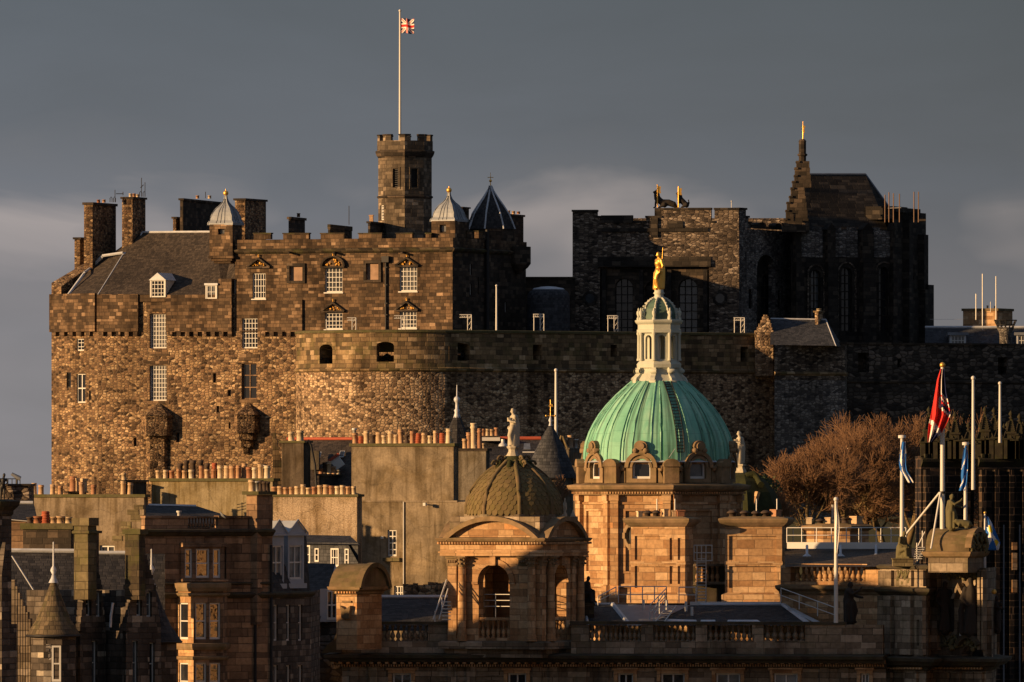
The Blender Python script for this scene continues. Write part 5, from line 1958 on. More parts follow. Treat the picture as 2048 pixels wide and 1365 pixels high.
def big_extra(b, s, ft):
    # wider storey below the stack
    w = b.mb('lower_wall', 'harl_big')
    A = s.A - s.d * -0.3
    lo = Seg(G(713, 694.5), G(931, 691.4))
    zt = lo.z(1004, 800)
    b.facade(lo, Z(1420, 694), zt, [dict(b=(775, 793, 1060, 1113), nx=2, ny=4, bw=0.07), dict(b=(788, 806, 1172, 1200), nx=3, ny=2, bw=0.07)], 'harl_big', 'lower_wall', depth=0.25)
    u0, u1 = 0, lo.L
    w.T = lo.T
    w.quad((u0, 0, zt), (lo.u(931), 0, zt), (lo.u(931), 3, zt + 0.1), (u0, 3, zt + 0.1))
    w.quad((u1, 0, Z(1420, 694)), (u1, 7, Z(1420, 694)), (u1, 7, zt), (u1, 0, zt))
    w.T = Matrix.Identity(4)
    cp = b.mb('ledge', 'harl_tan')
    sbox(cp, lo, 713, 915, 1001.5, 1005, -0.06, 0.4)
    sl = b.mb('window_sill', 'ten_moss')
    sbox(sl, lo, 768, 801, 1116, 1123, -0.25, 0.0)
    pi = MB()
    pi.T = lo.T
    pi.tube([(lo.u(808), -0.08, Z(1195, 693)), (lo.u(808), -0.08, zt)], 0.045, 5)
    pi.build('pipe', M['white'], b.root)
    bx = MB()
    sbox(bx, lo, 763, 768, 1073, 1078, -0.15, 0.0)
    bx.build('vent_box', M['white'], b.root)
    lt = MB()
    lt.T = lo.T
    lt.tube([(lo.u(856), 0, Z(1010, 693)), (lo.u(857), -0.5, Z(1008, 693))], 0.04, 5)
    lt.box(lo.u(854), lo.u(859), -0.75, -0.45, Z(1012, 693), Z(1006, 693))
    lt.build('floodlight', M['white'], b.root)


gable_block('tenement_gable', 'tallest ochre rendered gable with stained face, one small window and many mixed pots', 703, 907, 917, 887, 1012, 692, 22, 'harl_big',
            [(711, 864, 'plain', 1.1), (722, 869, 'louvre', 0.7), (733, 862, 'plain'), (745, 867, 'stout'), (757, 863, 'plain', 1.2), (769, 868, 'plain', 1.1), (781, 864, 'plain'), (792, 868, 'plain', 0.9), (802, 860, 'plain'), (814, 867, 'stout', 0.8), (825, 862, 'plain'),
             (836, 867, 'louvre', 0.7), (848, 862, 'plain'), (860, 868, 'plain'), (871, 861, 'plain', 0.95), (884, 866, 'louvre', 0.7), (897, 860, 'plain', 1.15), (904, 877, 'plain', 0.6, 1.0), (709, 852, 'flue', 1, 1.2)], group='chimney gables of the tenements', extra=big_extra)


def rubble_bit():
    b = Bld('rubble_wall', 'low broken rubble wall at the foot of the big ochre gable', 'wall', P(855, 1215, 685))
    m = b.mb('wall', 'bat_rubble')
    x = 806
    while x < 905:
        t = 1166 + random.uniform(-3, 5)
        m.box(X(x, 685), X(x + 9.8, 685), 685 + random.uniform(-.1, .1), 686, Z(1300, 685), Z(t, 685))
        x += 10
    b.done()


rubble_bit()


# stone stack standing right of the tallest gable
def side_stack():
    b = Bld('chimney_block', 'grey stained chimney block with a cluster of tall yellow pots right of the tallest gable', 'chimney', P(945, 1000, 706), 'chimney gables of the tenements')
    stack(b.root, 905, 972, 979, 897, 1100, 706, 18, 'harl_grey', 'soot', [(930, 876, 'plain'), (938, 863, 'plain'), (947, 849, 'plain', 1.2), (949, 866, 'plain', 1.2), (959, 858, 'plain', 1.1), (967, 886, 'plain', 0.8)], 5, name='stack')
    b.done()


side_stack()


def back_roofs():
    # slate roof with skylights behind the pebbledashed gable
    b = Bld('slate_house', 'dark slate roofed house with red ridge, skylights and tilted dormer below the curved battery', 'house', P(630, 980, 720), 'houses below the battery')
    r = b.root
    rf = b.mb('roof', 'slate_pal')
    rf.poly([P(560, 990, 716), P(712, 990, 714), P(704, 880, 722), P(575, 880, 724)])
    rf.poly([P(575, 880, 724), P(704, 880, 722), P(712, 990, 732), P(560, 990, 732)])
    w = b.mb('wall', 'harl_dark')
    w.prism([tuple(G(562, 716.3).xy), tuple(G(710, 714.3).xy), tuple(G(711, 731).xy), tuple(G(562, 731).xy)], Z(1150, 720), Z(989, 720))
    rd = b.mb('ridge', 'red_sky')
    rd.tube([P(574, 878, 724), P(705, 878, 722)], 0.12, 5)
    for px, t in ((636, 904), (683, 902)):
        s = MB()
        a, c, d, e = P(px - 6, t + 12, 719.2), P(px + 4, t + 12, 719.2), P(px + 7, t, 720.1), P(px - 3, t, 720.1)
        slab(s, a, c, d, e, 0.05)
        so_ = s.build('skylight', M['white'], r)
        g = MB()
        sh = Vector((0, -0.05, 0.03))
        m_ = (a + c + d + e) / 4
        slab(g, *[m_ + (q - m_) * 0.75 + sh for q in (a, c, d, e)], 0.02)
        g.build('pane', M['glass'], so_)
    dm = MB()
    dm.box(X(621, 715), X(638, 715), 714, 719, Z(940, 715), Z(902, 715))
    dm.build('dormer', M['harl_grey'], r)
    dr = MB()
    dr.T = Matrix.Translation(P(681, 935, 716)) @ Matrix.Rotation(R(-35), 4, 'Y')
    dr.box(-0.35, 0.35, 0, 2, 0, 0.75)
    dr.m = 1
    dr.box(-0.45, 0.45, -0.1, 2, 0.752, 0.95)
    dr.build('dormer', [M['white'], M['red_sky']], r)
    stack(r, 638, 642, 680, 948, 990, 712, 14, 'soot', 'soot_moss', [(642, 936, 'plain'), (650, 926, 'dark'), (658, 924, 'plain'), (667, 932, 'plain'), (676, 940, 'plain', 0.8)], 4)
    stack(r, 563, 607, 621, 882, 1000, 711, 24, 'harl_dark', 'moss_cap', [(583, 864, 'plain', 1.3), (600, 862, 'plain', 1.5)], 4)
    pp = MB()
    pp.tube([P(612, 886, 710), P(617, 881, 710), P(622, 890, 710), P(630, 930, 710), P(634, 985, 710)], 0.09, 6)
    pp.build('pipe', M['black_iron'], r)
    g = b.mb('gable', 'bat_ashlar')
    for i in range(7):
        g.box(X(546, 725), X(552 + i * 3, 725), 724 + i * 0.01, 726, Z(1000, 725), Z(866 + i * 14, 725))
    b.done()
    # roofs between gable and cupola
    b = Bld('slate_house', 'low dark house with red ridge and small skylight left of the conical slate roof', 'house', P(1040, 960, 750), 'houses below the battery')
    r = b.root
    rf = b.mb('roof', 'slate_dark')
    rf.poly([P(930, 960, 744), P(1085, 960, 744), P(1082, 880, 752), P(930, 880, 752)])
    rf.poly([P(930, 880, 752), P(1082, 880, 752), P(1085, 960, 760), P(930, 960, 760)])
    w = b.mb('wall', 'harl_dark')
    w.prism([tuple(G(932, 744.3).xy), tuple(G(1083, 744.3).xy), tuple(G(1083, 759).xy), tuple(G(932, 759).xy)], Z(1150, 750), Z(959, 750))
    rd = b.mb('ridge', 'red_sky')
    rd.tube([P(1000, 877, 752), P(1082, 877, 752)], 0.15, 5)
    pr = b.mb('parapet', 'white')
    pr.box(X(955, 750), X(1000, 750), 750.5, 752, Z(882, 750), Z(875, 750))
    po = MB()
    po.box(X(955, 753), X(1002, 753), 753, 754.5, Z(890, 753), Z(872, 753))
    st = po.build('chimney', M['soot'], r)
    pots(st, [(966, 857, 'plain'), (975, 857, 'plain'), (984, 857, 'plain'), (993, 856, 'plain')], 753.6, 872)
    sk = MB()
    slab(sk, P(1047, 899, 747.5), P(1061, 899, 747.5), P(1060, 887, 748.8), P(1048, 887, 748.8), 0.06)
    sk.build('skylight', M['glass_pale'], r)
    cw = MB()
    cw.lathe([(0.35, Z(893, 746)), (0.3, Z(889, 746)), (0.14, Z(886, 746)), (0.14, Z(879, 746))], 8, (X(1006, 746), 746))
    cw.build('roof_vent', M['steel'], r)
    gt = b.mb('gutter', 'white')
    gt.tube([P(1045, 905, 742), P(1075, 905, 742)], 0.06, 5)
    b.done()
    # conical slate roof
    c = (X(1101, 735), 735.0)
    b = Bld('cone_roof_house', 'round house under a smooth conical slate roof with gilded weathervane', 'house', (c[0], c[1], Z(1000, 735)), 'houses below the battery')
    r = b.root
    k = 735 / F
    z = lambda q: Z(q, 735)
    m = b.mb('wall', 'harl_grey')
    m.prism(oct_pts(c, 46 * k, 0, 16), z(1150), z(951))
    cn = b.mb('roof', 'slate_blue')
    cn.lathe([(54 * k, z(957)), (48 * k, z(942)), (30 * k, z(900)), (10 * k, z(862)), (4 * k, z(852))], 24, c)
    f = MB()
    f.lathe([(4.5 * k, z(855)), (6 * k, z(868)), (4 * k, z(852)), (2.2 * k, z(846)), (4.2 * k, z(841)), (2.0 * k, z(836)), (1.0 * k, z(832))][2:], 10, c)
    fo = f.build('lead_finial', M['lead'], r)
    v = MB()
    v.tube([(c[0], c[1], z(836)), (c[0], c[1], z(800))], 0.035, 5)
    v.extr([(c[0] - 0.16, z(813)), (c[0] + 0.2, z(814)), (c[0] + 0.16, z(810)), (c[0] + 0.1, z(808)), (c[0] - 0.12, z(811))], c[1] - 0.03, c[1] + 0.03)
    v.tube([(c[0] - 0.3, c[1], z(832)), (c[0] + 0.3, c[1], z(832))], 0.03, 4)
    for s in (-0.32, 0.32):
        v.ball((c[0] + s, c[1], z(832)), 0.08, 6, 5)
    v.build('weathervane', M['gold'], fo)
    b.done()
    # little bit of roof and chimney right of the cone
    b = Bld('stone_cottage', 'tiny gabled cottage with one tall pot between conical roof and green dome', 'house', P(1145, 960, 745), 'houses below the battery')
    w = b.mb('wall', 'harl_tan')
    w.box(X(1118, 744), X(1168, 744), 744, 750, Z(1100, 744), Z(905, 744))
    rf = b.mb('roof', 'slate_dark')
    rf.extr([(X(1112, 743), Z(905, 743)), (X(1136, 743), Z(905, 743)), (X(1124, 743), Z(872, 743))], 743.5, 750)
    ed = b.mb('bargeboard', 'harl_tan2')
    ed.tube([P(1112, 905, 743.4), P(1123, 872, 743.4)], 0.1, 5)
    ed.tube([P(1125, 872, 743.4), P(1138, 905, 743.4)], 0.1, 5)
    stack(b.root, 1133, 1138, 1162, 896, 930, 743.2, 18, 'harl_grey', 'harl_grey', [(1141, 872, 'plain', 1.2), (1152, 878, 'flue')], 3, 0.05)
    b.done()
    # lead spirelet
    b = Bld('spirelet', 'slim lead topped spirelet with a needle standing before the shaded battery wall', 'spire', P(914, 900, 720))
    c = (X(914, 720), 720.0)
    k = 720 / F
    z = lambda q: Z(q, 720)
    m = b.mb('slate_cone', 'slate_dark')
    m.lathe([(52 * k, z(960)), (26 * k, z(880)), (6.5 * k, z(833))], 8, c, smooth=False)
    l = b.mb('lead_cap', 'lead')
    l.lathe([(7.5 * k, z(836)), (4.5 * k, z(826)), (6 * k, z(821)), (3.4 * k, z(818)), (3.2 * k, z(806)), (5.5 * k, z(803)), (6.5 * k, z(800)), (5.5 * k, z(796)), (1.5 * k, z(793)), (0.8 * k, z(770))], 10, c)
    b.done()


back_roofs()


def terrace():
    b = Bld('lookout_block', 'small dark stone block with railed flat roof at the far left edge', 'building', P(30, 1010, 640))
    r = b.root
    Y = 640
    w = b.mb('wall', 'mem_rubble')
    w.prism([tuple(G(-40, 640).xy), tuple(G(58, 640).xy), tuple(G(68, 645).xy), tuple(G(-40, 648).xy)], Z(1200, Y), Z(972, Y))
    c = b.mb('coping', 'soot')
    c.prism(grow([tuple(G(-40, 640).xy), tuple(G(58, 640).xy), tuple(G(68, 645).xy), tuple(G(-40, 648).xy)], 0.1), Z(972, Y), Z(968, Y), bottom=True)
    railing(r, P(8, 969, 641), P(40, 969, 641), 4, 0.35, False, 0.03, 'black_iron')
    rf = b.mb('lean_to_roof', 'slate_dark')
    rf.poly([P(-20, 1040, 632), P(75, 1040, 632), P(68, 1008, 638), P(-20, 1008, 638)])
    fl = b.mb('flashing', 'lead')
    fl.tube([P(-20, 1006, 638), P(66, 1006, 638)], 0.12, 5)
    lw = b.mb('lower_wall', 'ten_stone')
    lw.prism([tuple(G(-20, 632.3).xy), tuple(G(70, 632.3).xy), tuple(G(70, 639).xy), tuple(G(-20, 639).xy)], Z(1300, 632), Z(1040, 632))
    pi = b.mb('pipe', 'white')
    pi.tube([P(22, 1040, 631), P(58, 1043, 631)], 0.03, 5)
    b.done()
    t = thing('viewing_telescope', 'dark coin telescope tilted up on a stand on the railed flat roof', 'telescope', P(34, 968, 641))
    m = MB()
    m.tube([P(34, 968, 641), P(34, 957, 641)], 0.06, 6)
    m.build('stand', M['black_iron'], t)
    m = MB()
    m.tube([P(23, 948, 641), P(37, 956, 641), P(41, 958, 641)], [0.1, 0.15, 0.14], 8)
    m.build('tube', M['lead_dark'], t)
    # a person leaning by the rail, cut by the picture edge
    base = P(5, 969, 639.6)
    T = Matrix.Translation(base) @ Matrix.Rotation(R(10), 4, 'Z')
    h = 1.0
    f = lambda x, y, z: T @ Vector((x, y, z))
    pr = thing('person', 'dark clothed person leaning forward at the roof railing by the left edge', 'person', base)
    zo = -1.05
    ch = [[(f(0, 0, 0.9 + zo), 0.16), (f(0.02, 0, 1.15 + zo), 0.16), (f(0.06, 0, 1.38 + zo), 0.15), (f(0.08, 0, 1.48 + zo), 0.07), (f(0.1, -0.02, 1.62 + zo), 0.1), (f(0.11, -0.02, 1.68 + zo), 0.09)],
          [(f(-0.09, 0, 0.88 + zo), 0.1), (f(-0.09, 0, 0.48 + zo), 0.075), (f(-0.09, 0, 0.06 + zo), 0.055), (f(-0.08, -0.14, 0.04 + zo), 0.045)],
          [(f(0.1, 0, 0.88 + zo), 0.1), (f(0.12, -0.05, 0.48 + zo), 0.075), (f(0.1, 0, 0.06 + zo), 0.055), (f(0.11, -0.14, 0.04 + zo), 0.045)],
          [(f(-0.13, 0, 1.38 + zo), 0.075), (f(-0.2, -0.1, 1.14 + zo), 0.055), (f(-0.02, -0.3, 1.12 + zo), 0.04), (f(0.02, -0.36, 1.12 + zo), 0.035)],
          [(f(0.24, 0, 1.38 + zo), 0.075), (f(0.32, -0.1, 1.14 + zo), 0.055), (f(0.22, -0.3, 1.1 + zo), 0.04), (f(0.2, -0.36, 1.1 + zo), 0.035)],
          [(f(0.105, -0.11, 1.64 + zo), 0.02), (f(0.105, -0.13, 1.62 + zo), 0.018)]]
    skinned('body', ch, M['black_iron'], pr, voxel=0.03)


terrace()


def shade_houses():
    """unseen terrace added left of the view; roofs stepped to shade the bank"""
    steps = [(597.0, 615.0, 66.0), (615.0, 619.0, 60.6), (619.0, 623.0, 58.0), (623.0, 626.2, 56.6), (626.2, 633.0, 53.6)]
    for i, (y0, y1, zt) in enumerate(steps):
        b = Bld('shade_terrace_house', ('%s house of an unseen stone terrace added beyond the left picture edge to shade the bank' % ('tallest', 'second tallest', 'middle', 'second lowest', 'lowest')[i]), 'house', (-44, (y0 + y1) / 2, 30), 'shading terrace added beyond the left edge')
        r = b.root
        x1 = -38.0
        sg = Seg((x1, y0 + 0.02), (x1, y1 - 0.02))
        zs = [zt - 4.6 - 3.4 * k for k in range(5)]
        ws, hs = [], []
        n = max(1, int((y1 - y0) / 2.2))
        for k in zs:
            for j in range(n):
                u = sg.L * (j + 0.5) / n
                hs.append((u - 0.5, u + 0.5, k, k + 1.9))
        wall(b.mb('wall', 'ten_stone'), sg, 28, zt - 1.6, hs, 0.25)
        for h in hs:
            window(r, sg, *h, 1, 2, rec=0.18)
        fr = Seg((-52.0, y0 + 0.02), (x1, y0 + 0.02))
        wall(b.mb('wall', 'ten_stone'), fr, 28, zt - 1.6)
        w = b.mb('wall', 'ten_stone')
        w.quad((x1, y1 - 0.02, 28), (-52, y1 - 0.02, 28), (-52, y1 - 0.02, zt - 1.6), (x1, y1 - 0.02, zt - 1.6))
        w.quad((-52, y1 - 0.02, 28), (-52, y0 + 0.02, 28), (-52, y0 + 0.02, zt - 1.6), (-52, y1 - 0.02, zt - 1.6))
        c = b.mb('cornice', 'bank_trim')
        c.moulding([(-52, y0 + 0.02), (x1, y0 + 0.02), (x1, y1 - 0.02)], [(0, zt - 2.0), (0.3, zt - 1.7), (0.3, zt - 1.6), (0, zt - 1.55)])
        rf = b.mb('roof', 'slate_dark')
        ym = (y0 + y1) / 2
        rf.poly([(x1, y0 + 0.02, zt - 1.6), (x1, y1 - 0.02, zt - 1.6), (-41, y1 - 0.02, zt), (-41, y0 + 0.02, zt)])
        rf.poly([(-41, y0 + 0.02, zt), (-41, y1 - 0.02, zt), (-52, y1 - 0.02, zt - 1.6), (-52, y0 + 0.02, zt - 1.6)])
        w.poly([(-52, y0 + 0.02, zt - 1.6), (x1, y0 + 0.02, zt - 1.6), (-41, y0 + 0.02, zt)])
        b.done()


shade_houses()


def far_side():  # unseen terrace added so the bay windows reflect a sunlit wall
    b = Bld('reflected_terrace', 'long unseen sandstone terrace added beyond the right picture edge for the windows to reflect', 'building', (66, 540, 30))
    r = b.root
    x0, y0, y1 = 60.0, 500.0, 584.0
    sg = Seg((x0, y1), (x0, y0))
    hs = []
    n = 21
    for k in range(7):
        for j in range(n):
            u = sg.L * (j + 0.5) / n
            hs.append((u - 0.6, u + 0.6, 34 + 4.4 * k, 36.4 + 4.4 * k))
    wall(b.mb('wall', 'bank'), sg, 24, 68, hs, 0.3)
    w = b.mb('wall', 'bank')
    for A, B in (((x0, y0), (x0 + 14, y0)), ((x0 + 14, y0), (x0 + 14, y1)), ((x0 + 14, y1), (x0, y1))):
        w.quad((A[0], A[1], 24), (B[0], B[1], 24), (B[0], B[1], 68), (A[0], A[1], 68))
    for i in range(7):
        pb = MB()
        pb.T = sg.T
        for h in hs[i * n:(i + 1) * n]:
            pb.box(h[0], h[1], 0.28, 0.33, h[2], h[3])
        pb.build('window_row', M['glass'], r)
    c = b.mb('cornice', 'bank_trim')
    ln = [(x0, y1), (x0, y0), (x0 + 14, y0)]
    for zz in (46.2, 68.0):
        c.moulding(ln, [(0, zz - 0.6), (0.5, zz - 0.1), (0.5, zz + 0.1), (0, zz + 0.2)])
    rf = b.mb('roof', 'slate_dark')
    rf.poly([(x0, y1, 68.0), (x0, y0, 68.0), (x0 + 7, y0, 72), (x0 + 7, y1, 72)])
    rf.poly([(x0 + 7, y1, 72), (x0 + 7, y0, 72), (x0 + 14, y0, 68.0), (x0 + 14, y1, 68.0)])
    b.done()


far_side()


def left_street():
    # dark stone stack with six pots
    b = Bld('chimney_block', 'wide dark mossy chimney block with squat pots, one of them red, before the tan gable', 'chimney', P(100, 1110, 590), 'chimney gables of the tenements')
    stack(b.root, 46, 142, 150, 1047, 1180, 592, 14, 'soot', 'moss_cap', [(60, 1034, 'stout', 0.85), (75, 1032, 'plain', 1.4), (91, 1023, 'louvre', 1.0), (107, 1033, 'plain', 1.3), (121, 1031, 'plain', 1.5), (137, 1033, 'plain', 1.4)], 12, 0.15, name='stack')
    b.done()
    # crow-stepped building with turrets
    b = Bld('turreted_house', 'dark baronial stone house with slate roof, two conical turrets and crow-stepped gables', 'house', P(180, 1365, 565))
    r = b.root
    Y = 566.0
    z = lambda q: Z(q, Y)
    k = Y / F
    rf = b.mb('roof', 'slate_dark')
    rf.poly([P(-30, 1290, 567), P(330, 1290, 567), P(330, 1108, 574.5), P(-30, 1104, 574.5)])
    rf.poly([P(-30, 1104, 574.5), P(330, 1108, 574.5), P(330, 1290, 582), P(-30, 1290, 582)])
    fl = b.mb('flashing', 'lead')
    fl.tube([P(22, 1101, 574.5), P(150, 1102, 574.5)], 0.13, 6)
    fl.tube([P(184, 1106, 574.5), P(256, 1106, 574.5)], 0.13, 6)
    fl.tube([P(24, 1112, 566), P(82, 1204, 566)], 0.05, 5)
    fl.tube([P(226, 1206, 562), P(222, 1232, 562), P(221, 1255, 562)], 0.07, 5)
    wl = b.mb('wall', 'ten_dark')
    sg = Seg(G(-30, 566.5), G(330, 568.6))
    b.facade(sg, z(1480), z(1288), [], 'ten_dark')
    for A, B in ((G(330, 568.6), G(330, 582)),):
        wl.quad((A.x, A.y, z(1480)), (B.x, B.y, z(1480)), (B.x, B.y, z(1120)), (A.x, A.y, z(1120)))
    # gables with tall slit windows
    for n_, (a, c, t, chk) in enumerate(((160, 212, 1110, 0), (252, 322, 1100, 1))):
        gs = Seg(G(a, 562.5), G(c, 563.8))
        m0, hw = (a + c) / 2, (c - a) / 2
        wn = []
        for px, t0, e0 in ((m0 - 14, 1185, 1232), (m0 + 6, 1185, 1234), (m0 - 2 if n_ == 0 else m0 - 22, 1282, 1370), (m0 + 22 if n_ == 0 else m0 + 12, 1286, 1370)):
            wn.append(dict(b=(px, min(px + 11, c - 3), t0, e0), nx=1, ny=2, fw=0.06, depth=0.35))
        wall_low = max(w['b'][2] for w in wn)
        b.facade(gs, z(1480), z(1262), [w for w in wn if w['b'][2] > 1262], 'ten_dark', 'gable_wall', depth=0.35)
        uu = [w for w in wn if w['b'][2] < 1262]
        a2, c2 = m0 - hw * 0.72, m0 + hw * 0.72
        b.facade(gs, z(1262), z(1180), uu, 'ten_dark', 'gable_wall', depth=0.35, u0=gs.u(a2), u1=gs.u(c2))
        gm = b.mb('gable_wall', 'ten_dark')
        sbox(gm, gs, a + 0.5, c - 0.5, 1262, 1480, 0.42, 5.0)
        sbox(gm, gs, a2, c2, 1181, 1261.9, 0.42, 5.0)
        for j in range(7):
            w = hw * (0.72 - 0.085 * j)
            sbox(gm, gs, m0 - w, m0 + w, 1180 - 10 * (j + 1), 1180.2 - 10 * j, 0.0, 0.8)
        for j in range(5):
            w = hw * (1.0 - 0.06 * j)
            for s_ in (-1, 1):
                x0, x1 = sorted((m0 + s_ * w, m0 + s_ * hw * 0.72))
                if x1 - x0 > 1:
                    sbox(gm, gs, x0, x1, 1262 - 14 * (j + 1), 1262.2 - 14 * j, 0.0, 0.7)
    # chimneys on the gables
    stack(r, 148, 176, 193, 1036, 1200, 562, 26, 'ten_moss', 'ten_moss', (), 16, 0.1, neck=13)
    stack(r, 186, 190, 198, 1062, 1150, 566, 20, 'soot', 'soot', (), 5)
    stack(r, 250, 278, 291, 1059, 1200, 562, 24, 'soot_moss', 'moss_cap', (), 10, 0.12)
    # conical turrets
    for c_, rr, base, ap, ft, flb, win in ((107, 50, 1268, 1160, 1084, 1152, 1), (303, 56, 1280, 1168, 1098, 1150, 0)):
        Yt = 560.5 if win else 566
        c = (X(c_, Yt), Yt)
        kk = Yt / F
        zz = lambda q: Z(q, Yt)
        m = MB()
        m.prism(oct_pts(c, rr * 0.96 * kk, -112, 8), zz(1480), zz(base))
        to = m.build('turret_wall', M['ten_dark'], r)
        q = MB()
        q.lathe([((rr + 4) * kk, zz(base + 3)), ((rr + 3) * kk, zz(base)), (rr * 0.7 * kk, zz(base - 28)), (rr * 0.42 * kk, zz(base - 62)), (rr * 0.2 * kk, zz(ap + 16)), (3 * kk, zz(ap))], 20, c)
        ro = q.build('conical_roof', M['slate_moss' if win else 'slate_dark'], to)
        f = MB()
        f.lathe([(10 * kk, zz(ap + 6)), (5 * kk, zz(ap - 4)), (3.5 * kk, zz(ap - 10)), (2.5 * kk, zz(flb - 2)), (6.5 * kk, zz(flb - 10)), (5.5 * kk, zz(flb - 14)), (2 * kk, zz(flb - 20)), (1.4 * kk, zz(ft + 4)), (1.8 * kk, zz(ft + 2)), (0.6 * kk, zz(ft))], 10, c)
        f.build('lead_finial', M['lead'], to)
        gu = MB()
        gu.tube([(c[0] + (rr + 4) * kk * math.cos(j * math.pi / 10), c[1] + (rr + 4) * kk * math.sin(j * math.pi / 10), zz(base + 4)) for j in range(21)], 0.07, 5)
        gu.build('gutter', M['black_iron'], to)
        if win:
            sgw = Seg(oct_pts(c, rr * 0.96 * kk, -112, 8)[0], oct_pts(c, rr * 0.96 * kk, -112, 8)[1])
            ua, ub = 0.45 * sgw.L, 0.95 * sgw.L
            sgo = Seg(sgw.A + sgw.n * 0.03, sgw.B + sgw.n * 0.03)
            window(to, sgo, ua, ub, zz(1363), zz(1291), 1, 2, rec=0.06, fw=0.1, bw=0.08)
            qs = MB()
            for u_, t_ in ((0.14, 1288), (0.26, 1304)):
                qs.T = sgw.T
                qs.box(sgw.L * u_, sgw.L * 0.44, -0.02, 0.0, zz(t_ + 15), zz(t_))
            qs.build_each('pale_or_lit_block', M['mem_pale'], to)
        else:
            qs = MB()
            sgw = Seg(oct_pts(c, rr * 0.96 * kk, -112, 8)[0], oct_pts(c, rr * 0.96 * kk, -112, 8)[1])
            qs.T = sgw.T
            for a_, b_, t_, e_ in ((0.5, 0.8, 1306, 1322), (0.62, 0.98, 1322.2, 1336), (0.6, 0.9, 1336.2, 1352)):
                qs.box(sgw.L * a_, sgw.L * b_, -0.02, 0.0, zz(e_), zz(t_))
            qs.build('pale_or_lit_block', M['mem_pale'], to)
    # lit crow-stepped end at the left
    g = b.mb('stepped_gable', 'bank_grey')
    for i in range(7):
        g.box(X(10, 562), X(30 + i * 5.2, 562), 561.5 + i * 0.02, 564, Z(1480, 562), Z(1160 + i * 13, 562))
    b.done()
    # tall pier of a nearer building at the left edge
    b = Bld('stone_pier', 'dark weathered stone pier with moulded cap cut by the left picture edge', 'tower', P(0, 1365, 540))
    Y = 540
    m = b.mb('shaft', 'ten_dark')
    f1 = rot_foot(-60, -4, 23, Y, 30)
    m.prism(f1, Z(1250, Y), Z(1003, Y))
    m.prism(grow(f1, 0.22), Z(1500, Y), Z(1249, Y))
    c = b.mb('cap', 'soot_moss')
    c.moulding(f1, [(0, Z(1033, Y)), (0.08, Z(1028, Y)), (0.08, Z(1022, Y)), (0.3, Z(1012, Y)), (0.36, Z(1003, Y)), (0.0, Z(999, Y))], True)
    c.poly([(p[0], p[1], Z(999.2, Y)) for p in f1])
    s = b.mb('buttress', 'ten_dark')
    s.T = Seg(f1[1], f1[2]).T
    s.extr([(-0.2, Z(1500, Y)), (0.7, Z(1500, Y)), (0.62, Z(1250, Y)), (0.2, Z(1085, Y)), (-0.2, Z(1150, Y))], -0.35, 0.0)
    b.done()


left_street()


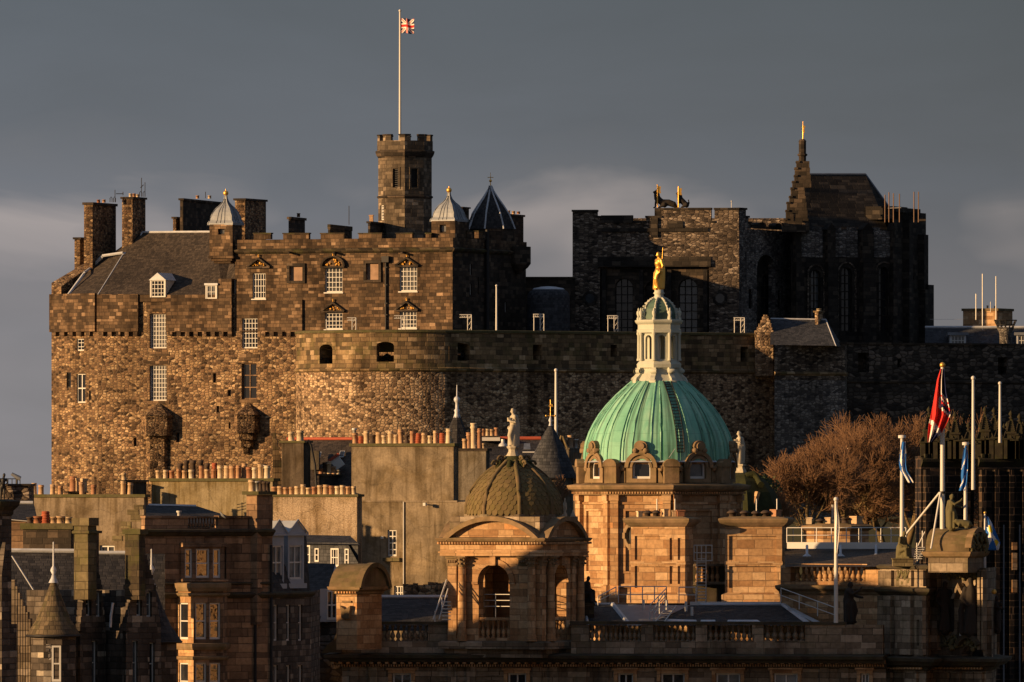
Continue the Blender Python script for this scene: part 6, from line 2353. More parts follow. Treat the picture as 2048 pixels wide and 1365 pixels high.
def bay_tenement():
    b = Bld('bay_tenement', 'brown sandstone tenement with bay window, balustraded parapet and blue attic dormers', 'building', P(450, 1365, 603))
    r = b.root
    Y = 602
    z = lambda q: Z(q, Y)
    zb = z(1480)
    p0, p1, p2 = G(288, 598.5), G(545, 602.5), G(622, 609.5)
    s0, s1 = Seg(p0, p1), Seg(p1, p2)
    b.facade(s0, zb, z(1072), [], 'ten_stone')
    b.facade(s1, zb, z(1186), [dict(b=(a, c, t, e), nx=1, ny=2, fw=0.07, depth=0.25) for t, e in ((1210, 1282), (1331, 1420)) for a, c in ((547.5, 556), (572.5, 581), (596.5, 605))], 'ten_dark', 'side_wall')
    # the bay
    bp = [G(353, 599.6), G(387, 597.6), G(446, 598.6), G(455, 601)]
    bs = [Seg(bp[i], bp[i + 1]) for i in range(3)]
    sash = lambda a, c, t, e, **k: dict(b=(a, c, t, e), nx=1, ny=2, fw=0.09, bw=0.07, depth=0.22, **k)
    b.facade(bs[0], zb, z(1172), [sash(358, 376, 1206, 1279), sash(358, 376, 1326, 1400)], 'bank', 'bay_wall')
    b.facade(bs[1], zb, z(1172), [sash(391, 413, 1206, 1279, gm='glass_amber'), sash(419, 441, 1206, 1279, gm='glass_amber'), sash(391, 413, 1326, 1400, gm='glass_amber'), sash(419, 441, 1326, 1400, gm='glass_amber')], 'ten_stone', 'bay_wall')
    b.facade(bs[2], zb, z(1172), [], 'ten_stone', 'bay_wall')
    tp = b.mb('bay_roof', 'lead_dark')
    tp.poly([(p.x, p.y, z(1174)) for p in bp])
    bm = b.mb('bay_cornice', 'bank_trim')
    bl = [tuple(p.xy) for p in bp]
    for t, e, pr in ((1166, 1182, 0.25), (1186, 1192, 0.18), (1286, 1298, 0.2), (1312, 1318, 0.12)):
        bm.moulding(bl, [(0, z(e)), (pr * 0.6, z(e)), (pr, z((t + e) / 2)), (pr, z(t)), (0, z(t - 1.5))])
    # upper three-light window
    up = Seg(p0 + s0.n * 0.25, p1 + s0.n * 0.25)
    fr = b.mb('window_surround', 'ten_stone')
    b.facade(up, z(1158), z(1094), [sash(370, 384.5, 1098, 1156, gm='glass_amber'), sash(392, 419, 1098, 1156, gm='glass_amber'), sash(426, 441, 1098, 1156, gm='glass_amber')], 'ten_stone', 'window_surround', u0=up.u(362), u1=up.u(449))
    sbox(fr, s0, 360, 451, 1086, 1094, -0.4, -0.002)
    sbox(fr, s0, 360, 451, 1158, 1163, -0.4, -0.002)
    for px in (362, 449):
        uu = s0.u(px)
        fr.T = s0.T
        fr.quad((uu, -0.25, z(1158)), (uu, 0, z(1158)), (uu, 0, z(1094)), (uu, -0.25, z(1094)))
        fr.T = Matrix.Identity(4)
    ln = [tuple(p.xy) for p in (p0, p1, p2)]
    co = b.mb('cornice', 'bank_soot')
    co.moulding(ln[:2], [(0, z(1073)), (0.15, z(1071)), (0.3, z(1066)), (0.42, z(1064)), (0.42, z(1060)), (0, z(1058))])
    co.moulding(ln, [(0, z(1197)), (0.12, z(1196)), (0.3, z(1190)), (0.3, z(1187)), (0, z(1184))])
    co.moulding(ln[:2], [(0, z(1170)), (0.15, z(1168)), (0.15, z(1166)), (0, z(1164))])
    # parapet with balustrade
    pa = b.mb('parapet', 'ten_stone')
    for a, c in ((290, 377), (437, 496)):
        sbox(pa, s0, a, c, 1036, 1059, 0.02, 0.5)
        sbox(pa, s0, a - 0.5, c + 0.5, 1032, 1035.8, -0.08, 0.6)
    sbox(pa, s0, 377.5, 436.5, 1033, 1036, -0.02, 0.5)
    sbox(pa, s0, 377.5, 436.5, 1056, 1059, 0.02, 0.45)
    balusters(r, s0, 380, 434, 1036, 1056, 9, 'ten_stone')
    # roof
    rf = b.mb('roof', 'slate_dark')
    rf.poly([P(292, 1052, 599.5), P(500, 1052, 603), P(440, 1030, 606), P(395, 1013, 607.5), P(292, 1010, 607)])
    rf.poly([P(500, 1052, 603), P(545, 1060, 614), P(292, 1060, 614), P(292, 1010, 607), P(395, 1013, 607.5), P(440, 1030, 606)])
    fl = b.mb('flashing', 'lead')
    fl.tube([P(297, 1011, 607), P(392, 1013, 607.5)], 0.1, 5)
    v = MB()
    v.lathe([(0.1, z(1035)), (0.1, z(1026)), (0.16, z(1025)), (0.16, z(1022))], 8, (X(358, 601.5), 601.5))
    v.build('roof_vent', M['white'], r)
    # stack rising from the corner
    so_ = stack(r, 493, 514, 545, 983, 1250, 601.6, 28, 'ten_stone', 'moss_cap', [(504, 958, 'plain', 1.2), (514, 962, 'flue', 1.3), (521, 961, 'stout', 0.8), (529, 962, 'stout', 0.8), (535, 962, 'dark')], 7, 0.2)
    # dish and aerial
    ae = MB()
    ae.tube([P(484, 1040, 601), P(484, 1005, 601)], 0.03, 4)
    for q in (1008, 1014, 1020):
        ae.tube([P(474, q + 2, 601), P(492, q - 2, 601)], 0.022, 4)
    ae.build('roof_aerial', M['black_iron'], r)
    ds = MB()
    ds.T = Matrix.Translation(P(446, 1030, 600.5)) @ Matrix.Rotation(R(50), 4, 'Y')
    ds.lathe([(0.02, -0.12), (0.2, -0.07), (0.3, 0.0)], 12)
    ds.build('satellite_dish', M['lead_dark'], r)
    dp = b.mb('drainpipe', 'black_iron')
    dp.T = s0.T
    for px, t in ((509, 1160), (541, 1090)):
        dp.tube([(s0.u(px), -0.12, zb), (s0.u(px), -0.12, z(t))], 0.08, 6)
    # blue dormers on the side
    for a, c in ((541, 568), (576, 608)):
        A, B = Vector((X(a, 604), 604.0)), Vector((X(c, 605.5), 605.5))
        if a > 560:
            A, B = Vector((X(a, 606.5), 606.5)), Vector((X(c, 608), 608.0))
        sg = Seg(A, B)
        L = sg.L
        d = MB()
        zt, z0, zw1, zw0 = Z(1068, 604), Z(1168, 604), Z(1092, 604), Z(1160, 604)
        wall(d, sg, z0, zt, [(L * 0.1, L * 0.9, zw0, zw1)], 0.2)
        d.T = sg.T
        d.quad((0, 6, z0), (0, 0, z0), (0, 0, zt), (0, 6, zt))
        d.quad((L, 0, z0), (L, 6, z0), (L, 6, zt), (L, 0, zt))
        zp = Z(1042, 604)
        d.extr([(-0.15, zt), (L + 0.15, zt), (L / 2, zp)], -0.1, 6)
        for s_ in ((-0.22, L / 2), (L + 0.22, L / 2)):
            d.tube([(s_[0], -0.14, zt + 0.02), (s_[1], -0.14, zp + 0.05)], 0.07, 4)
        d.box(-0.22, L + 0.22, -0.2, 0, zt - 0.12, zt - 0.003)
        d.box(-0.1, L + 0.1, -0.15, 0, z0 - 0.3, z0)
        o = d.build('dormer', M['white_blue'], r)
        window(o, sg, L * 0.1, L * 0.9, zw0, zw1, 2, 2, fm=M['white'], rec=0.14, bw=0.09, gm=M['glass_pale'])
    rs = b.mb('roof', 'slate_dark')
    rs.poly([P(545, 1184, 603), P(620, 1184, 610), P(612, 1060, 612), P(545, 1060, 608)])
    wl = b.mb('side_wall', 'ten_dark')
    e = Seg(p2, G(640, 622))
    wall(wl, e, zb, z(1186))
    b.done()
    # mansard attic behind with four white windows
    b = Bld('mansard_attic', 'dark slated mansard attic with four white framed windows under the pebbledashed gable', 'building', P(660, 1230, 664))
    r = b.root
    sg = Seg(G(600, 666), G(716, 662))
    zz = lambda q: Z(q, 664)
    b.facade(sg, zz(1140), zz(1086), [dict(b=(607, 621, 1091, 1128), nx=2, ny=2, fw=0.1), dict(b=(630, 638, 1097, 1124), nx=1, ny=2, fw=0.08), dict(b=(662, 678, 1097, 1134), nx=3, ny=2, fw=0.1), dict(b=(690, 698, 1098, 1132), nx=1, ny=3, fw=0.08)], 'slate_blue', 'attic_wall', depth=0.1)
    rf = b.mb('roof', 'slate_dark')
    rf.poly([P(596, 1088, 665.6), P(720, 1090, 661.4), P(700, 1072, 668), P(604, 1070, 670)])
    rf.poly([P(696, 1089, 662.4), P(724, 1140, 661), P(724, 1140, 671), P(700, 1072, 668)])
    w = b.mb('wall', 'harl_dark')
    w.prism([tuple(G(600, 666.4).xy), tuple(G(716, 662.4).xy), tuple(G(722, 673).xy), tuple(G(600, 674).xy)], Z(1480, 664), Z(1087, 664))
    b.done()
    # steep dark roof with one white window in front
    b = Bld('steep_roof_house', 'steep dark slate roof with one tall white attic window beside the barrel roofed lodge', 'house', P(640, 1365, 652))
    r = b.root
    rf = b.mb('roof', 'slate_dark')
    rf.poly([P(598, 1236, 649), P(640, 1240, 648), P(671, 1128, 655), P(603, 1126, 656)])
    rf.poly([P(603, 1126, 656), P(671, 1128, 655), P(676, 1240, 664), P(598, 1236, 664)])
    sg = Seg(G(640, 648.4), G(690, 650.4))
    zz = lambda q: Z(q, 649)
    b.facade(sg, zz(1244), zz(1178), [dict(b=(653, 674, 1181, 1240), nx=2, ny=2, fw=0.11, bw=0.1)], 'white_blue', 'dormer_cheek', depth=0.1)
    ck = b.mb('dormer_cheek', 'white_blue')
    ck.add([P(640, 1240, 648.4), P(690, 1240, 650.4), P(671, 1128, 655)], [(0, 1, 2)])
    w = b.mb('wall', 'wall_dark')
    w.prism([tuple(G(606, 648.6).xy), tuple(G(700, 650.6).xy), tuple(G(700, 660).xy), tuple(G(606, 660).xy)], Z(1480, 649), Z(1240, 649))
    b.done()


BAL = {}


def balusters(parent, sg, a, c, t, e, n, mat, out=0.0):
    """row of turned balusters on a wall line, each its own piece"""
    pm = (a + c) / 2
    z0, z1 = sg.z(e, pm), sg.z(t, pm)
    key = mat
    if key not in BAL:
        mb = MB()
        mb.lathe([(0.1, 0), (0.1, 0.07), (0.055, 0.1), (0.1, 0.2), (0.125, 0.3), (0.1, 0.42), (0.055, 0.56), (0.05, 0.72), (0.075, 0.82), (0.055, 0.86), (0.1, 0.93), (0.1, 1.0)], 8)
        o = mb.build('baluster', M[mat])
        BAL[key] = o.data
        bpy.data.objects.remove(o)
    w = (sg.u(c) - sg.u(a)) / n
    s = min(1.6, max(0.7, w / 0.27))
    for i in range(n):
        u = sg.u(a) + w * (i + 0.5)
        p = sg.A + sg.d * u - sg.n * (0.25 - out)
        inst('baluster', BAL[key], parent, (p.x, p.y, z0 - 0.003), (s, s, z1 - z0 + 0.006))


bay_tenement()
# ---------------------------------------------------------------- statues
def figure(name, label, p, h, face, mat, pose='book', seated=False, group=None, cat='statue', voxel=None, staff=None):
    """robed statue; local x is where it looks"""
    r = thing(name, label, cat, p, group)
    T = Matrix.Translation(p) @ Matrix.Rotation(R(face), 4, 'Z') @ Matrix.Scale(h, 4)
    f = lambda x, y, z: T @ Vector((x, y, z))
    c = []

    fat = 1.0 if seated else 1.2

    def add(*q): c.append([(f(a[0] * fat, a[1] * fat, a[2]), a[3] * h * (fat if a[2] < 0.84 else 1.0)) for a in q])
    if not seated:
        add((0.0, 0, 0.03, 0.105), (-0.01, 0, 0.22, 0.1), (-0.015, 0, 0.42, 0.1), (-0.005, 0, 0.5, 0.105), (0.0, 0, 0.6, 0.075), (0.015, 0, 0.71, 0.09), (0.0, 0, 0.79, 0.075), (0.005, 0, 0.85, 0.036), (0.018, 0, 0.9, 0.05), (0.02, 0, 0.945, 0.052))
        add((0.0, -0.1, 0.79, 0.045), (0.0, 0.1, 0.79, 0.045))
        add((0.04, 0.05, 0.5, 0.07), (0.1, 0.055, 0.29, 0.055), (0.05, 0.05, 0.05, 0.05), (0.11, 0.05, 0.015, 0.028))
        add((-0.02, -0.05, 0.45, 0.075), (-0.01, -0.06, 0.05, 0.06))
        add((-0.06, 0.0, 0.78, 0.05), (-0.09, 0.0, 0.55, 0.06), (-0.1, 0.01, 0.3, 0.045), (-0.1, 0.0, 0.05, 0.04))
        add((0.07, -0.07, 0.46, 0.03), (0.08, -0.08, 0.03, 0.035))
        add((0.09, 0.0, 0.44, 0.025), (0.1, 0.0, 0.04, 0.03))
        if pose == 'book':
            add((0.0, 0.12, 0.78, 0.045), (-0.01, 0.16, 0.63, 0.037), (0.1, 0.1, 0.66, 0.028), (0.13, 0.06, 0.7, 0.03))
            add((0.0, -0.12, 0.78, 0.045), (0.0, -0.16, 0.62, 0.037), (0.07, -0.13, 0.52, 0.028), (0.09, -0.11, 0.48, 0.026))
        elif pose == 'offer':
            add((0.0, 0.12, 0.78, 0.045), (0.06, 0.16, 0.66, 0.037), (0.2, 0.1, 0.62, 0.03), (0.25, 0.08, 0.62, 0.026))
            add((0.0, -0.12, 0.78, 0.045), (0.1, -0.14, 0.7, 0.037), (0.24, -0.08, 0.8, 0.03), (0.27, -0.06, 0.87, 0.024))
        else:
            add((0.0, 0.12, 0.78, 0.045), (-0.02, 0.16, 0.62, 0.037), (0.06, 0.16, 0.48, 0.03), (0.08, 0.15, 0.44, 0.026))
            add((0.0, -0.12, 0.78, 0.045), (-0.05, -0.17, 0.63, 0.037), (-0.09, -0.14, 0.5, 0.028))
        hz = 0.93
        hx = 0.02
    else:
        add((0, 0, 0.3, 0.17), (-0.02, 0, 0.45, 0.15), (0.02, 0, 0.62, 0.14), (0.05, 0, 0.74, 0.115), (0.07, 0, 0.8, 0.05), (0.1, 0, 0.87, 0.068), (0.105, 0, 0.92, 0.068))
        add((0.03, -0.14, 0.73, 0.06), (0.03, 0.14, 0.73, 0.06))
        for s in (-1, 1):
            add((0, s * 0.09, 0.3, 0.11), (0.27, s * 0.12, 0.36 + 0.02 * s, 0.085), (0.26, s * 0.12, 0.1, 0.07), (0.3, s * 0.12, 0.04, 0.05), (0.37, s * 0.12, 0.03, 0.04))
            add((0.03, s * 0.17, 0.72, 0.06), (0.04, s * 0.22, 0.52, 0.05), (0.2, s * 0.14, 0.45, 0.04), (0.27, s * 0.1, 0.46, 0.036))
        add((0.15, 0, 0.3, 0.12), (0.22, 0, 0.06, 0.12))
        add((-0.08, 0, 0.4, 0.14), (-0.1, 0, 0.05, 0.16), (0.1, 0, 0.05, 0.16))
        add((-0.08, 0.1, 0.65, 0.06), (-0.14, 0.14, 0.3, 0.07), (-0.14, 0.14, 0.05, 0.08))
        hz, hx = 0.905, 0.105
    add((hx * fat + (0.05 if not seated else 0.066), 0, hz - 0.005, 0.011), (hx + (0.056 if not seated else 0.075), 0, hz - 0.018, 0.012))
    add((hx - 0.045, 0, hz + 0.02, 0.035), (hx - 0.055, 0, hz - 0.03, 0.028))
    add((hx - 0.01, 0, hz + 0.05, 0.035), (hx + 0.012, 0, hz + 0.045, 0.035))
    skinned('body', c, M[mat], r, voxel=(voxel or 0.018 * h))
    if pose == 'book' and not seated:
        b = MB()
        b.T = T
        b.box(0.1, 0.17, 0.0, 0.1, 0.66, 0.76)
        b.build('tablet', M[mat], r)
    if staff:
        s = MB()
        s.tube([f(*staff[0]), f(*staff[1])], 0.011 * h, 6)
        s.build('staff', M[mat], r)
    return r


def pedestal(name, label, px, rt, rb, Y, rtop, rbase, mat, n=8, cat='pedestal'):
    c = (X(px, Y), Y)
    k = Y / F
    r = thing(name, label, cat, (c[0], c[1], Z(rb, Y)))
    m = MB()
    m.lathe([(rbase * k, Z(rb, Y)), (rbase * k, Z(rb - 3, Y)), (rtop * 0.72 * k, Z(rb - (rb - rt) * 0.6, Y)), (rtop * 0.72 * k, Z(rb - (rb - rt) * 0.75, Y)), (rtop * k, Z(rt + 2.5, Y)), (rtop * k, Z(rt, Y))], n, c, R(22), smooth=False)
    m.build('shaft', M[mat], r)
    return r


# ---------------------------------------------------------------- bank: domed cupola tower with open arches
def arch_band(mb, sg, um, z0, z1, w, ri, y0, y1, n=14):
    """segmental band: half width w, from spring z0 to crown z1, inner ratio ri"""
    h = z1 - z0
    Rr = (w * w + h * h) / (2 * h)
    zc = z1 - Rr
    a0 = math.asin(w / Rr)
    T0 = mb.T
    mb.T = sg.T
    for k in range(n):
        a, b = -a0 + 2 * a0 * k / n, -a0 + 2 * a0 * (k + 1) / n
        o1, o2 = (um + Rr * math.sin(a), zc + Rr * math.cos(a)), (um + Rr * math.sin(b), zc + Rr * math.cos(b))
        r2 = Rr - ri
        i1, i2 = (um + r2 * math.sin(a), zc + r2 * math.cos(a)), (um + r2 * math.sin(b), zc + r2 * math.cos(b))
        mb.extr([i1, i2, o2, o1], y0, y1)
    mb.T = T0


def arch_fill(mb, sg, um, z0, z1, w, y0, y1, n=14):
    h = z1 - z0
    Rr = (w * w + h * h) / (2 * h)
    zc = z1 - Rr
    a0 = math.asin(w / Rr)
    pts = [(um + Rr * math.sin(a0 - 2 * a0 * k / n), zc + Rr * math.cos(a0 - 2 * a0 * k / n)) for k in range(n + 1)]
    T0 = mb.T
    mb.T = sg.T
    mb.extr([(pts[-1][0], z0)] + [(pts[0][0], z0)] + pts[1:-1], y0, y1)
    mb.T = T0


def cupola():
    Y = 636.5
    z = lambda q: Z(q, Y)
    ft = rot_foot(897, 1080, 1158, Y, 25)
    cx, cy = sum(p[0] for p in ft) / 4, sum(p[1] for p in ft) / 4
    b = Bld('bank_cupola', 'open arched sandstone cupola tower with scaled stone dome and curved pediments', 'tower', (cx, cy, z(1310)))
    r = b.root
    k = Y / F
    segs = [Seg(ft[i], ft[(i + 1) % 4]) for i in range(4)]
    for i, sg in enumerate(segs):
        L = sg.L
        wl = b.mb('wall', 'bank')
        hw = 0.17 * L
        wall(wl, sg, z(1308), z(1112), [(L / 2 - hw, L / 2 + hw, z(1284), z(1130), 1.0)], 0.7)
        T0 = wl.T
        wl.T = sg.T
        # inside faces of the corner piers
        wl.quad((L / 2 - hw, 0.7, z(1284)), (0.7, 0.7, z(1284)), (0.7, 0.7, z(1112)), (L / 2 - hw, 0.7, z(1112)))
        wl.quad((L - 0.7, 0.7, z(1284)), (L / 2 + hw, 0.7, z(1284)), (L / 2 + hw, 0.7, z(1112)), (L - 0.7, 0.7, z(1112)))
        wl.T = T0
        if i > 1:
            continue
        # archivolt and imposts
        av = MB()
        sp = z(1130) - hw
        av.T = sg.T
        n = 14
        for j in range(n):
            a, c = math.pi * j / n, math.pi * (j + 1) / n
            q = lambda an, rr: (L / 2 + rr * math.cos(an), sp + rr * math.sin(an))
            av.extr([q(a, hw + 0.02), q(a, hw + 0.36), q(c, hw + 0.36), q(c, hw + 0.02)], -0.12, -0.002)
        for s in (-1, 1):
            x0, x1 = sorted((L / 2 + s * hw, L / 2 + s * (hw + 0.42)))
            av.box(x0, x1, -0.16, -0.002, sp - 0.16, sp - 0.003)
        av.box(L / 2 - 0.2, L / 2 + 0.2, -0.28, -0.122, z(1130) - 0.05, z(1112) - 0.02)
        av.build('archivolt', M['bank'], r)
        # pilasters and columns
        cl = []
        for u, kind in ((0.05, 'p'), (0.17, 'c'), (0.83, 'p2'), (0.93, 'c')):
            uu = u * L
            if kind == 'c':
                m = MB()
                cc = (0, 0)
                rad = 0.27
                m.T = sg.T @ Matrix.Translation((uu, -0.3, 0))
                m.lathe([(rad * 1.3, z(1283)), (rad * 1.35, z(1279)), (rad * 1.1, z(1276)), (rad * 1.25, z(1273)), (rad, z(1270)), (rad, z(1230)), (rad * 0.88, z(1135))], 16)
                co = m.build('column', M['bank'], r)
                cap = MB()
                cap.T = m.T
                cap.lathe([(rad * 0.9, z(1135)), (rad * 1.0, z(1130)), (rad * 1.05, z(1122)), (rad * 1.5, z(1115.5))], 12, smooth=False)
                cap.box(-rad * 1.5, rad * 1.5, -rad * 1.5, rad * 1.5, z(1115.4), z(1113))
                for t_ in range(8):
                    a = 2 * math.pi * t_ / 8
                    for q, rr in ((1128, 1.2), (1120, 1.4)):
                        cap.ball((rad * rr * math.cos(a + q), rad * rr * math.sin(a + q), z(q)), 0.075, 6, 4)
                cap.build('capital', M['bank_trim'], co)
            else:
                m = MB()
                m.T = sg.T
                x0, x1 = (0.0, 0.62) if kind == 'p' else (uu - 0.3, uu + 0.3)
                m.box(x0, x1, -0.14, -0.002, z(1283), z(1133))
                co = m.build('pilaster', M['bank'], r)
                cap = MB()
                cap.T = sg.T
                cap.box(x0 - 0.04, x1 + 0.04, -0.2, -0.002, z(1132.8), z(1118))
                cap.box(x0 - 0.1, x1 + 0.1, -0.28, -0.002, z(1117.8), z(1113))
                for t_ in range(4):
                    cap.ball((x0 + (x1 - x0) * (t_ + 0.5) / 4, -0.22, z(1124)), 0.09, 6, 4)
                cap.build('capital', M['bank_trim'], co)
        # balustrade in the opening
        bl = MB()
        bl.T = sg.T
        bl.box(L / 2 - hw + 0.002, L / 2 + hw - 0.002, 0.05, 0.5, z(1242), z(1236))
        bl.box(L / 2 - hw + 0.002, L / 2 + hw - 0.002, 0.05, 0.5, z(1284) - 0.02, z(1277))
        bo = bl.build('balustrade', M['bank'], r)
        nb = 6 if i == 0 else 4
        pxs = [(cx, cy)]
        for j in range(nb):
            u = L / 2 - hw + 2 * hw * (j + 0.5) / nb
            p = sg.A + sg.d * u - sg.n * 0.27
            balusters_at(bo, p, z(1277), z(1242), 1.15, 'bank')
        rl = MB()
        rl.T = sg.T
        for q in (1190, 1202, 1214):
            rl.tube([(L / 2 - hw, 0.9, z(q)), (L / 2 + hw, 0.9, z(q))], 0.03, 5)
        for u in (-0.3, 0.75):
            rl.tube([(L / 2 + u * hw, 0.92, z(1236)), (L / 2 + u * hw, 0.92, z(1188))], 0.035, 5)
        rl.build('rail', M['steel'], r)
    # ceiling and floor
    cl = b.mb('ceiling', 'bank_grey')
    cl.prism(grow(ft, -0.1), z(1112), z(1108))
    cl.poly([(p[0], p[1], z(1112.1)) for p in reversed(grow(ft, -0.05))])
    cl.poly([(p[0], p[1], z(1283)) for p in grow(ft, -0.05)])
    sb = MB()
    sb.box(cx - 0.2, cx + 0.35, cy + 1.5, cy + 1.6, z(1186), z(1162))
    sb.build('notice_board', M['white'], r)
    # plinth
    pl = b.mb('plinth', 'bank_grey')
    pl.moulding(ft, [(0.15, z(1316)), (0.15, z(1300)), (0.5, z(1299)), (0.5, z(1286)), (0.3, z(1283)), (0, z(1282.5))], True)
    # entablature with dentils
    en = b.mb('entablature', 'bank')
    en.moulding(ft, [(0.0, z(1113)), (0.42, z(1112.8)), (0.42, z(1107)), (0.5, z(1106.5)), (0.5, z(1104)), (0.4, z(1103.5)), (0.4, z(1090)), (0.52, z(1089)), (0.52, z(1085)), (0.0, z(1084.8))], True)
    dn = b.mb('dentils', 'bank')
    co = b.mb('cornice', 'bank_trim')
    co.moulding(ft, [(0.45, z(1084.5)), (0.56, z(1083)), (0.64, z(1079)), (0.64, z(1077)), (0.0, z(1074))], True)
    for sg in segs[:2]:
        dn.T = sg.T
        u = -0.5
        while u < sg.L + 0.45:
            dn.box(u, u + 0.11, -0.66, -0.5, z(1089), z(1084.6))
            u += 0.2
    dn.T = Matrix.Identity(4)
    # curved pediments over each face
    for i, sg in enumerate(segs):
        L = sg.L
        w = L / 2 + 0.12
        pm = MB()
        arch_band(pm, sg, L / 2, z(1076), z(1033), w, 0.3, -0.62, 1.2)
        po = pm.build('curved_pediment', M['bank_trim'], r)
        tp = MB()
        arch_fill(tp, sg, L / 2, z(1077), z(1040), w - 0.35, -0.2, 1.1)
        tp.build('tympanum', M['bank'], po)
    # corner blocks and dome base
    at = b.mb('attic', 'bank_grey')
    at.prism(grow(ft, -0.05), z(1076), z(1034))
    at.prism(oct_pts((cx, cy), 101 * k, -83), z(1036), z(1029))
    # dome of scaled stones with broad ribs
    prof = [(96, 1029), (95.5, 1012), (92, 996), (85, 982), (76, 968), (65, 955), (50, 942), (34, 931), (22, 923)]
    dm = MB()
    dm.lathe([(q * k, z(t)) for q, t in prof], 48, (cx, cy))
    do = dm.build('dome', M['fish_tile'], r)
    sc = MB()
    # raised fish scales laid in rings between the ribs

    def at(s_):
        i0 = min(int(s_), len(prof) - 2)
        f = s_ - i0
        return (prof[i0][0] + (prof[i0 + 1][0] - prof[i0][0]) * f) * k, z(prof[i0][1] + (prof[i0 + 1][1] - prof[i0][1]) * f)
    for j in range(13):
        s_ = j / 13 * (len(prof) - 1) * 0.95
        q0, z0 = at(s_)
        q1, z1 = at(min(s_ + 0.55, len(prof) - 1.001))
        up2 = Vector((q1 - q0, z1 - z0)).normalized()
        for f_ in (5, 6, 7, 0, 1, 2):
            n_ = max(2, int(round(q0 * R(45) / 0.42)))
            for m_ in range(n_):
                a = R(-83 + 45 * f_) + R(45) * (m_ + (0.5 if j % 2 else 0.95)) / n_
                if j % 2 == 0 and m_ == n_ - 1:
                    continue
                rad, tan = Vector((math.cos(a), math.sin(a), 0)), Vector((-math.sin(a), math.cos(a), 0))
                up = rad * up2.x + Vector((0, 0, 1)) * up2.y
                nn = tan.cross(up).normalized()
                if nn.dot(rad) < 0:
                    nn = -nn
                o = Vector((cx, cy, z0)) + rad * q0
                hw = q0 * R(45) / n_ * 0.46
                pt = lambda x, y, d: o + tan * x + up * y + nn * d
                sc.poly([pt(-hw, 0.34, 0.008), pt(-hw, 0.08, 0.03), pt(-hw * 0.6, -0.04, 0.036), pt(0, -0.09, 0.04), pt(hw * 0.6, -0.04, 0.036), pt(hw, 0.08, 0.03), pt(hw, 0.34, 0.008)])
                sc.poly([pt(-hw, 0.08, 0.03), pt(-hw, 0.08, 0.0), pt(0, -0.09, 0.0), pt(0, -0.09, 0.04), pt(-hw * 0.6, -0.04, 0.036)])
                sc.poly([pt(hw, 0.08, 0.03), pt(hw * 0.6, -0.04, 0.036), pt(0, -0.09, 0.04), pt(0, -0.09, 0.0), pt(hw, 0.08, 0.0)])
    sc.build('scale_tiles', M['fish_tile'], do)
    for j in range(8):
        a = R(-83 + 45 * j)
        rb = MB()
        rb.tube([(cx + (q * k + 0.02) * math.cos(a), cy + (q * k + 0.02) * math.sin(a), z(t)) for q, t in prof], 0.16, 6)
        rb.build('rib', M['bank_roof'], do)
    mo = MB()
    mo.lathe([(34 * k, z(931)), (27 * k, z(925)), (20 * k, z(917)), (17 * k, z(912)), (0.05, z(911))], 14, (cx, cy))
    for j in range(8):
        a = R(-60 + 45 * j)
        for q, t, rr in ((24, 926, 0.2), (28, 934, 0.22), (22, 940, 0.18)):
            mo.ball((cx + (q + 8) * k * math.cos(a), cy + (q + 8) * k * math.sin(a), z(t)), rr, 7, 5)
    mo.build('leaf_crown', M['mossy'], do)
    for j in range(4):
        a = R(-83 - 68 + 90 * j)
        d = Vector((math.cos(a), math.sin(a), 0))
        vo = MB()
        for q0, t0, rr in ((42, 929, 0.3), (29, 919, 0.28)):
            cc = Vector((cx, cy, z(t0))) + d * (q0 * k)
            vo.tube([cc + d * (rr * (1 - 0.1 * s) * math.cos(s * 0.8)) + Vector((0, 0, rr * (1 - 0.1 * s) * math.sin(s * 0.8))) for s in range(10)], 0.09, 5)
        vo.build('scroll', M['bank_roof'], do)
    b.done()
    pedestal('statue_pedestal', 'pale octagonal pedestal on the crown of the scaled stone dome', 1026, 893, 919, cy, 13.5, 17, 'statue')
    figure('robed_statue', 'pale stone robed woman statue holding a tablet on top of the scaled dome', P(1027, 893.5, cy), 76 * cy / F, 195, 'statue', 'book')
    # small finials behind its right side
    for px, t, e in ((1130, 996, 1040), (1146, 1020, 1045)):
        q = thing('stone_finial', ('slim pale urn finial' if px < 1140 else 'squat pale pointed finial') + ' behind the curved pediment of the cupola', 'finial', P(px, e, 644))
        m = MB()
        c = (X(px, 644), 644.0)
        zz = lambda y: Z(y, 644)
        if px < 1140:
            m.lathe([(5 * .032, zz(e)), (4 * .032, zz(e - 12)), (2 * .032, zz(e - 16)), (4 * .032, zz(e - 22)), (3.6 * .032, zz(t + 12)), (1.2 * .032, zz(t + 6)), (1.8 * .032, zz(t + 3)), (0.01, zz(t))], 10, c)
        else:
            m.lathe([(8 * .032, zz(e)), (7 * .032, zz(e - 10)), (3 * .032, zz(e - 18)), (1.5 * .032, zz(t + 2)), (0.01, zz(t))], 8, c)
        m.build('urn', M['statue'], q)


def balusters_at(parent, p, z0, z1, s, mat):
    if mat not in BAL:
        mb = MB()
        mb.lathe([(0.1, 0), (0.1, 0.07), (0.055, 0.1), (0.1, 0.2), (0.125, 0.3), (0.1, 0.42), (0.055, 0.56), (0.05, 0.72), (0.075, 0.82), (0.055, 0.86), (0.1, 0.93), (0.1, 1.0)], 8)
        o = mb.build('baluster', M[mat])
        BAL[mat] = o.data
        bpy.data.objects.remove(o)
    inst('baluster', BAL[mat], parent, (p.x, p.y, z0 - 0.003), (s, s, z1 - z0 + 0.006))


cupola()


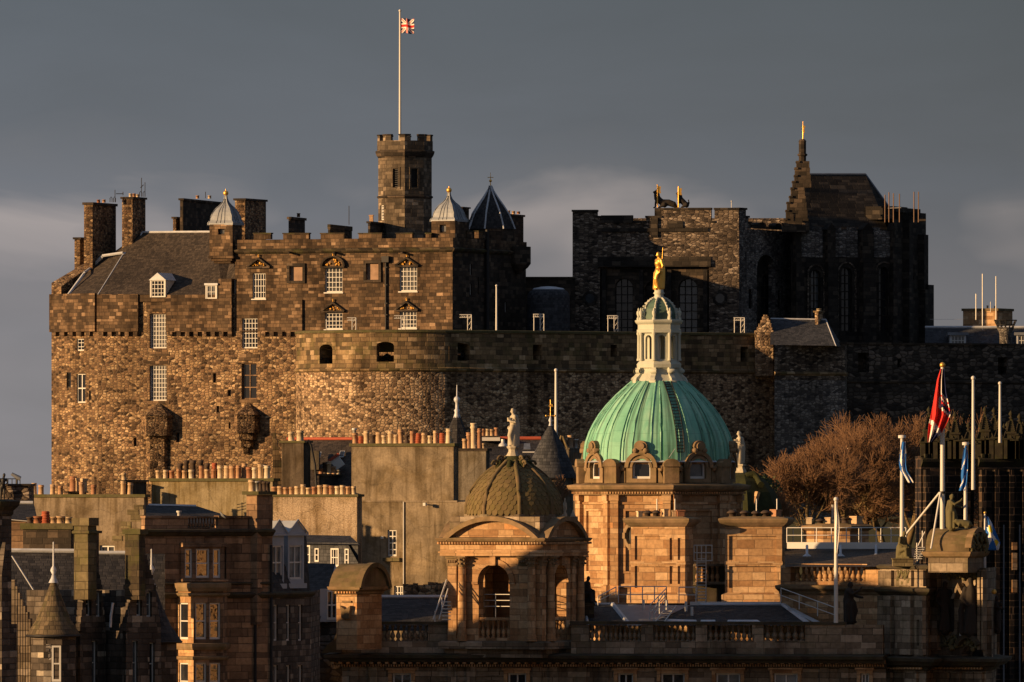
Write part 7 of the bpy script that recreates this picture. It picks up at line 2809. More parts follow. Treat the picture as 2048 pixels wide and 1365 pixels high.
def green_dome():
    Y = 669.0
    k = Y / F
    c = (X(1318, Y), Y)
    z = lambda q: Z(q, Y)
    b = Bld('domed_rotunda', 'octagonal sandstone rotunda with big green copper dome, cream lantern and arched oculus dormers', 'building', (c[0], c[1], z(1250)))
    r = b.root
    ph = -82
    RR = 161
    pts = oct_pts(c, RR * k, ph)
    # drum
    dw = b.mb('drum_wall', 'bank')
    segs = [Seg(pts[i], pts[(i + 1) % 8]) for i in range(8)]
    front = (5, 6, 7, 0, 1)
    for i, sg in enumerate(segs):
        L = sg.L
        hs = []
        if i in front:
            hs = [(L * 0.24, L * 0.76, z(1142), z(1022))]
        wall(dw, sg, z(1330), z(984), hs, 0.12)
        if hs:
            h = hs[0]
            T0 = dw.T
            dw.T = sg.T
            dw.box(h[0] + 0.001, h[1] - 0.001, 0.11, 0.3, h[2] + 0.001, h[3] - 0.001)
            dw.T = T0
            fm = MB()
            fm.T = sg.T
            for q in ((h[0] - 0.14, h[0], h[2] - 0.14, h[3] + 0.14), (h[1], h[1] + 0.14, h[2] - 0.14, h[3] + 0.14), (h[0], h[1], h[3], h[3] + 0.14), (h[0], h[1], h[2] - 0.14, h[2])):
                fm.box(q[0], q[1], -0.06, 0.0, q[2], q[3])
            fm.build('panel_frame', M['bank'], r)
        # piers at the corners
        if i in front:
            for u0, u1 in ((0.0, L * 0.13), (L * 0.87, L)):
                pm = MB()
                pm.T = sg.T
                pm.box(u0, u1, -0.3, -0.001, z(1170), z(1002))
                pm.box(u0 - 0.05, u1 + 0.05, -0.42, -0.001, z(1330), z(1170.2))
                pm.box(u0 - 0.05, u1 + 0.05, -0.4, -0.001, z(1001.8), z(990))
                pm.build('pier', M['bank'], r)
    dw.moulding(pts, [(0, z(1176)), (0.16, z(1174)), (0.16, z(1168)), (0, z(1166))], True)
    dw.moulding(pts, [(0, z(1010)), (0.1, z(1009)), (0.1, z(1005)), (0, z(1004))], True)
    # oculus in the second facet, half hidden by the chimney block
    sg = segs[6]
    ub = sg.u(1268)
    oc = MB()
    oc.T = sg.T
    zc = z(1071)
    n = 20
    for j in range(n):
        a, d = 2 * math.pi * j / n, 2 * math.pi * (j + 1) / n
        q = lambda an, rr: (ub + rr * math.cos(an), zc + rr * math.sin(an))
        oc.extr([q(a, 0.62), q(a, 0.9), q(d, 0.9), q(d, 0.62)], -0.28, 0.0)
    for an in (0, 90, 180, 270):
        oc.box(ub + 0.75 * math.cos(R(an)) - 0.16, ub + 0.75 * math.cos(R(an)) + 0.16, -0.36, -0.281, zc + 0.75 * math.sin(R(an)) - 0.2, zc + 0.75 * math.sin(R(an)) + 0.2)
    oo = oc.build('oculus', M['bank_trim'], r)
    og = MB()
    og.T = sg.T
    og.extr([(ub + 0.63 * math.cos(2 * math.pi * j / n), zc + 0.63 * math.sin(2 * math.pi * j / n)) for j in range(n)], -0.04, -0.004)
    og.build('pane', M['glass'], oo)
    # cornice with dentils
    co = b.mb('cornice', 'bank_trim')
    co.moulding(pts, [(0, z(992)), (0.3, z(990)), (0.32, z(984)), (0.7, z(979)), (0.78, z(974)), (0.78, z(971)), (0, z(967))], True)
    dn = b.mb('dentils', 'bank')
    for i in front:
        sg = segs[i]
        dn.T = sg.T
        u = -0.2
        while u < sg.L + 0.2:
            dn.box(u, u + 0.1, -0.47, -0.32, z(988), z(984))
            u += 0.19
    dn.T = Matrix.Identity(4)
    # attic stage
    ra = 150
    pa = oct_pts(c, ra * k, ph)
    at = b.mb('attic_wall', 'bank')
    at.prism(pa, z(967.5), z(925))
    at.moulding(pa, [(0, z(930)), (0.14, z(928)), (0.14, z(923)), (-0.4, z(922))], True)
    lg = b.mb('lead_gutter', 'lead')
    lg.lathe([(155 * k, z(925)), (150 * k, z(921)), (146 * k, z(921))], 32, c)
    for i in front:
        A, B = pa[i], pa[(i + 1) % 8]
        sg0 = Seg(A, B)
        sg = Seg(sg0.A + sg0.n * 0.38, sg0.B + sg0.n * 0.38)
        L = sg.L
        um = L / 2
        d = MB()
        w, wi = 1.02, 0.62
        zs, zb, ztop = z(936), z(966), z(936) + 0.94
        d.T = sg.T
        # wall around the opening: two jambs, sill and arch ring
        d.box(um - w, um - wi, 0, 1.1, zb, zs)
        d.box(um + wi, um + w, 0, 1.1, zb, zs)
        d.box(um - wi, um + wi, 0, 1.1, zb, z(958))
        n = 14
        q = lambda an, rr: (um + rr * math.cos(an), zs + rr * math.sin(an))
        for j in range(n):
            a, e = math.pi * j / n, math.pi * (j + 1) / n
            d.extr([q(a, wi), q(a, w), q(e, w), q(e, wi)], 0, 1.9)
            d.extr([q(a, w - 0.16), q(a, w + 0.1), q(e, w + 0.1), q(e, w - 0.16)], -0.14, -0.001)
            d.extr([q(a, wi - 0.02), q(a, wi + 0.14), q(e, wi + 0.14), q(e, wi - 0.02)], -0.07, -0.001)
        for s in (-1, 1):
            # splayed shoulders and scrolls
            pts_ = [(um + s * (w + 0.1), zb), (um + s * (w + 0.5), zb), (um + s * (w + 0.42), zb + 0.4), (um + s * (w + 0.16), zs - 0.1), (um + s * (w + 0.1), zs)]
            if s < 0:
                pts_ = pts_[::-1]
            d.extr(pts_, 0.1, 0.6)
            d.T = sg.T @ Matrix.Translation((um + s * (w + 0.3), 0.3, zs - 0.05)) @ Matrix.Rotation(R(90), 4, 'X')
            d.lathe([(0.2, -0.25), (0.2, 0.25), (0.02, 0.27)], 10)
            d.T = sg.T
        # crowning scroll block
        d.extr([(um - 0.3, zs + w - 0.1), (um + 0.3, zs + w - 0.1), (um + 0.42, zs + w + 0.28)] + [(um + 0.45 * math.cos(math.pi * j / 8), zs + w + 0.36 + 0.42 * math.sin(math.pi * j / 8)) for j in range(9)] + [(um - 0.42, zs + w + 0.28)], -0.22, 1.6)
        d.extr([(um + 0.28 * math.cos(2 * math.pi * j / 12), zs + w + 0.4 + 0.26 * math.sin(2 * math.pi * j / 12)) for j in range(12)], -0.34, -0.221)
        for s in (-1, 1):
            d.T = sg.T @ Matrix.Translation((um + s * 0.36, -0.05, zs + w + 0.12)) @ Matrix.Rotation(R(90), 4, 'X')
            d.lathe([(0.16, -0.2), (0.16, 0.28), (0.02, 0.3)], 10)
            d.T = sg.T
        do = d.build('dormer', M['bank_trim'], r)
        window(do, sg, um - wi, um + wi, z(958), zs + wi, 1, 1, rec=0.3, fw=0.11, arch=1.0, gm=M['glass_amber'] if i == 6 else M['glass'])
    # little scroll-topped pedestals between the dormers
    for i in (6, 7, 0, 1):
        p = Vector(pa[i])
        d_ = (p - Vector(c)).normalized()
        m = MB()
        an = math.atan2(d_.y, d_.x)
        m.T = Matrix.Translation((p.x, p.y, 0)) @ Matrix.Rotation(an, 4, 'Z')
        m.box(-0.3, 0.5, -0.5, 0.5, z(967), z(934))
        m.T = m.T @ Matrix.Rotation(R(90), 4, 'Z')
        m.extr([(-0.56, z(934)), (0.56, z(934))] + [(0.56 * math.cos(math.pi * j / 8), z(931) + 0.42 * math.sin(math.pi * j / 8)) for j in range(9)], -0.6, 0.25)
        m.build('scroll_pedestal', M['bank_trim'], r)
    # copper dome
    prof = [(150, 924), (149, 905), (146, 885), (139, 865), (130.5, 848), (119, 829), (104, 810), (85, 790), (67, 774), (54, 763)]
    dm = MB()
    dm.lathe([(q * k, z(t)) for q, t in prof], 64, c)
    do = dm.build('copper_dome', M['copper'], r)

    def dp(a, j, out): return (c[0] + (prof[j][0] * k + out) * math.cos(a), c[1] + (prof[j][0] * k + out) * math.sin(a), z(prof[j][1]))
    for i in range(8):
        a0 = R(ph + 45 * i)
        da = R(5.2)
        m = MB()
        pts_ = []
        N = len(prof)
        for j in range(N):
            s = min(1.5, max(1.0, 90.0 / prof[j][0]))
            pts_ += [dp(a0 - da * s, j, 0.0), dp(a0 - da * s, j, 0.09), dp(a0 + da * s, j, 0.09), dp(a0 + da * s, j, 0.0)]
        fs = []
        us = []
        for j in range(N - 1):
            for e in range(3):
                fs.append((j * 4 + e, j * 4 + e + 1, (j + 1) * 4 + e + 1, (j + 1) * 4 + e))
                us.append([(i * 3 + e * .4, j * .6), (i * 3 + e * .4 + .4, j * .6), (i * 3 + e * .4 + .4, j * .6 + .6), (i * 3 + e * .4, j * .6 + .6)])
        m.add(pts_, fs, us)
        m.build('band', M['copper'], do)
        for t in (-1.45, 1.45, -2.9, 2.9):
            s = MB()
            s.tube([dp(a0 + da * t, j, 0.015) for j in range(N)], 0.055, 5)
            s.build('standing_seam', M['copper'], do)
    # ladder up the dome
    ld = MB()
    a0 = R(-90 + 15.5)
    rails = []
    for s in (-1, 1):
        pth = []
        for j in range(1, len(prof)):
            w = 0.24 / (prof[j][0] * k)
            pth.append(Vector(dp(a0 + s * w, j, 0.16)))
        ld.tube(pth, 0.04, 4)
        rails.append(pth)
    for j in range(len(rails[0]) - 1):
        for f in (0.0, 0.33, 0.67):
            ld.tube([rails[0][j].lerp(rails[0][j + 1], f), rails[1][j].lerp(rails[1][j + 1], f)], 0.03, 4)
    ld.build('ladder', M['black_iron'], do)
    lr = MB()
    lr.tube([P(1338, 916, Y - 5.4), P(1350, 898, Y - 5.1)], 0.02, 4)
    lr.build('lightning_rod', M['steel'], do)
    # lantern
    lp = -82 + 22.5
    ln = MB()
    ln.lathe([(56 * k, z(765)), (50 * k, z(757)), (43 * k, z(747)), (41 * k, z(738)), (45 * k, z(736)), (46 * k, z(729)), (42 * k, z(724)), (40 * k, z(722)), (0.05, z(721.8))], 8, c, R(lp), smooth=False)
    lo = ln.build('lantern_base', M['lantern'], r)
    for i in range(8):
        a = R(lp + 45 * i)
        d = Vector((math.cos(a), math.sin(a), 0))
        tn = Vector((-d.y, d.x, 0))
        cs = MB()
        Tm = Matrix.Translation((c[0], c[1], 0)) @ Matrix.Rotation(a, 4, 'Z')
        cs.T = Tm @ Matrix.Rotation(0, 4, 'Z')
        # console profile in the radial plane
        pr = [(40, 736), (47, 736), (48, 742), (46, 747), (50, 752), (55, 756), (58, 762), (58, 769), (53, 771), (50, 764), (40, 762)]
        pr = [(q * k, z(t)) for q, t in pr]
        w = 0.16
        cs.add([(q, -w, t) for q, t in pr] + [(q, w, t) for q, t in pr], [tuple(range(len(pr))), tuple(reversed(range(len(pr), 2 * len(pr))))] + [(j, j + len(pr), (j + 1) % len(pr) + len(pr), (j + 1) % len(pr)) for j in range(len(pr))])
        for q, t in ((54, 764), (47, 743)):
            cs.T = Tm @ Matrix.Translation((q * k, 0, z(t))) @ Matrix.Rotation(R(90), 4, 'X')
            cs.lathe([(0.15, -0.22), (0.15, 0.22), (0.02, 0.23)], 10)
        cs.build('scroll_console', M['lantern'], lo)
    lw = MB()
    lpts = oct_pts(c, 38.5 * k, lp + 22.5)
    lpts = oct_pts(c, 38.5 * k, lp)
    for i in range(8):
        sg = Seg(lpts[i], lpts[(i + 1) % 8])
        L = sg.L
        wall(lw, sg, z(722), z(664), [(L * 0.24, L * 0.76, z(719), z(671), 1.0)], 0.22)
        A = MB()
        lw.T = sg.T
        for q0, q1 in ((0.22, L * 0.24), (L * 0.76, L - 0.22)):
            lw.quad((q1, 0.22, z(719)), (q0, 0.22, z(719)), (q0, 0.22, z(664)), (q1, 0.22, z(664)))
        lw.T = Matrix.Identity(4)
    lw.moulding(lpts, [(0.0, z(668)), (0.22, z(666)), (0.22, z(660)), (0.16, z(659)), (0.16, z(650)), (0.3, z(646)), (0.34, z(643)), (0.34, z(641)), (-0.3, z(638))], True)
    lw.poly([(p[0], p[1], z(664.2)) for p in reversed(lpts)])
    lwo = lw.build('lantern', M['lantern'], r)
    for i in range(8):
        a = R(lp + 45 * i)
        m = MB()
        q = (c[0] + 41.5 * k * math.cos(a), c[1] + 41.5 * k * math.sin(a))
        m.lathe([(0.15, z(722)), (0.15, z(719)), (0.11, z(717)), (0.1, z(672)), (0.15, z(669)), (0.15, z(666))], 10, q)
        m.build('column', M['lantern'], lwo)
        u = MB()
        q = (c[0] + 42 * k * math.cos(a), c[1] + 42 * k * math.sin(a))
        u.lathe([(0.13, z(641)), (0.13, z(637)), (0.07, z(634)), (0.14, z(628)), (0.13, z(624)), (0.05, z(621)), (0.07, z(619)), (0.01, z(616))], 8, q)
        u.build('urn', M['lantern'], lwo)
    ps = MB()
    ps.tube([(c[0], c[1], z(721)), (c[0], c[1], z(665))], 0.08, 6)
    ps.build('stair_post', M['steel'], lwo)
    sp = [(35, 640), (34.5, 630), (32, 618), (26, 608), (17, 600), (11, 597)]
    sd = MB()
    sd.lathe([(q * k, z(t)) for q, t in sp], 8, c, R(lp), smooth=False)
    so_ = sd.build('lantern_dome', M['lantern_g'], lwo)
    for i in range(8):
        a = R(lp + 45 * i)
        m = MB()
        m.tube([(c[0] + (q * k + 0.02) * math.cos(a), c[1] + (q * k + 0.02) * math.sin(a), z(t)) for q, t in sp], 0.075, 5)
        for j in range(9):
            f = j / 8 * (len(sp) - 1.001)
            i0 = int(f)
            q = sp[i0][0] + (sp[i0 + 1][0] - sp[i0][0]) * (f - i0)
            t = sp[i0][1] + (sp[i0 + 1][1] - sp[i0][1]) * (f - i0)
            m.ball((c[0] + (q * k + 0.08) * math.cos(a), c[1] + (q * k + 0.08) * math.sin(a), z(t)), 0.075, 6, 4)
        m.build('rib', M['lantern'], so_)
    pd = MB()
    pd.lathe([(12 * k, z(598)), (12 * k, z(595)), (9 * k, z(593)), (9 * k, z(589)), (11.5 * k, z(587)), (9 * k, z(584)), (9 * k, z(580)), (0.05, z(579.6))], 14, c)
    pd.build('statue_base', M['lantern'], lwo)
    b.done()
    figure('gilded_statue', 'gilded standing woman statue with a thin staff on top of the cream lantern', P(1318, 580, Y), 75 * k, 205, 'gold', 'relaxed', staff=((-0.12, -0.1, 0.42), (-0.15, -0.07, 1.13)))


green_dome()


def mossy_cupola():
    c = (X(1484, 690), 690.0)
    k = 690 / F
    z = lambda q: Z(q, 690)
    b = Bld('mossy_cupola', 'moss covered stone cupola partly hidden behind the green domed rotunda', 'tower', (c[0], c[1], z(1100)))
    m = b.mb('dome', 'mossy')
    m.lathe([(84 * k, z(1045)), (80 * k, z(1012)), (68 * k, z(985)), (50 * k, z(963)), (30 * k, z(950)), (14 * k, z(946)), (0.05, z(945.5))], 8, c, R(-83), smooth=False)
    w = b.mb('wall', 'bank_grey')
    w.prism(oct_pts(c, 88 * k, -83), z(1250), z(1044))
    rr = b.mb('rib', 'mossy')
    rr.tube([P(1492, 952, 689), P(1506, 948, 689), P(1515, 956, 689), P(1522, 970, 688)], 0.25, 6)
    ed = b.mb('ledge', 'bank')
    ed.tube([(c[0] + 30 * k, c[1] - 2, z(985)), (c[0] + 12 * k, c[1] - 2.6, z(1045))], 0.2, 5)
    b.done()
    pedestal('statue_pedestal', 'pale square pedestal on the moss covered cupola behind the green dome', 1481, 929, 946, 690, 12, 13, 'statue', 4)
    figure('robed_statue', 'pale stone robed statue facing left beside the right rim of the green dome', P(1479, 929, 690), 66 * k, 185, 'statue', 'book')


mossy_cupola()


def barrel(b, name, px0, pxm, px1, rt, rs, Y, phi, mat, rim, rb=None):
    """stone barrel roof: long slope px0..pxm, arched end pxm..px1"""
    ft = rot_foot(px0, pxm, px1, Y, phi)
    sg = Seg(ft[1], ft[2])
    dep = (Vector(ft[0]) - Vector(ft[1])).length
    L = sg.L
    z0, z1 = Z(rs, Y), Z(rt, Y)
    m = MB()
    arch_fill(m, sg, L / 2, z0, z1, L / 2, 0.0, dep, 18)
    o = m.build(name, M[mat], b.root)
    e = MB()
    arch_band(e, sg, L / 2, z0 - 0.05, z1 + 0.07, L / 2 + 0.1, 0.3, -0.18, 0.25, 18)
    e.build('end_arch', M[rim], o)
    return ft, sg


def chimney_tower(px0, pxm, px1, rt, Y, phi, label, potl, slots):
    z = lambda q: Z(q + 4.5, Y)
    ft = rot_foot(px0, pxm, px1, Y, phi)
    b = Bld('stone_chimney', label, 'chimney', P((px0 + px1) / 2, 1245, Y), 'broad stone chimneys on the bank roof')
    r = b.root
    s0 = Seg(ft[0], ft[1])
    L = s0.L
    hs = [(L * 0.07, L * (0.64 if slots else 0.9), z(1172), z(1128)), (L * 0.07, L * (0.64 if slots else 0.9), z(1116), z(1068))]
    if slots:
        for u in (0.75, 0.9):
            hs += [(L * u - 0.13, L * u + 0.13, z(1164), z(1128)), (L * u - 0.13, L * u + 0.13, z(1116), z(1072))]
    w = b.mb('wall', 'bank')
    wall(w, s0, z(1330), z(1046), hs, 0.13)
    bk = b.mb('panel', 'bank')
    for h in hs:
        bk.T = s0.T
        bk.box(h[0] + 0.002, h[1] - 0.002, 0.125, 0.3, h[2] + 0.002, h[3] - 0.002)
    bk.T = Matrix.Identity(4)
    for i in (1, 2, 3):
        p, q = ft[i], ft[(i + 1) % 4]
        w.quad((p[0], p[1], z(1330)), (q[0], q[1], z(1330)), (q[0], q[1], z(1046)), (p[0], p[1], z(1046)))
    tr = b.mb('cornice', 'bank_trim')
    tr.moulding(ft, [(0, z(1050)), (0.15, z(1047)), (0.35, z(1041)), (0.42, z(1036)), (0.42, z(1033)), (0.0, z(1030))], True)
    tr.poly([(p[0], p[1], z(1030.2)) for p in ft])
    bs = b.mb('base_course', 'bank')
    bs.moulding(ft, [(0.22, z(1330)), (0.22, z(1186)), (0, z(1181))], True)
    bs.moulding(ft, [(0, z(1125)), (0.05, z(1124.8)), (0.05, z(1119.2)), (0, z(1119))], True)
    cy = (ft[0][1] + ft[1][1]) / 2 + 0.7
    top = MB()
    top.prism(grow(ft, -0.2), z(1030.1), z(1029))
    to = top.build('pot_bed', M['bank_roof'], r)
    pots(to, potl, cy, 1033.5)
    for px in potl[2:5:2]:
        rod = MB()
        rod.tube([P(px[0] + 2, 1030, cy), P(px[0] + 2, 998, cy)], 0.04, 5)
        rod.build('rod', M['steel'], r)
    b.done()


chimney_tower(1262, 1370, 1386, 1030, 653, 20, 'broad sandstone chimney block with slotted panels before the rotunda', [(1279, 1021, 'square', 0.6), (1295, 1020, 'cowl', 0.8), (1312, 1019, 'cowl', 0.75), (1330, 1018, 'square', 0.6), (1348, 1020, 'square', 0.5), (1360, 1019, 'square', 0.9)], True)
chimney_tower(1450, 1564, 1576, 1030, 654, 4, 'broad plain panelled chimney block at the right of the rotunda, mostly in shade', [(1465, 1020, 'cowl', 0.9), (1489, 1021, 'cowl', 0.9), (1511, 1021, 'cowl', 0.8), (1531, 1020, 'cowl', 0.85), (1552, 1019, 'square', 0.95)], False)


def octagon_stack():
    Y = 668.0
    k = Y / F
    c = (X(1672, Y), Y)
    z = lambda q: Z(q, Y)
    b = Bld('stone_chimney', 'low wide faceted stone chimney with mixed square pots behind the white walkway railing', 'chimney', (c[0], c[1], z(1100)), 'broad stone chimneys on the bank roof')
    m = b.mb('wall', 'bank')
    m.prism([(c[0] + 70 * k * math.cos(a), c[1] + 40 * k * math.sin(a)) for a in [2 * math.pi * (j + .5) / 8 for j in range(8)]], z(1180), z(1060))
    m2 = b.mb('cornice', 'bank_trim')
    f = lambda q: [(c[0] + q * k * math.cos(a), c[1] + q * 0.6 * k * math.sin(a)) for a in [2 * math.pi * (j + .5) / 8 for j in range(8)]]
    m2.moulding(f(70), [(0, z(1062)), (0.3, z(1057)), (0.3, z(1052)), (0, z(1049))], True)
    m2.poly([(p[0], p[1], z(1049.1)) for p in f(70)])
    tm = MB()
    tm.prism(f(60), z(1049), z(1047.5))
    to = tm.build('pot_bed', M['bank_roof'], b.root)
    pots(to, [(1618, 1034, 'square', 0.75), (1640, 1037, 'cowl', 0.8), (1658, 1035, 'square', 0.7), (1690, 1036, 'stout', 1.1), (1713, 1033, 'square', 1.1)], Y - 0.6, 1047.6)
    for px in (1664, 1666):
        rd = MB()
        rd.tube([P(px, 1048, Y), P(px, 1010, Y)], 0.03, 4)
        rd.build('rod', M['steel'], b.root)
    b.done()


octagon_stack()


def bank_front():
    b = Bld('bank_building', 'long dark sandstone bank front with heavy cornice, balustrades and tall sash windows', 'building', P(1200, 1365, 638))
    r = b.root
    Y = 638.0
    z = lambda q: Z(q, Y)
    p0, p1 = G(684, 641), G(1772, 634)
    s = Seg(p0, p1)
    zb = z(1490)
    ws = [dict(b=(a, c, 1347, 1480), nx=2, ny=2, fw=0.1, bw=0.09, depth=0.3, gm=g) for a, c, g in ((785, 822, 'glass'), (1016, 1052, 'glass'), (1236, 1266, 'glass'), (1322, 1369, 'glass'), (1432, 1480, 'glass'), (1548, 1595, 'glass_pale'), (1722, 1738, 'glass'))]
    b.facade(s, zb, z(1333), ws, 'bank_grey')
    fr = MB()
    for w in ws:
        a, c, t, e = w['b']
        sbox(fr, s, a - 8, a - 1, t - 6, e, -0.12, -0.002)
        sbox(fr, s, c + 1, c + 8, t - 6, e, -0.12, -0.002)
        sbox(fr, s, a - 1, c + 1, t - 6, t, -0.12, -0.002)
        sbox(fr, s, a - 11, c + 11, t - 11, t - 6.2, -0.25, -0.002)
    fr.build_each('window_surround', M['bank'], r)
    pi = MB()
    for a in (700, 738, 896, 934, 1066, 1100, 1156, 1200, 1640, 1680):
        sbox(pi, s, a, a + 18, 1334, 1490, -0.14, -0.002)
    pi.build_each('pilaster', M['bank_grey'], r)
    st = b.mb('string_course', 'bank_grey')
    for q in (1352, 1362):
        st.moulding([tuple(s.pt(880, 1300).xy), tuple(s.pt(1000, 1300).xy)], [(0, z(q + 2)), (0.06, z(q + 1.5)), (0.06, z(q)), (0, z(q - .5))])
    ln = [tuple((p0 + s.n * 0.0).xy), tuple(p1.xy)]
    e0 = Vector((p0.x, p0.y)) + Vector((0.3, 9))
    ln = [tuple(e0)] + ln
    co = b.mb('cornice', 'bank_soot')
    co.moulding(ln, [(0, z(1336)), (0.2, z(1334)), (0.22, z(1328)), (0.75, z(1325)), (0.85, z(1321)), (1.1, z(1317)), (1.15, z(1311)), (0.3, z(1308)), (-1.5, z(1306))])
    bk = MB()
    px = 666
    while px < 1770:
        sbox(bk, s, px, px + 6.5, 1321.5, 1327.8, -0.7, -0.22)
        px += 15.5
    bk.build('bracket', M['bank'], r)
    dn = MB()
    px = 664
    while px < 1770:
        sbox(dn, s, px, px + 2.6, 1329, 1333.5, -0.36, -0.2)
        px += 5.2
    dn.build('dentils', M['bank'], r)
    w = b.mb('wall', 'bank_grey')
    w.quad((e0.x, e0.y, zb), (p0.x, p0.y, zb), (p0.x, p0.y, z(1310)), (e0.x, e0.y, z(1310)))
    # parapet with balustrades between solid blocks
    spans = [(756, 856, 9), (1178, 1282, 11), (1306, 1391, 8), (1414, 1504, 8), (1527, 1610, 6)]
    solid = [(676, 756), (856, 906), (1142, 1178), (1282, 1306), (1391, 1414), (1504, 1527), (1610, 1690), (1690, 1766)]
    pa = MB()
    for a, c in solid:
        sbox(pa, s, a + 0.3, c - 0.3, 1250, 1309, 0.0, 0.6)
    pa.build_each('parapet_block', M['bank_grey'], r)
    for a, c, n in spans:
        m = MB()
        sbox(m, s, a, c, 1282, 1309, 0.02, 0.58)
        bo = m.build('balustrade', M['bank_grey'], r)
        balusters(bo, s, a, c, 1251, 1282, n, 'bank_grey')
    cp = MB()
    sbox(cp, s, 676, 908, 1243.5, 1249.8, -0.08, 0.7)
    sbox(cp, s, 1140, 1690, 1243.5, 1249.8, -0.08, 0.7)
    cp.build_each('coping', M['bank_soot'], r)
    # roof slopes behind the parapet
    rf = b.mb('roof', 'slate_dark')
    rf.poly([P(706, 1262, 640.5), P(905, 1262, 640.5), P(905, 1196, 647), P(738, 1196, 647)])
    rf.poly([P(1140, 1252, 640), P(1260, 1252, 640), P(1225, 1209, 646), P(1140, 1209, 646)])
    rf.poly([P(1290, 1252, 640), P(1620, 1252, 640), P(1566, 1211, 646), P(1380, 1211, 646)])
    fl = b.mb('flashing', 'lead')
    for A, B, q in ((P(706, 1262, 640.3), P(738, 1195, 647), 0.12), (P(736, 1194, 647), P(905, 1194, 647), 0.14), (P(1260, 1252, 640), P(1225, 1209, 646), 0.16), (P(1140, 1209, 646), P(1226, 1209, 646), 0.12), (P(1566, 1210, 646), P(1622, 1252, 640), 0.16),
                    (P(1400, 1210, 646), P(1570, 1209, 646), 0.13), (P(1168, 1209, 645.8), P(1176, 1252, 639.8), 0.1)):
        fl.tube([A, B], q, 6)
    dk = b.mb('roof_deck', 'lead_dark')
    dk.poly([P(1255, 1253, 640.2), P(1300, 1253, 640.2), P(1395, 1211, 646.2), P(1222, 1209, 646.2)])
    dk.poly([P(1140, 1207, 646.4), P(1620, 1207, 646.4), P(1620, 1206, 676), P(1140, 1206, 676)])
    fs = MB()
    sbox(fs, Seg(G(1300, 646.3), G(1566, 646.3)), 1380, 1570, 1204, 1211, -0.05, 0.05)
    fs.build('fascia', M['white'], r)
    ln_ = MB()
    slab(ln_, P(1452, 1248, 640.1), P(1530, 1248, 640.1), P(1514, 1240, 641), P(1456, 1240, 641), 0.08)
    slab(ln_, P(1400, 1246, 640.2), P(1432, 1246, 640.2), P(1430, 1240, 640.9), P(1402, 1240, 640.9), 0.08)
    slab(ln_, P(1330, 1244, 641), P(1396, 1247, 640.6), P(1392, 1240, 641.6), P(1330, 1238, 642), 0.08)
    ln_.build_each('skylight', M['lead'], r)
    # walkway railings, stairs and ladders on the roof
    rl = lambda a, c, n, h=1.0, mat='white': railing(r, a, c, n, h, True, 0.035, mat)
    rl(P(1237, 1206, 645), P(1333, 1206, 645), 4, 1.05)
    rl(P(1333, 1206, 645), P(1300, 1240, 641), 2, 0.95)
    rl(P(1358, 1206, 645), P(1392, 1206, 645), 1, 1.0)
    rl(P(1196, 1212, 645), P(1232, 1193, 648), 1, 0.6)
    rl(P(1330, 1213, 644), P(1308, 1243, 641), 2, 0.9, 'steel')
    sr = MB()
    for j in range(7):
        a, c = P(1334 - j * 3.4, 1214 + j * 4.6, 644 - j * 0.5), P(1352 - j * 3.4, 1214 + j * 4.6, 644 - j * 0.5)
        sr.box(a.x, c.x, a.y, a.y + 0.25, a.z, a.z + 0.04)
    for o_ in (0, 18):
        sr.tube([P(1334 + o_, 1212, 644.2), P(1310 + o_, 1245, 640.7)], 0.05, 4)
    sr.build('stair', M['steel'], r)
    rl(P(1562, 1206, 645), P(1672, 1246, 640.2), 3, 0.95)
    wk = MB()
    slab(wk, P(1575, 1216, 644.2), P(1640, 1250, 640.1), P(1652, 1250, 640.4), P(1585, 1216, 644.6), 0.06)
    wk.build('walkway', M['lead'], r)
    ps = MB()
    for px, t in ((1287, 1200), (1333, 1200), (1372, 1203), (1384, 1214)):
        ps.tube([P(px, t + 20, 643), P(px, t, 643)], 0.1, 6)
    ps.build_each('roof_vent', M['white'], r)
    # caged ladder between the chimney blocks
    ld = MB()
    for px in (1394, 1412):
        ld.tube([P(px, 1206, 655), P(px, 1112, 655)], 0.04, 5)
    for j in range(14):
        ld.tube([P(1394, 1204 - j * 6.6, 655), P(1412, 1204 - j * 6.6, 655)], 0.028, 4)
    for px in (1388, 1394, 1403, 1412, 1424):
        ld.tube([P(px, 1122, 654.6), P(px, 1091, 654.6)], 0.035, 4)
    for q in (1091, 1106, 1122):
        ld.tube([P(1388, q, 654.6), P(1425, q, 654.6)], 0.03, 4)
    ld.build('caged_ladder', M['steel'], r)
    bt = b.mb('link_block', 'bank_soot')
    bt.box(X(1386, 658), X(1452, 658), 658, 661, Z(1260, 658), Z(1132, 658))
    sgb = Seg(G(1386, 657.5), G(1452, 657.5))
    lm = MB()
    sbox(lm, sgb, 1387, 1451, 1128, 1133, -0.1, 0.5)
    sbox(lm, sgb, 1387, 1451, 1164, 1170, -0.1, 0.39)
    lo = lm.build('balustrade', M['bank_grey'], r)
    balusters(lo, sgb, 1390, 1440, 1133, 1164, 5, 'bank')
    # ladder stair left of the cupola
    ls = MB()
    for j in range(6):
        a, c = P(884, 1205 + j * 7, 636), P(902, 1205 + j * 7, 636)
        ls.box(a.x, c.x, 635.8, 636.1, a.z, a.z + 0.05)
    for A, B in ((P(866, 1240, 636), P(893, 1165, 638)), (P(878, 1240, 636), P(896, 1178, 638)), (P(872, 1222, 636), P(893, 1160, 638)), (P(884, 1196, 637), P(884, 1222, 636)), (P(870, 1222, 636), P(870, 1244, 636))):
        ls.tube([A, B], 0.04, 5)
    ls.build('stair', M['steel'], r)
    b.done()


bank_front()


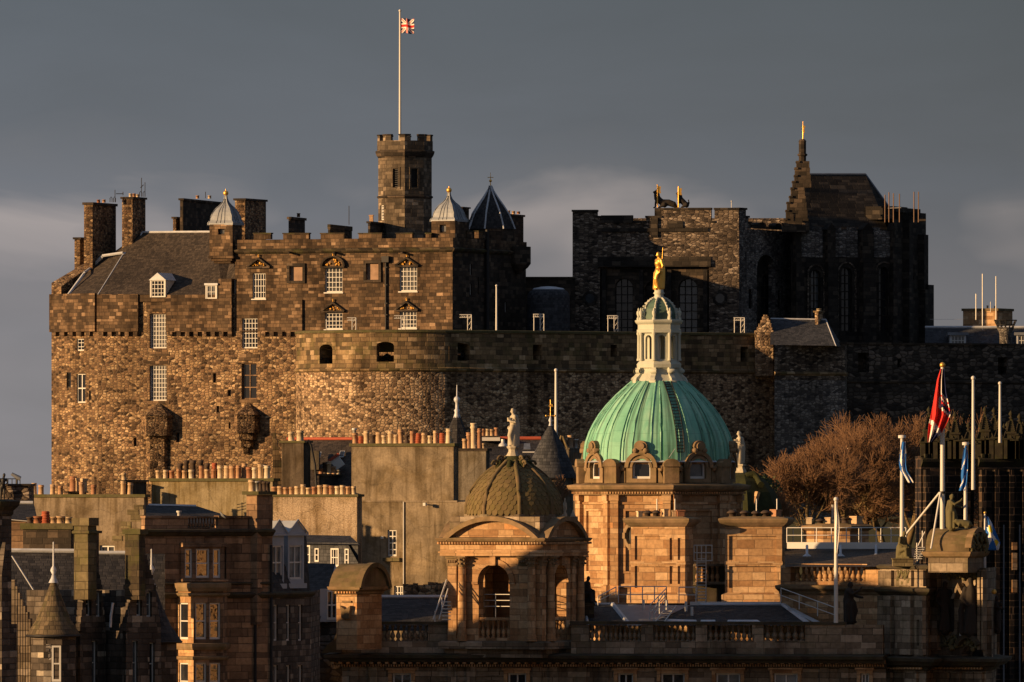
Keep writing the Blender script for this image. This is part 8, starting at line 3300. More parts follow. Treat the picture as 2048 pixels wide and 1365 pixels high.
def lodge():
    b = Bld('barrel_lodge', 'barrel roofed stone aedicule with dentils on the left end of the bank parapet', 'tower', P(720, 1250, 640))
    Y = 636.0
    z = lambda q: Z(q, Y)
    ft, sg = barrel(b, 'barrel_roof', 658, 718, 778, 1128, 1174, Y, 28, 'bank_roof', 'bank_roof')
    w = b.mb('wall', 'bank')
    f2 = grow(ft, -0.35)
    w.prism(f2, z(1300), z(1182))
    c = b.mb('cornice', 'bank_trim')
    c.moulding(f2, [(0, z(1190)), (0.12, z(1188)), (0.12, z(1184)), (0.4, z(1180)), (0.45, z(1174)), (0.0, z(1173.5))], True)
    d = b.mb('dentils', 'bank')
    s0 = Seg(f2[0], f2[1])
    d.T = s0.T
    u = 0.05
    while u < s0.L:
        d.box(u, u + 0.1, -0.26, -0.12, z(1187.5), z(1183.5))
        u += 0.2
    d.T = Matrix.Identity(4)
    n = MB()
    n.T = s0.T
    n.box(s0.L * 0.3, s0.L * 0.75, -0.1, -0.002, z(1206), z(1202))
    n.extr([(s0.L * 0.35, z(1238)), (s0.L * 0.7, z(1238)), (s0.L * 0.78, z(1212)), (s0.L * 0.52, z(1220)), (s0.L * 0.28, z(1212))], -0.3, -0.002)
    n.build('carved_bracket', M['bank_trim'], b.root)
    sc = b.mb('scroll', 'bank_soot')
    sc.T = Seg(G(640, 640), G(684, 640)).T
    L = X(684, 640) - X(640, 640)
    sc.extr([(0.1, Z(1306, 640)), (L, Z(1306, 640)), (L, Z(1254, 640)), (L * 0.8, Z(1262, 640)), (L * 0.62, Z(1280, 640)), (L * 0.3, Z(1292, 640))], 0.0, 0.8)
    b.done()


lodge()


def right_pavilion():
    b = Bld('bank_pavilion', 'richly carved dark corner pavilion of the bank with barrel roofed crown and draped figures', 'building', P(1880, 1365, 628))
    r = b.root
    Y = 632.0
    z = lambda q: Z(q, Y)
    zb = z(1490)
    # set-back wing lit by the sun
    wg = Seg(G(1560, 646), G(1774, 640.5))
    b.facade(wg, z(1320), z(1180), [], 'bank', 'wing_wall')
    Zw = lambda q: Z(q, 643)
    wl = [tuple(wg.A.xy), tuple(wg.B.xy)]
    c = b.mb('wing_cornice', 'bank_trim')
    c.moulding(wl, [(0, Zw(1190)), (0.1, Zw(1188)), (0.15, Zw(1184)), (0.5, Zw(1178)), (0.55, Zw(1172)), (0, Zw(1170))])
    p = MB()
    for a, e in ((1562, 1582), (1732, 1766)):
        sbox(p, wg, a, e, 1131, 1171, -0.05, 0.6)
    p.build_each('parapet_block', M['bank'], r)
    m = MB()
    sbox(m, wg, 1582.3, 1731.7, 1163, 1171, 0, 0.55)
    sbox(m, wg, 1575, 1736, 1128, 1133, -0.1, 0.65)
    bo = m.build('balustrade', M['bank'], r)
    balusters(bo, wg, 1586, 1730, 1133, 1163, 13, 'bank')
    rf = b.mb('roof', 'slate_pal')
    rf.poly([P(1570, 1134, 644), P(1830, 1134, 638), P(1830, 1097, 650), P(1570, 1097, 656)])
    fa = MB()
    sbox(fa, Seg(G(1572, 653), G(1815, 650)), 1574, 1812, 1085, 1098, 0, 0.3)
    fa.build('fascia', M['white'], r)
    railing(r, P(1574, 1086, 653.1), P(1812, 1086, 650.1), 8, 0.98, True, 0.035, 'steel')
    railing(r, P(1586, 1086, 657), P(1806, 1086, 654), 5, 0.98, True, 0.03, 'steel')
    for px in (1614, 1681, 1752):
        v = MB()
        v.tube([P(px, 1112, 648), P(px, 1092, 650)], 0.09, 6)
        v.lathe([(0.3, Z(1113, 648)), (0.1, Z(1108, 648))], 8, (X(px, 648), 648))
        v.build('roof_vent', M['lead'], r)
    st = MB()
    for j in range(6):
        a = P(1832 - j * 1.0, 1096 + j * 4.5, 642)
        st.box(a.x, a.x + 0.55, 641.8, 642.1, a.z, a.z + 0.05)
    for A, B in ((P(1830, 1130, 642), P(1850, 1095, 642)), (P(1836, 1092, 642), P(1850, 1064, 642)), (P(1834, 1120, 642), P(1834, 1086, 642)), (P(1845, 1100, 642), P(1845, 1062, 642))):
        st.tube([A, B], 0.04, 5)
    st.build('stair', M['steel'], r)
    # corner body
    pts = [G(1760, 636.5), G(1852, 631.5), G(1862, 634.5), G(1972, 631), G(1984, 634), G(1992, 640)]
    for i in range(5):
        sg = Seg(pts[i], pts[i + 1])
        ws = [dict(b=(1833, 1846, 1240, 1292), nx=1, ny=2, fw=0.08, depth=0.35)] if i == 0 else ([dict(b=(1915, 1926, 1244, 1272), nx=1, ny=1, fw=0.06, depth=0.3), dict(b=(1922, 1968, 1286, 1330), arch=1.0, nx=1, ny=1, fw=0.2, fm='bank_grey', depth=0.9)] if i == 2 else [])
        b.facade(sg, zb, z(1136), ws, 'bank_grey')
    ln = [tuple(q.xy) for q in pts]
    co = b.mb('cornice', 'bank_soot')
    co.moulding(ln, [(0, z(1342)), (0.2, z(1340)), (0.25, z(1334)), (0.7, z(1331)), (0.8, z(1327)), (1.0, z(1323)), (1.05, z(1317)), (0, z(1313))])
    co.moulding(ln[:3], [(0, z(1192)), (0.1, z(1190)), (0.4, z(1184)), (0.45, z(1178)), (0, z(1175))])
    co.moulding(ln[:3], [(0, z(1140)), (0.2, z(1138)), (0.3, z(1133)), (0.05, z(1130)), (-2.5, z(1129.5))])
    dn = MB()
    s0, s2 = Seg(pts[0], pts[1]), Seg(pts[2], pts[3])
    for sg, a, e in ((s0, 1764, 1850), (s2, 1866, 1970)):
        px = a
        while px < e:
            sbox(dn, sg, px, px + 3, 1335, 1339, -0.4, -0.24)
            px += 6
    dn.build('dentils', M['bank'], r)
    pl = MB()
    for a, e in ((1762, 1788), (1798, 1828), (1846, 1852)):
        sbox(pl, s0, a, e, 1192, 1310, -0.28, -0.002)
        sbox(pl, s0, a, e, 1141, 1172, -0.22, -0.002)
    for a, e in ((1864, 1882), (1962, 1967), (1970, 1973)):
        sbox(pl, s2, a, e, 1140, 1300, -0.35, -0.002)
    for a in (1770, 1822, 1884, 1908, 1934, 1952):
        sg = s0 if a < 1853 else s2
        sbox(pl, sg, a, a + 16, 1344, 1480, -0.2, -0.002)
    pl.build_each('pilaster', M['bank_grey'], r)
    # pediment hood over the carved group and arch hood below
    hd = MB()
    hd.T = s2.T
    u = lambda px: s2.u(px)
    hd.extr([(u(1912), z(1198)), (u(1918), z(1198)), (u(1925), z(1178)), (u(1936), z(1198)), (u(1941), z(1198)), (u(1926), z(1166))], -0.5, 0.0)
    hd.build('small_pediment', M['bank_grey'], r)
    ah = MB()
    arch_band(ah, s2, u(1945), z(1322), z(1268), 1.05, 0.28, -0.55, 0.0)
    ah.build('arch_hood', M['bank_soot'], r)
    for px, t, e, s in ((1897, 1160, 1262, 1), (1950, 1152, 1268, -1)):
        p = s2.pt(px, e, 0.35)
        h = z(t) - z(e)
        T = Matrix.Translation(p) @ Matrix.Scale(h, 4)
        f = lambda x, y, q: T @ Vector((x, y, q))
        ch = [[(f(0, 0, 0.02), 0.11 * h), (f(0.01 * s, 0, 0.3), 0.11 * h), (f(0, 0, 0.52), 0.1 * h), (f(0, 0, 0.7), 0.1 * h), (f(0, 0, 0.8), 0.07 * h), (f(0, -0.02, 0.86), 0.04 * h), (f(0.01 * s, -0.03, 0.93), 0.055 * h)]]
        ch += [[(f(-0.1, 0, 0.78), 0.045 * h), (f(-0.17, -0.03, 0.6), 0.04 * h), (f(-0.08, -0.1, 0.5), 0.03 * h)], [(f(0.1, 0, 0.78), 0.045 * h), (f(0.17, -0.03, 0.62), 0.04 * h), (f(0.14, -0.1, 0.72), 0.03 * h)]]
        for j in range(6):
            a = -0.1 + 0.04 * j
            ch.append([(f(a, -0.09 + 0.02 * (j % 2), 0.02), 0.03 * h), (f(a * 0.7, -0.085, 0.3), 0.028 * h), (f(a * 0.5, -0.08, 0.5), 0.022 * h)])
        ch.append([(f(0.1 * s, -0.02, 0.7), 0.04 * h), (f(0.18 * s, 0, 0.4), 0.05 * h), (f(0.16 * s, 0, 0.02), 0.05 * h)])
        skinned('carved_figure', ch, M['statue_dark'], r, voxel=0.06)
    # barrel roofed crown
    ft, sg = barrel(b, 'barrel_roof', 1850, 1938, 1972, 1057, 1104, 629.5, 24, 'bank_roof', 'bank_trim')
    w = b.mb('attic', 'bank_grey')
    w.prism(grow(ft, -0.15), z(1145), Z(1106, 629.5))
    co2 = b.mb('attic_cornice', 'bank_trim')
    zz = lambda q: Z(q, 629.5)
    co2.moulding(grow(ft, -0.1), [(0, zz(1116)), (0.15, zz(1113)), (0.25, zz(1108)), (0.3, zz(1104)), (0, zz(1103))], True)
    cv = random.Random(5)
    for nm, sgx, a, e, t, q, n_ in (('carved_relief', sg, 1940, 1970, 1068, 1102, 34), ('garland', s2, 1886, 1962, 1142, 1158, 40), ('carved_relief', s2, 1884, 1962, 1272, 1300, 40), ('carved_relief', s0, 1800, 1826, 1142, 1168, 16)):
        m = MB()
        m.T = sgx.T
        um = (sgx.u(a) + sgx.u(e)) / 2
        hw = abs(sgx.u(e) - sgx.u(a)) / 2
        for j in range(n_):
            x = cv.uniform(-1, 1)
            zl = z(q) + (z(t) - z(q)) * cv.random() * (1 - 0.5 * abs(x))
            m.ball((um + x * hw, -0.12, zl), cv.uniform(0.08, 0.2), 7, 5)
        for j in range(3):
            x = (j - 1) * 0.6
            m.tube([(um + (x - 0.25) * hw, -0.2, z(t)), (um + x * hw, -0.26, z((t + q) / 2)), (um + (x + 0.25) * hw, -0.2, z(t))], 0.09, 6)
        m.build(nm, M['statue_moss'], r)
    # globe corner
    gl = MB()
    gl.ball(P(1988, 1184, 632), 0.17, 10, 8)
    gl.build('gilded_globe', M['gold_relief'], r)
    rb = b.mb('corner_pier', 'bank_grey')
    sbox(rb, Seg(pts[3], pts[4]), 1974, 1984, 1200, 1310, -0.3, 0.0)
    b.done()
    figure('carved_statue', 'dark carved standing figure beside the gilded globe on the pavilion corner', P(1994, 1262, 633), 2.2, 240, 'statue_dark', 'book')
    # crouching figures
    sb = thing('statue_block', 'mossy square stone block under the seated statue on the pavilion', 'pedestal', P(1806, 1132, 633))
    m = MB()
    m.box(X(1786, 633), X(1826, 633), 632.6, 634.6, Z(1133, 633), Z(1117, 633))
    m.moulding([(X(1786, 633), 632.6), (X(1826, 633), 632.6), (X(1826, 633), 634.6), (X(1786, 633), 634.6)], [(0, Z(1120, 633)), (0.06, Z(1119, 633)), (0.06, Z(1117.2, 633)), (0, Z(1117, 633))], True)
    m.build('block', M['ten_moss'], sb)
    figure('seated_statue', 'dark mossy seated statue with bowed head on a block before the white railing', P(1804, 1117.5, 633.6), 1.78, -35, 'statue_moss', seated=True)
    figure('seated_statue', 'blackened seated statue on the roof between the cupola and the rotunda', P(1172, 1206, 643), 1.75, -30, 'statue_dark', seated=True)
    sb = thing('statue_block', 'rough dark stone block under the blackened seated statue', 'pedestal', P(1168, 1250, 643))
    m = MB()
    m.box(X(1146, 643), X(1188, 643), 642.2, 644.2, Z(1262, 643), Z(1206.2, 643))
    m.prism(grow([(X(1146, 643), 642.2), (X(1188, 643), 642.2), (X(1188, 643), 644.2), (X(1146, 643), 644.2)], 0.08), Z(1212, 643), Z(1207, 643))
    m.build('block', M['soot_moss'], sb)
    figure('kneeling_statue', 'dark upright statue with raised hands on the parapet by the wrapped flag', P(1700, 1246, 637), 2.6, -20, 'statue_dark', 'offer')
    figure('standing_statue', 'mossy standing statue reaching right on top of the barrel roofed crown', P(1903, 1057, 630.6), 2.15, -10, 'statue_moss', 'offer')
    be = P(1926, 1057, 630.4)
    t = thing('crouching_beast', 'small mossy crouching stone beast at the feet of the reaching statue', 'statue', be)
    skinned('body', [[(be + Vector((0.35, 0, 0.25)), 0.24), (be + Vector((0, 0, 0.32)), 0.24), (be + Vector((-0.3, 0, 0.38)), 0.2), (be + Vector((-0.48, -0.02, 0.46)), 0.16), (be + Vector((-0.6, -0.03, 0.4)), 0.09)]] +
            [[(be + Vector((x, y, 0.25)), 0.11), (be + Vector((x - 0.06, y, 0.03)), 0.07), (be + Vector((x - 0.2, y, 0.03)), 0.06)] for x in (-0.25, 0.35) for y in (-0.15, 0.15)] + [[(be + Vector((0.5, 0, 0.3)), 0.06), (be + Vector((0.65, 0, 0.1)), 0.05)]], M['statue_moss'], t, voxel=0.04)


right_pavilion()


def church():
    b = Bld('gothic_church', 'soot black gothic church towers with pale mortar lines and crocketed pinnacles', 'church', P(1950, 1365, 690))
    r = b.root
    Y = 690.0
    z = lambda q: Z(q, Y)
    zb = z(1500)
    k = Y / F
    b1 = [G(1842, 690), G(1948, 691.5), G(1948, 698)]
    b2 = [G(1956, 690), G(2110, 692)]
    s1, s2 = Seg(b1[0], b1[1]), Seg(b2[0], b2[1])
    b.facade(s1, zb, z(912), [dict(b=(1880, 1916, 1078, 1300), nx=2, ny=3, fm='church', arch=1.0, depth=0.6)], 'church')
    b.facade(s2, zb, z(912), [dict(b=(2052, 2076, 1000, 1300), nx=2, ny=3, fm='church', arch=1.0, depth=0.6)], 'church')
    w = b.mb('wall', 'church')
    A = G(1842, 690)
    w.quad((A.x, 700, zb), (A.x, A.y, zb), (A.x, A.y, z(912)), (A.x, 700, z(912)))
    A = G(1948, 691.5)
    w.quad((A.x, A.y, zb), (A.x + 0.3, 699, zb), (A.x + 0.3, 699, z(912)), (A.x, A.y, z(912)))
    fl = b.mb('tower_roof', 'lead_dark')
    fl.poly([(b1[0].x, 690, z(913)), (b1[1].x, 691.5, z(913)), (b1[1].x, 699, z(913)), (b1[0].x, 699, z(913))])
    fl.poly([(b2[0].x, 690, z(913)), (b2[1].x, 692, z(913)), (b2[1].x, 699, z(913)), (b2[0].x, 699, z(913))])
    c = b.mb('cornice', 'church_moss')
    for s in (s1, s2):
        c.moulding([tuple((s.A).xy), tuple(s.B.xy)], [(0, z(934)), (0.12, z(930)), (0.28, z(924)), (0.28, z(919)), (0.0, z(914))])
        px = 1848 if s is s1 else 1962
        while px < (1944 if s is s1 else 2048):
            sbox(c, s, px, px + 5, 908, 916, -0.2, 0.15)
            px += 13
    pt = b.mb('parapet', 'church')
    sbox(pt, s1, 1850, 1942, 885, 913, 0.15, 0.6)
    sbox(pt, s2, 1962, 2100, 885, 913, 0.15, 0.6)
    bu = MB()
    for s, lst in ((s1, (1846, 1926)), (s2, (1958, 1985, 2014, 2040))):
        for px in lst:
            sbox(bu, s, px, px + 9, 940, 1500, -0.5, -0.002)
    bu.build_each('buttress', M['church'], r)
    lp = MB()  # sunlit patches on the buttress, put in as pale sandstone blocks
    for a, e, t, q in ((2018, 2028, 1085, 1100), (2018, 2028, 1106, 1140), (2018, 2028, 1160, 1185)):
        sbox(lp, s2, a, e, t, q, -0.56, -0.501)
    lp.build_each('pale_or_lit_block', M['bank'], r)
    # pinnacles with crockets
    for px, t in ((1858, 816), (1876, 840), (1910, 826), (1928, 830), (1970, 816), (1988, 818), (2022, 824), (2039, 830), (2058, 818), (1849, 858), (1867, 852), (1887, 850), (1898, 846), (1919, 852), (1937, 848), (1945, 862), (1961, 848), (1979, 846), (1997, 842), (2008, 850), (2015, 846), (2030, 850), (2046, 846)):
        yy = Y + (0.4 if px % 4 else 1.6)
        m = MB()
        cc = (X(px, yy), yy)
        zz = lambda q: Z(q, yy)
        H = 918 - t
        m.prism([(cc[0] + 0.27 * a, cc[1] + 0.27 * d) for a, d in ((-1, -1), (1, -1), (1, 1), (-1, 1))], zz(918), zz(t + H * 0.46))
        m.prism([(cc[0] + 0.36 * a, cc[1] + 0.36 * d) for a, d in ((-1, -1), (1, -1), (1, 1), (-1, 1))], zz(t + H * 0.47), zz(t + H * 0.43))
        m.lathe([(0.33, zz(t + H * 0.43)), (0.07, zz(t + 11))], 4, cc, R(45), smooth=False)
        for j in range(6):
            f = j / 6
            q = t + H * 0.4 - f * (H * 0.4 - 16)
            rr = 0.33 * (1 - f) + 0.1 * f + 0.03
            for a in range(4):
                m.ball((cc[0] + rr * math.cos(R(45 + 90 * a)), cc[1] + rr * math.sin(R(45 + 90 * a)), zz(q)), 0.075, 5, 4)
        m.lathe([(0.08, zz(t + 14)), (0.17, zz(t + 12)), (0.08, zz(t + 10)), (0.08, zz(t + 8)), (0.17, zz(t + 5)), (0.13, zz(t + 2)), (0.02, zz(t - 3))], 8, cc)
        m.build('pinnacle', M['church_moss'], r)
    dpp = MB()
    for px in (1992, 2004, 2036):
        dpp.T = s2.T
        dpp.tube([(s2.u(px), -0.3, z(1480)), (s2.u(px), -0.3, z(1050))], 0.06, 5)
    dpp.build_each('drainpipe', M['lead_dark'], r)
    b.done()


church()
# ---------------------------------------------------------------- bare winter trees
def bare_tree(name, label, px, row_base, Y, height, spread, seed, levels=5, lean=0.0, dens=1.0, group='bare winter trees'):
    rnd = random.Random(seed)
    base = P(px, row_base, Y)
    r = thing(name, label, 'tree', base, group)
    limbs, twigs = MB(), MB()

    def branch(p, d, L, rad, lev):
        steps = 3 if lev < 3 else 2
        path, q, dd = [p.copy()], p.copy(), d.copy()
        for i in range(steps):
            dd = (dd + Vector((rnd.gauss(0, .16), rnd.gauss(0, .16), rnd.gauss(0.05, .12)))).normalized()
            q = q + dd * (L / steps)
            path.append(q.copy())
        r1 = rad * 0.6
        n = 7 if lev == 0 else (5 if lev < 2 else 3)
        (limbs if lev < 3 else twigs).tube(path, [rad + (r1 - rad) * i / steps for i in range(steps + 1)], n, cap=False)
        if lev >= levels:
            return
        kids = (5 if lev == 0 else 4) if lev < 3 else (4 if lev == 3 else 3)
        kids = int(round(kids * dens))
        for i in range(kids):
            t = rnd.uniform(0.45, 1.0) if lev else rnd.uniform(0.55, 1.0)
            s = t * steps
            i0 = min(int(s), steps - 1)
            pp = path[i0].lerp(path[i0 + 1], s - i0)
            ang = rnd.uniform(0, 6.283)
            tilt = rnd.uniform(0.3, 0.85) * (1.15 if lev == 0 else 1.0)
            e = Vector((0, 0, 1)) if abs(dd.z) < 0.9 else Vector((1, 0, 0))
            a = dd.cross(e).normalized()
            b_ = dd.cross(a)
            nd_ = (dd * math.cos(tilt) + (a * math.cos(ang) + b_ * math.sin(ang)) * math.sin(tilt))
            nd_ = Vector((nd_.x * spread, nd_.y * spread, nd_.z + 0.12)).normalized()
            branch(pp, nd_, L * rnd.uniform(0.62, 0.86), max(0.02, r1 * rnd.uniform(0.5, 0.75)), lev + 1)
        branch(path[-1], dd, L * 0.7, max(0.02, r1), lev + 1)
    d0 = Vector((lean, 0, 1)).normalized()
    branch(base, d0, height * 0.3, height * 0.024, 0)
    limbs.build('trunk', M['bark'], r)
    twigs.build('crown', M['twig'], r)
    return r


bare_tree('bare_tree', 'large rounded bare winter tree with reddish twigs below the dark curtain wall', 1722, 1130, 820, 14.2, 1.3, 3, levels=6)
bare_tree('bare_tree', 'bare winter tree with mossy limbs at the left of the big reddish tree crown', 1632, 1130, 800, 11.4, 1.35, 11, levels=6)
bare_tree('bare_tree', 'bare winter tree close against the black church tower', 1806, 1120, 835, 14.2, 1.2, 23, levels=6)
bare_tree('bare_tree', 'bare winter tree filling the middle of the reddish tree mass behind the octagonal chimney', 1676, 1130, 812, 13.2, 1.3, 31, levels=6)
bare_tree('bare_tree', 'bare winter tree behind the white pole carrying the wound blue and white flag', 1768, 1130, 826, 14.0, 1.3, 37, levels=6)
bare_tree('bare_tree', 'small thin bare tree between the conical slate roof and the rotunda', 1138, 1060, 735, 5.6, 1.2, 5)
bare_tree('bare_tree', 'low bare tree at the foot of the conical slate roof', 1108, 1050, 728, 4.6, 1.2, 8, levels=4)
bare_tree('bare_tree', 'green mossy scrubby bare tree rising over the right stone chimney block', 1556, 1110, 760, 6.2, 1.3, 17)


def bush(name, label, px, row, Y, rx, rz, seed, n=700):
    rnd = random.Random(seed)
    m = MB()
    c = P(px, row, Y)
    for i in range(n):
        a, b_ = rnd.uniform(0, 6.28), rnd.uniform(-0.2, 1.4)
        q = rnd.uniform(0.5, 1.0) ** 0.5 * (0.85 + 0.3 * noise.noise((a * 1.3, b_ * 2, seed)))
        p = c + Vector((math.cos(a) * math.cos(b_) * rx * q, math.sin(a) * math.cos(b_) * rx * q, math.sin(b_) * rz * q))
        s = rnd.uniform(0.08, 0.18)
        u = Vector((rnd.gauss(0, 1), rnd.gauss(0, 1), rnd.gauss(0, 1))).normalized() * s
        v = u.orthogonal().normalized() * s * 0.7
        m.add([p - u, p + v, p + u, p - v], [(0, 1, 2, 3)])
    r = thing(name, label, 'bush', c)
    m.build('foliage', M['leaf'], r)
    s_ = MB()
    s_.tube([c + Vector((0, 0, -1.0)), c + Vector((0.1, 0, rz * 0.5))], 0.12, 6, 0.05)
    s_.build('stem', M['bark'], r)


M['leaf'] = plain('dark_ivy_leaves', (0.045, 0.06, 0.022), 0.7, 0.4, 1.0, bstr=0)
bush('ivy_bush', 'dark ivy bush on the crag wall just above the mossy cupola', 1520, 985, 770, 2.0, 1.6, 4)


# ---------------------------------------------------------------- flags and poles
def flag_mesh(name, label, origin, w, h, pattern, mats, du, dv, fold, group=None, nu=36, nv=24):
    """cloth grid: pattern(u,v)->material index, du/dv 3-D directions along fly and hoist, fold(u,v)->offset"""
    m = MB()
    pts = []
    for j in range(nv + 1):
        for i in range(nu + 1):
            u, v = i / nu, j / nv
            pts.append(Vector(origin) + Vector(du) * (u * w) + Vector(dv) * (v * h) + Vector(fold(u, v)))
    for j in range(nv):
        for i in range(nu):
            m.m = pattern((i + .5) / nu, (j + .5) / nv)
            q = [pts[j * (nu + 1) + i], pts[j * (nu + 1) + i + 1], pts[(j + 1) * (nu + 1) + i + 1], pts[(j + 1) * (nu + 1) + i]]
            m.add(q, [(0, 1, 2, 3)], None, True)
    # weld so the cloth is one piece
    o = m.build(name, [M[x] for x in mats])
    bm = bmesh.new()
    bm.from_mesh(o.data)
    bmesh.ops.remove_doubles(bm, verts=bm.verts, dist=0.0005)
    bm.to_mesh(o.data)
    bm.free()
    sd = o.modifiers.new('cloth', 'SOLIDIFY')
    sd.thickness = 0.012
    c = Vector(origin)
    o.data.transform(Matrix.Translation(-c))
    o.location = c
    tag(o, label, 'flag', group)
    return o


def union(u, v):
    """0 navy 1 white 2 red; v up"""
    x, y = u * 2 - 1, (v * 2 - 1)
    if abs(x) < 0.1 or abs(y) < 0.2:
        return 2
    if abs(x) < 0.17 or abs(y) < 0.33:
        return 1
    d1, d2 = y - x, y + x
    for d, up in ((d1, x > 0), (d2, x < 0)):
        if abs(d) < 0.13:
            return 2 if (d > -0.06) == (y * 0 + 1 > 0) and abs(d - 0.035) < 0.075 else 1
        if abs(d) < 0.24:
            return 1
    return 0


def saltire(u, v):
    x, y = u * 2 - 1, v * 2 - 1
    return 1 if min(abs(y - x), abs(y + x)) < 0.3 else 0


def right_flag(u, v):
    if (u - 0.55) ** 2 / 0.03 + (v - 0.62) ** 2 / 0.012 < 1 or (u - 0.75) ** 2 / 0.02 + (v - 0.22) ** 2 / 0.008 < 1:
        return 2
    x, y = u * 2 - 1, v * 2 - 1
    return 1 if min(abs(y - x), abs(y + x)) < 0.28 else 0


Yc = 1013.0
o = P(801, 67, Yc)
flag_mesh('union_flag', 'small red, white and navy flag flying from the tall castle flagpole', o, 1.5, 1.5, union, ['flag_navy', 'flag_white', 'flag_red'], (0.9, -0.35, 0.02), (0, 0, 1),
          lambda u, v: (0.05 * math.sin(u * 7), 0.22 * u * math.sin(u * 8 + v * 2), -0.15 * u * (1 - v) * 0 + 0.1 * u * math.sin(u * 6) - 0.05 * u))
pole_thing(1885, 735, 1060, 631.5, 0.14, 'thick white flagpole with gilded tip carrying the large hanging flag', 'gold')
# large union flag hanging in folds down the pole
Yf = 631.0


def hang(pxs, rows, Y, nv=30, nu=24, depth=0.25, waves=2.5):
    """returns fold() placing a cloth between left and right outlines given per row"""
    def at(tab, t):
        s = t * (len(tab) - 1)
        i = min(int(s), len(tab) - 2)
        return tab[i] + (tab[i + 1] - tab[i]) * (s - i)

    def f(u, v):
        l, r_, t = at(pxs[0], v), at(pxs[1], v), at(rows, v)
        px = l + (r_ - l) * u
        y = Y + depth * math.sin(u * waves * 2 * math.pi + v * 2.2) * min(1.0, (r_ - l) / 14.0)
        dr = 6 * u * (1 - v) * 0
        return Vector((X(px, y), y, Z(t + dr, y)))
    return f


hf = hang(([1856, 1856, 1858, 1862, 1866, 1870, 1874, 1881], [1864, 1882, 1893, 1901, 1897, 1892, 1890, 1888]), [885, 868, 848, 830, 808, 785, 760, 738], Yf)


def big_union(u, v):
    # the hoist runs along the pole, so the cloth hangs turned a quarter
    s = (1 - v) + 0.22 * (0.5 - u)
    if s < 0.26:
        return 2 if u < 0.42 else (1 if u < 0.6 else 0)
    if s < 0.36:
        return 2 if u < 0.42 or 0.3 < s < 0.33 else 1
    if s < 0.5:
        return 2 if u < 0.36 or (u > 0.5 and 0.38 < s < 0.41) else (1 if u < 0.52 or s > 0.46 else 0)
    if s < 0.74:
        return 2
    if s < 0.81:
        return 1
    return 2 if u < 0.16 else (1 if u < 0.42 else 0)


flag_mesh('union_flag', 'large red, white and navy flag hanging limp from the thick white pole at right', P(1884, 738, Yf), 0, 0, big_union, ['flag_navy', 'flag_white', 'flag_red'], (0, 0, 0), (0, 0, 0), lambda u, v: hf(u, v) - P(1884, 738, Yf), nu=30, nv=44)
stay = thing('pole_stay', 'pair of white sloping stays bracing the thick white flagpole', 'stay', P(1860, 1100, 632))
for A, B in ((P(1880, 985, 631.5), P(1813, 1068, 634)), (P(1881, 985, 631.4), P(1862, 1098, 630))):
    m = MB()
    m.tube([A, B], 0.07, 6)
    m.build('strut', M['white'], stay)
m = MB()
m.lathe([(0.2, Z(988, 631.5)), (0.2, Z(983, 631.5))], 10, (X(1885, 631.5), 631.5))
m.build('collar', M['black_iron'], stay)
pole_thing(1804, 876, 1100, 646, 0.13, 'white flagpole with flat cap carrying the wrapped blue and white saltire', 'disc')
sf = hang(([1803, 1800, 1798, 1798, 1801, 1810, 1817], [1811, 1812, 1812, 1812, 1814, 1822, 1828]), [884, 904, 922, 930, 942, 955, 966], 645.6, depth=0.12, waves=1.5)
flag_mesh('saltire_flag', 'blue flag with white diagonal cross wound round its pole by the bare tree', P(1804, 884, 645.6), 0, 0, lambda u, v: saltire(u, v * 0.9), ['flag_blue', 'flag_white'], (0, 0, 0), (0, 0, 0), lambda u, v: sf(u, v) - P(1804, 884, 645.6), nu=16, nv=30)
pole_thing(1931, 890, 1046, 633, 0.11, 'white flagpole with flat cap carrying the limp blue flag by the reaching statue', 'disc')
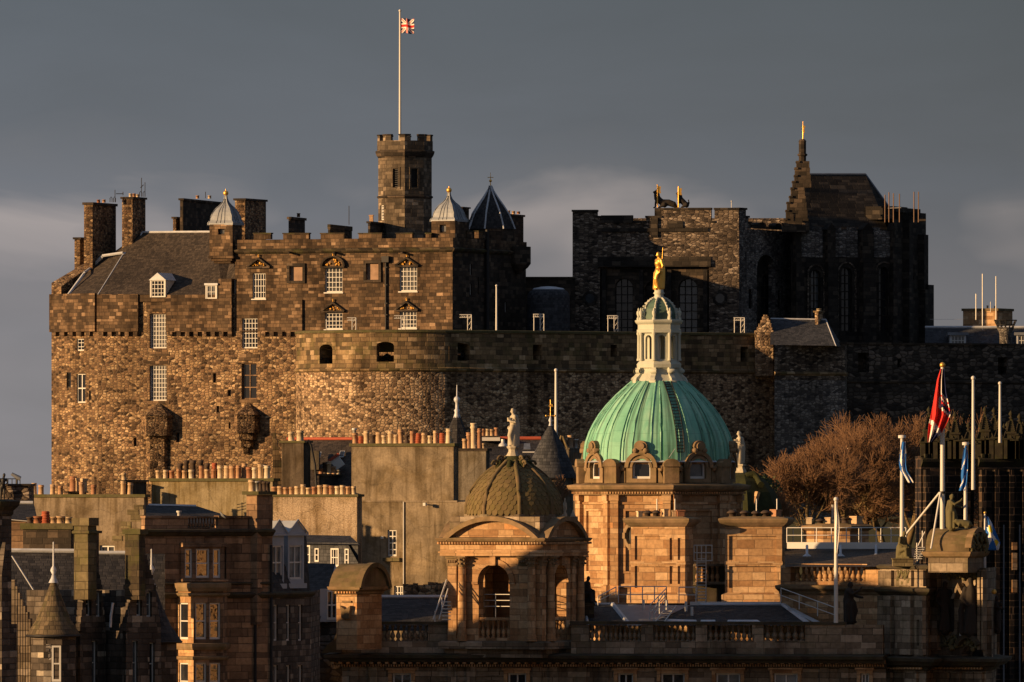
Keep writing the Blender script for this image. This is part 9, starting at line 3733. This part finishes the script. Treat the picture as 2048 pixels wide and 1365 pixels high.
bf = hang(([1929, 1925, 1923, 1922, 1923, 1918], [1934, 1936, 1936, 1935, 1934, 1930]), [892, 915, 935, 950, 965, 982], 632.6, depth=0.12, waves=1.5)
flag_mesh('blue_flag', 'limp narrow plain blue flag on the capped pole by the reaching statue', P(1931, 892, 632.6), 0, 0, lambda u, v: 1 if (u + v * 2.3) % 1.0 < 0.13 else 0, ['flag_blue', 'flag_white'], (0, 0, 0), (0, 0, 0), lambda u, v: bf(u, v) - P(1931, 892, 632.6), nu=12, nv=26)
pole_thing(1946.5, 760, 980, 688.5, 0.12, 'bare white pole, the longer of two, fixed before the black church towers', None)
pole_thing(2000, 770, 886, 688.5, 0.1, 'bare white pole, the shorter of two, fixed above the black church pinnacles', None)
pole_thing(1112, 744, 880, 742, 0.11, 'plain white pole rising behind the conical slate roof', None)
pole_thing(1672, 1003, 1246, 630, 0.12, 'white pole with tightly wrapped pale flag before the balustrade', None)
wf = hang(([1669.5, 1670, 1669, 1670, 1671], [1673, 1678, 1679, 1677, 1674]), [1006, 1035, 1060, 1085, 1108], 629.7, depth=0.1, waves=1.5)
flag_mesh('wrapped_flag', 'pale flag with dark marks wrapped tight round the pole before the balustrade', P(1672, 1006, 629.7), 0, 0, lambda u, v: 1 if 0.3 < u < 0.75 and 0.4 < v < 0.62 and (v * 30 + u * 3) % 2 < 0.9 else 0, ['flag_white', 'lead'], (0, 0, 0), (0, 0, 0), lambda u, v: wf(u, v) - P(1672, 1006, 629.7), nu=12, nv=30)
pole_thing(1970, 1028, 1150, 634, 0.07, 'short thin white pole carrying the blue, white and yellow flag', 'gold')
rfn = hang(([1971, 1971, 1970, 1970, 1971, 1972], [1976, 1984, 1990, 1996, 2001, 1997]), [1034, 1046, 1060, 1074, 1086, 1101], 633.6, depth=0.15, waves=1.2)
flag_mesh('city_flag', 'blue flag with white cross and yellow spots hanging by the barrel roofed crown', P(1971, 1034, 633.6), 0, 0, lambda u, v: right_flag(u, 1 - v), ['flag_blue', 'flag_white', 'flag_yellow'], (0, 0, 0), (0, 0, 0), lambda u, v: rfn(u, v) - P(1971, 1034, 633.6), nu=20, nv=26)
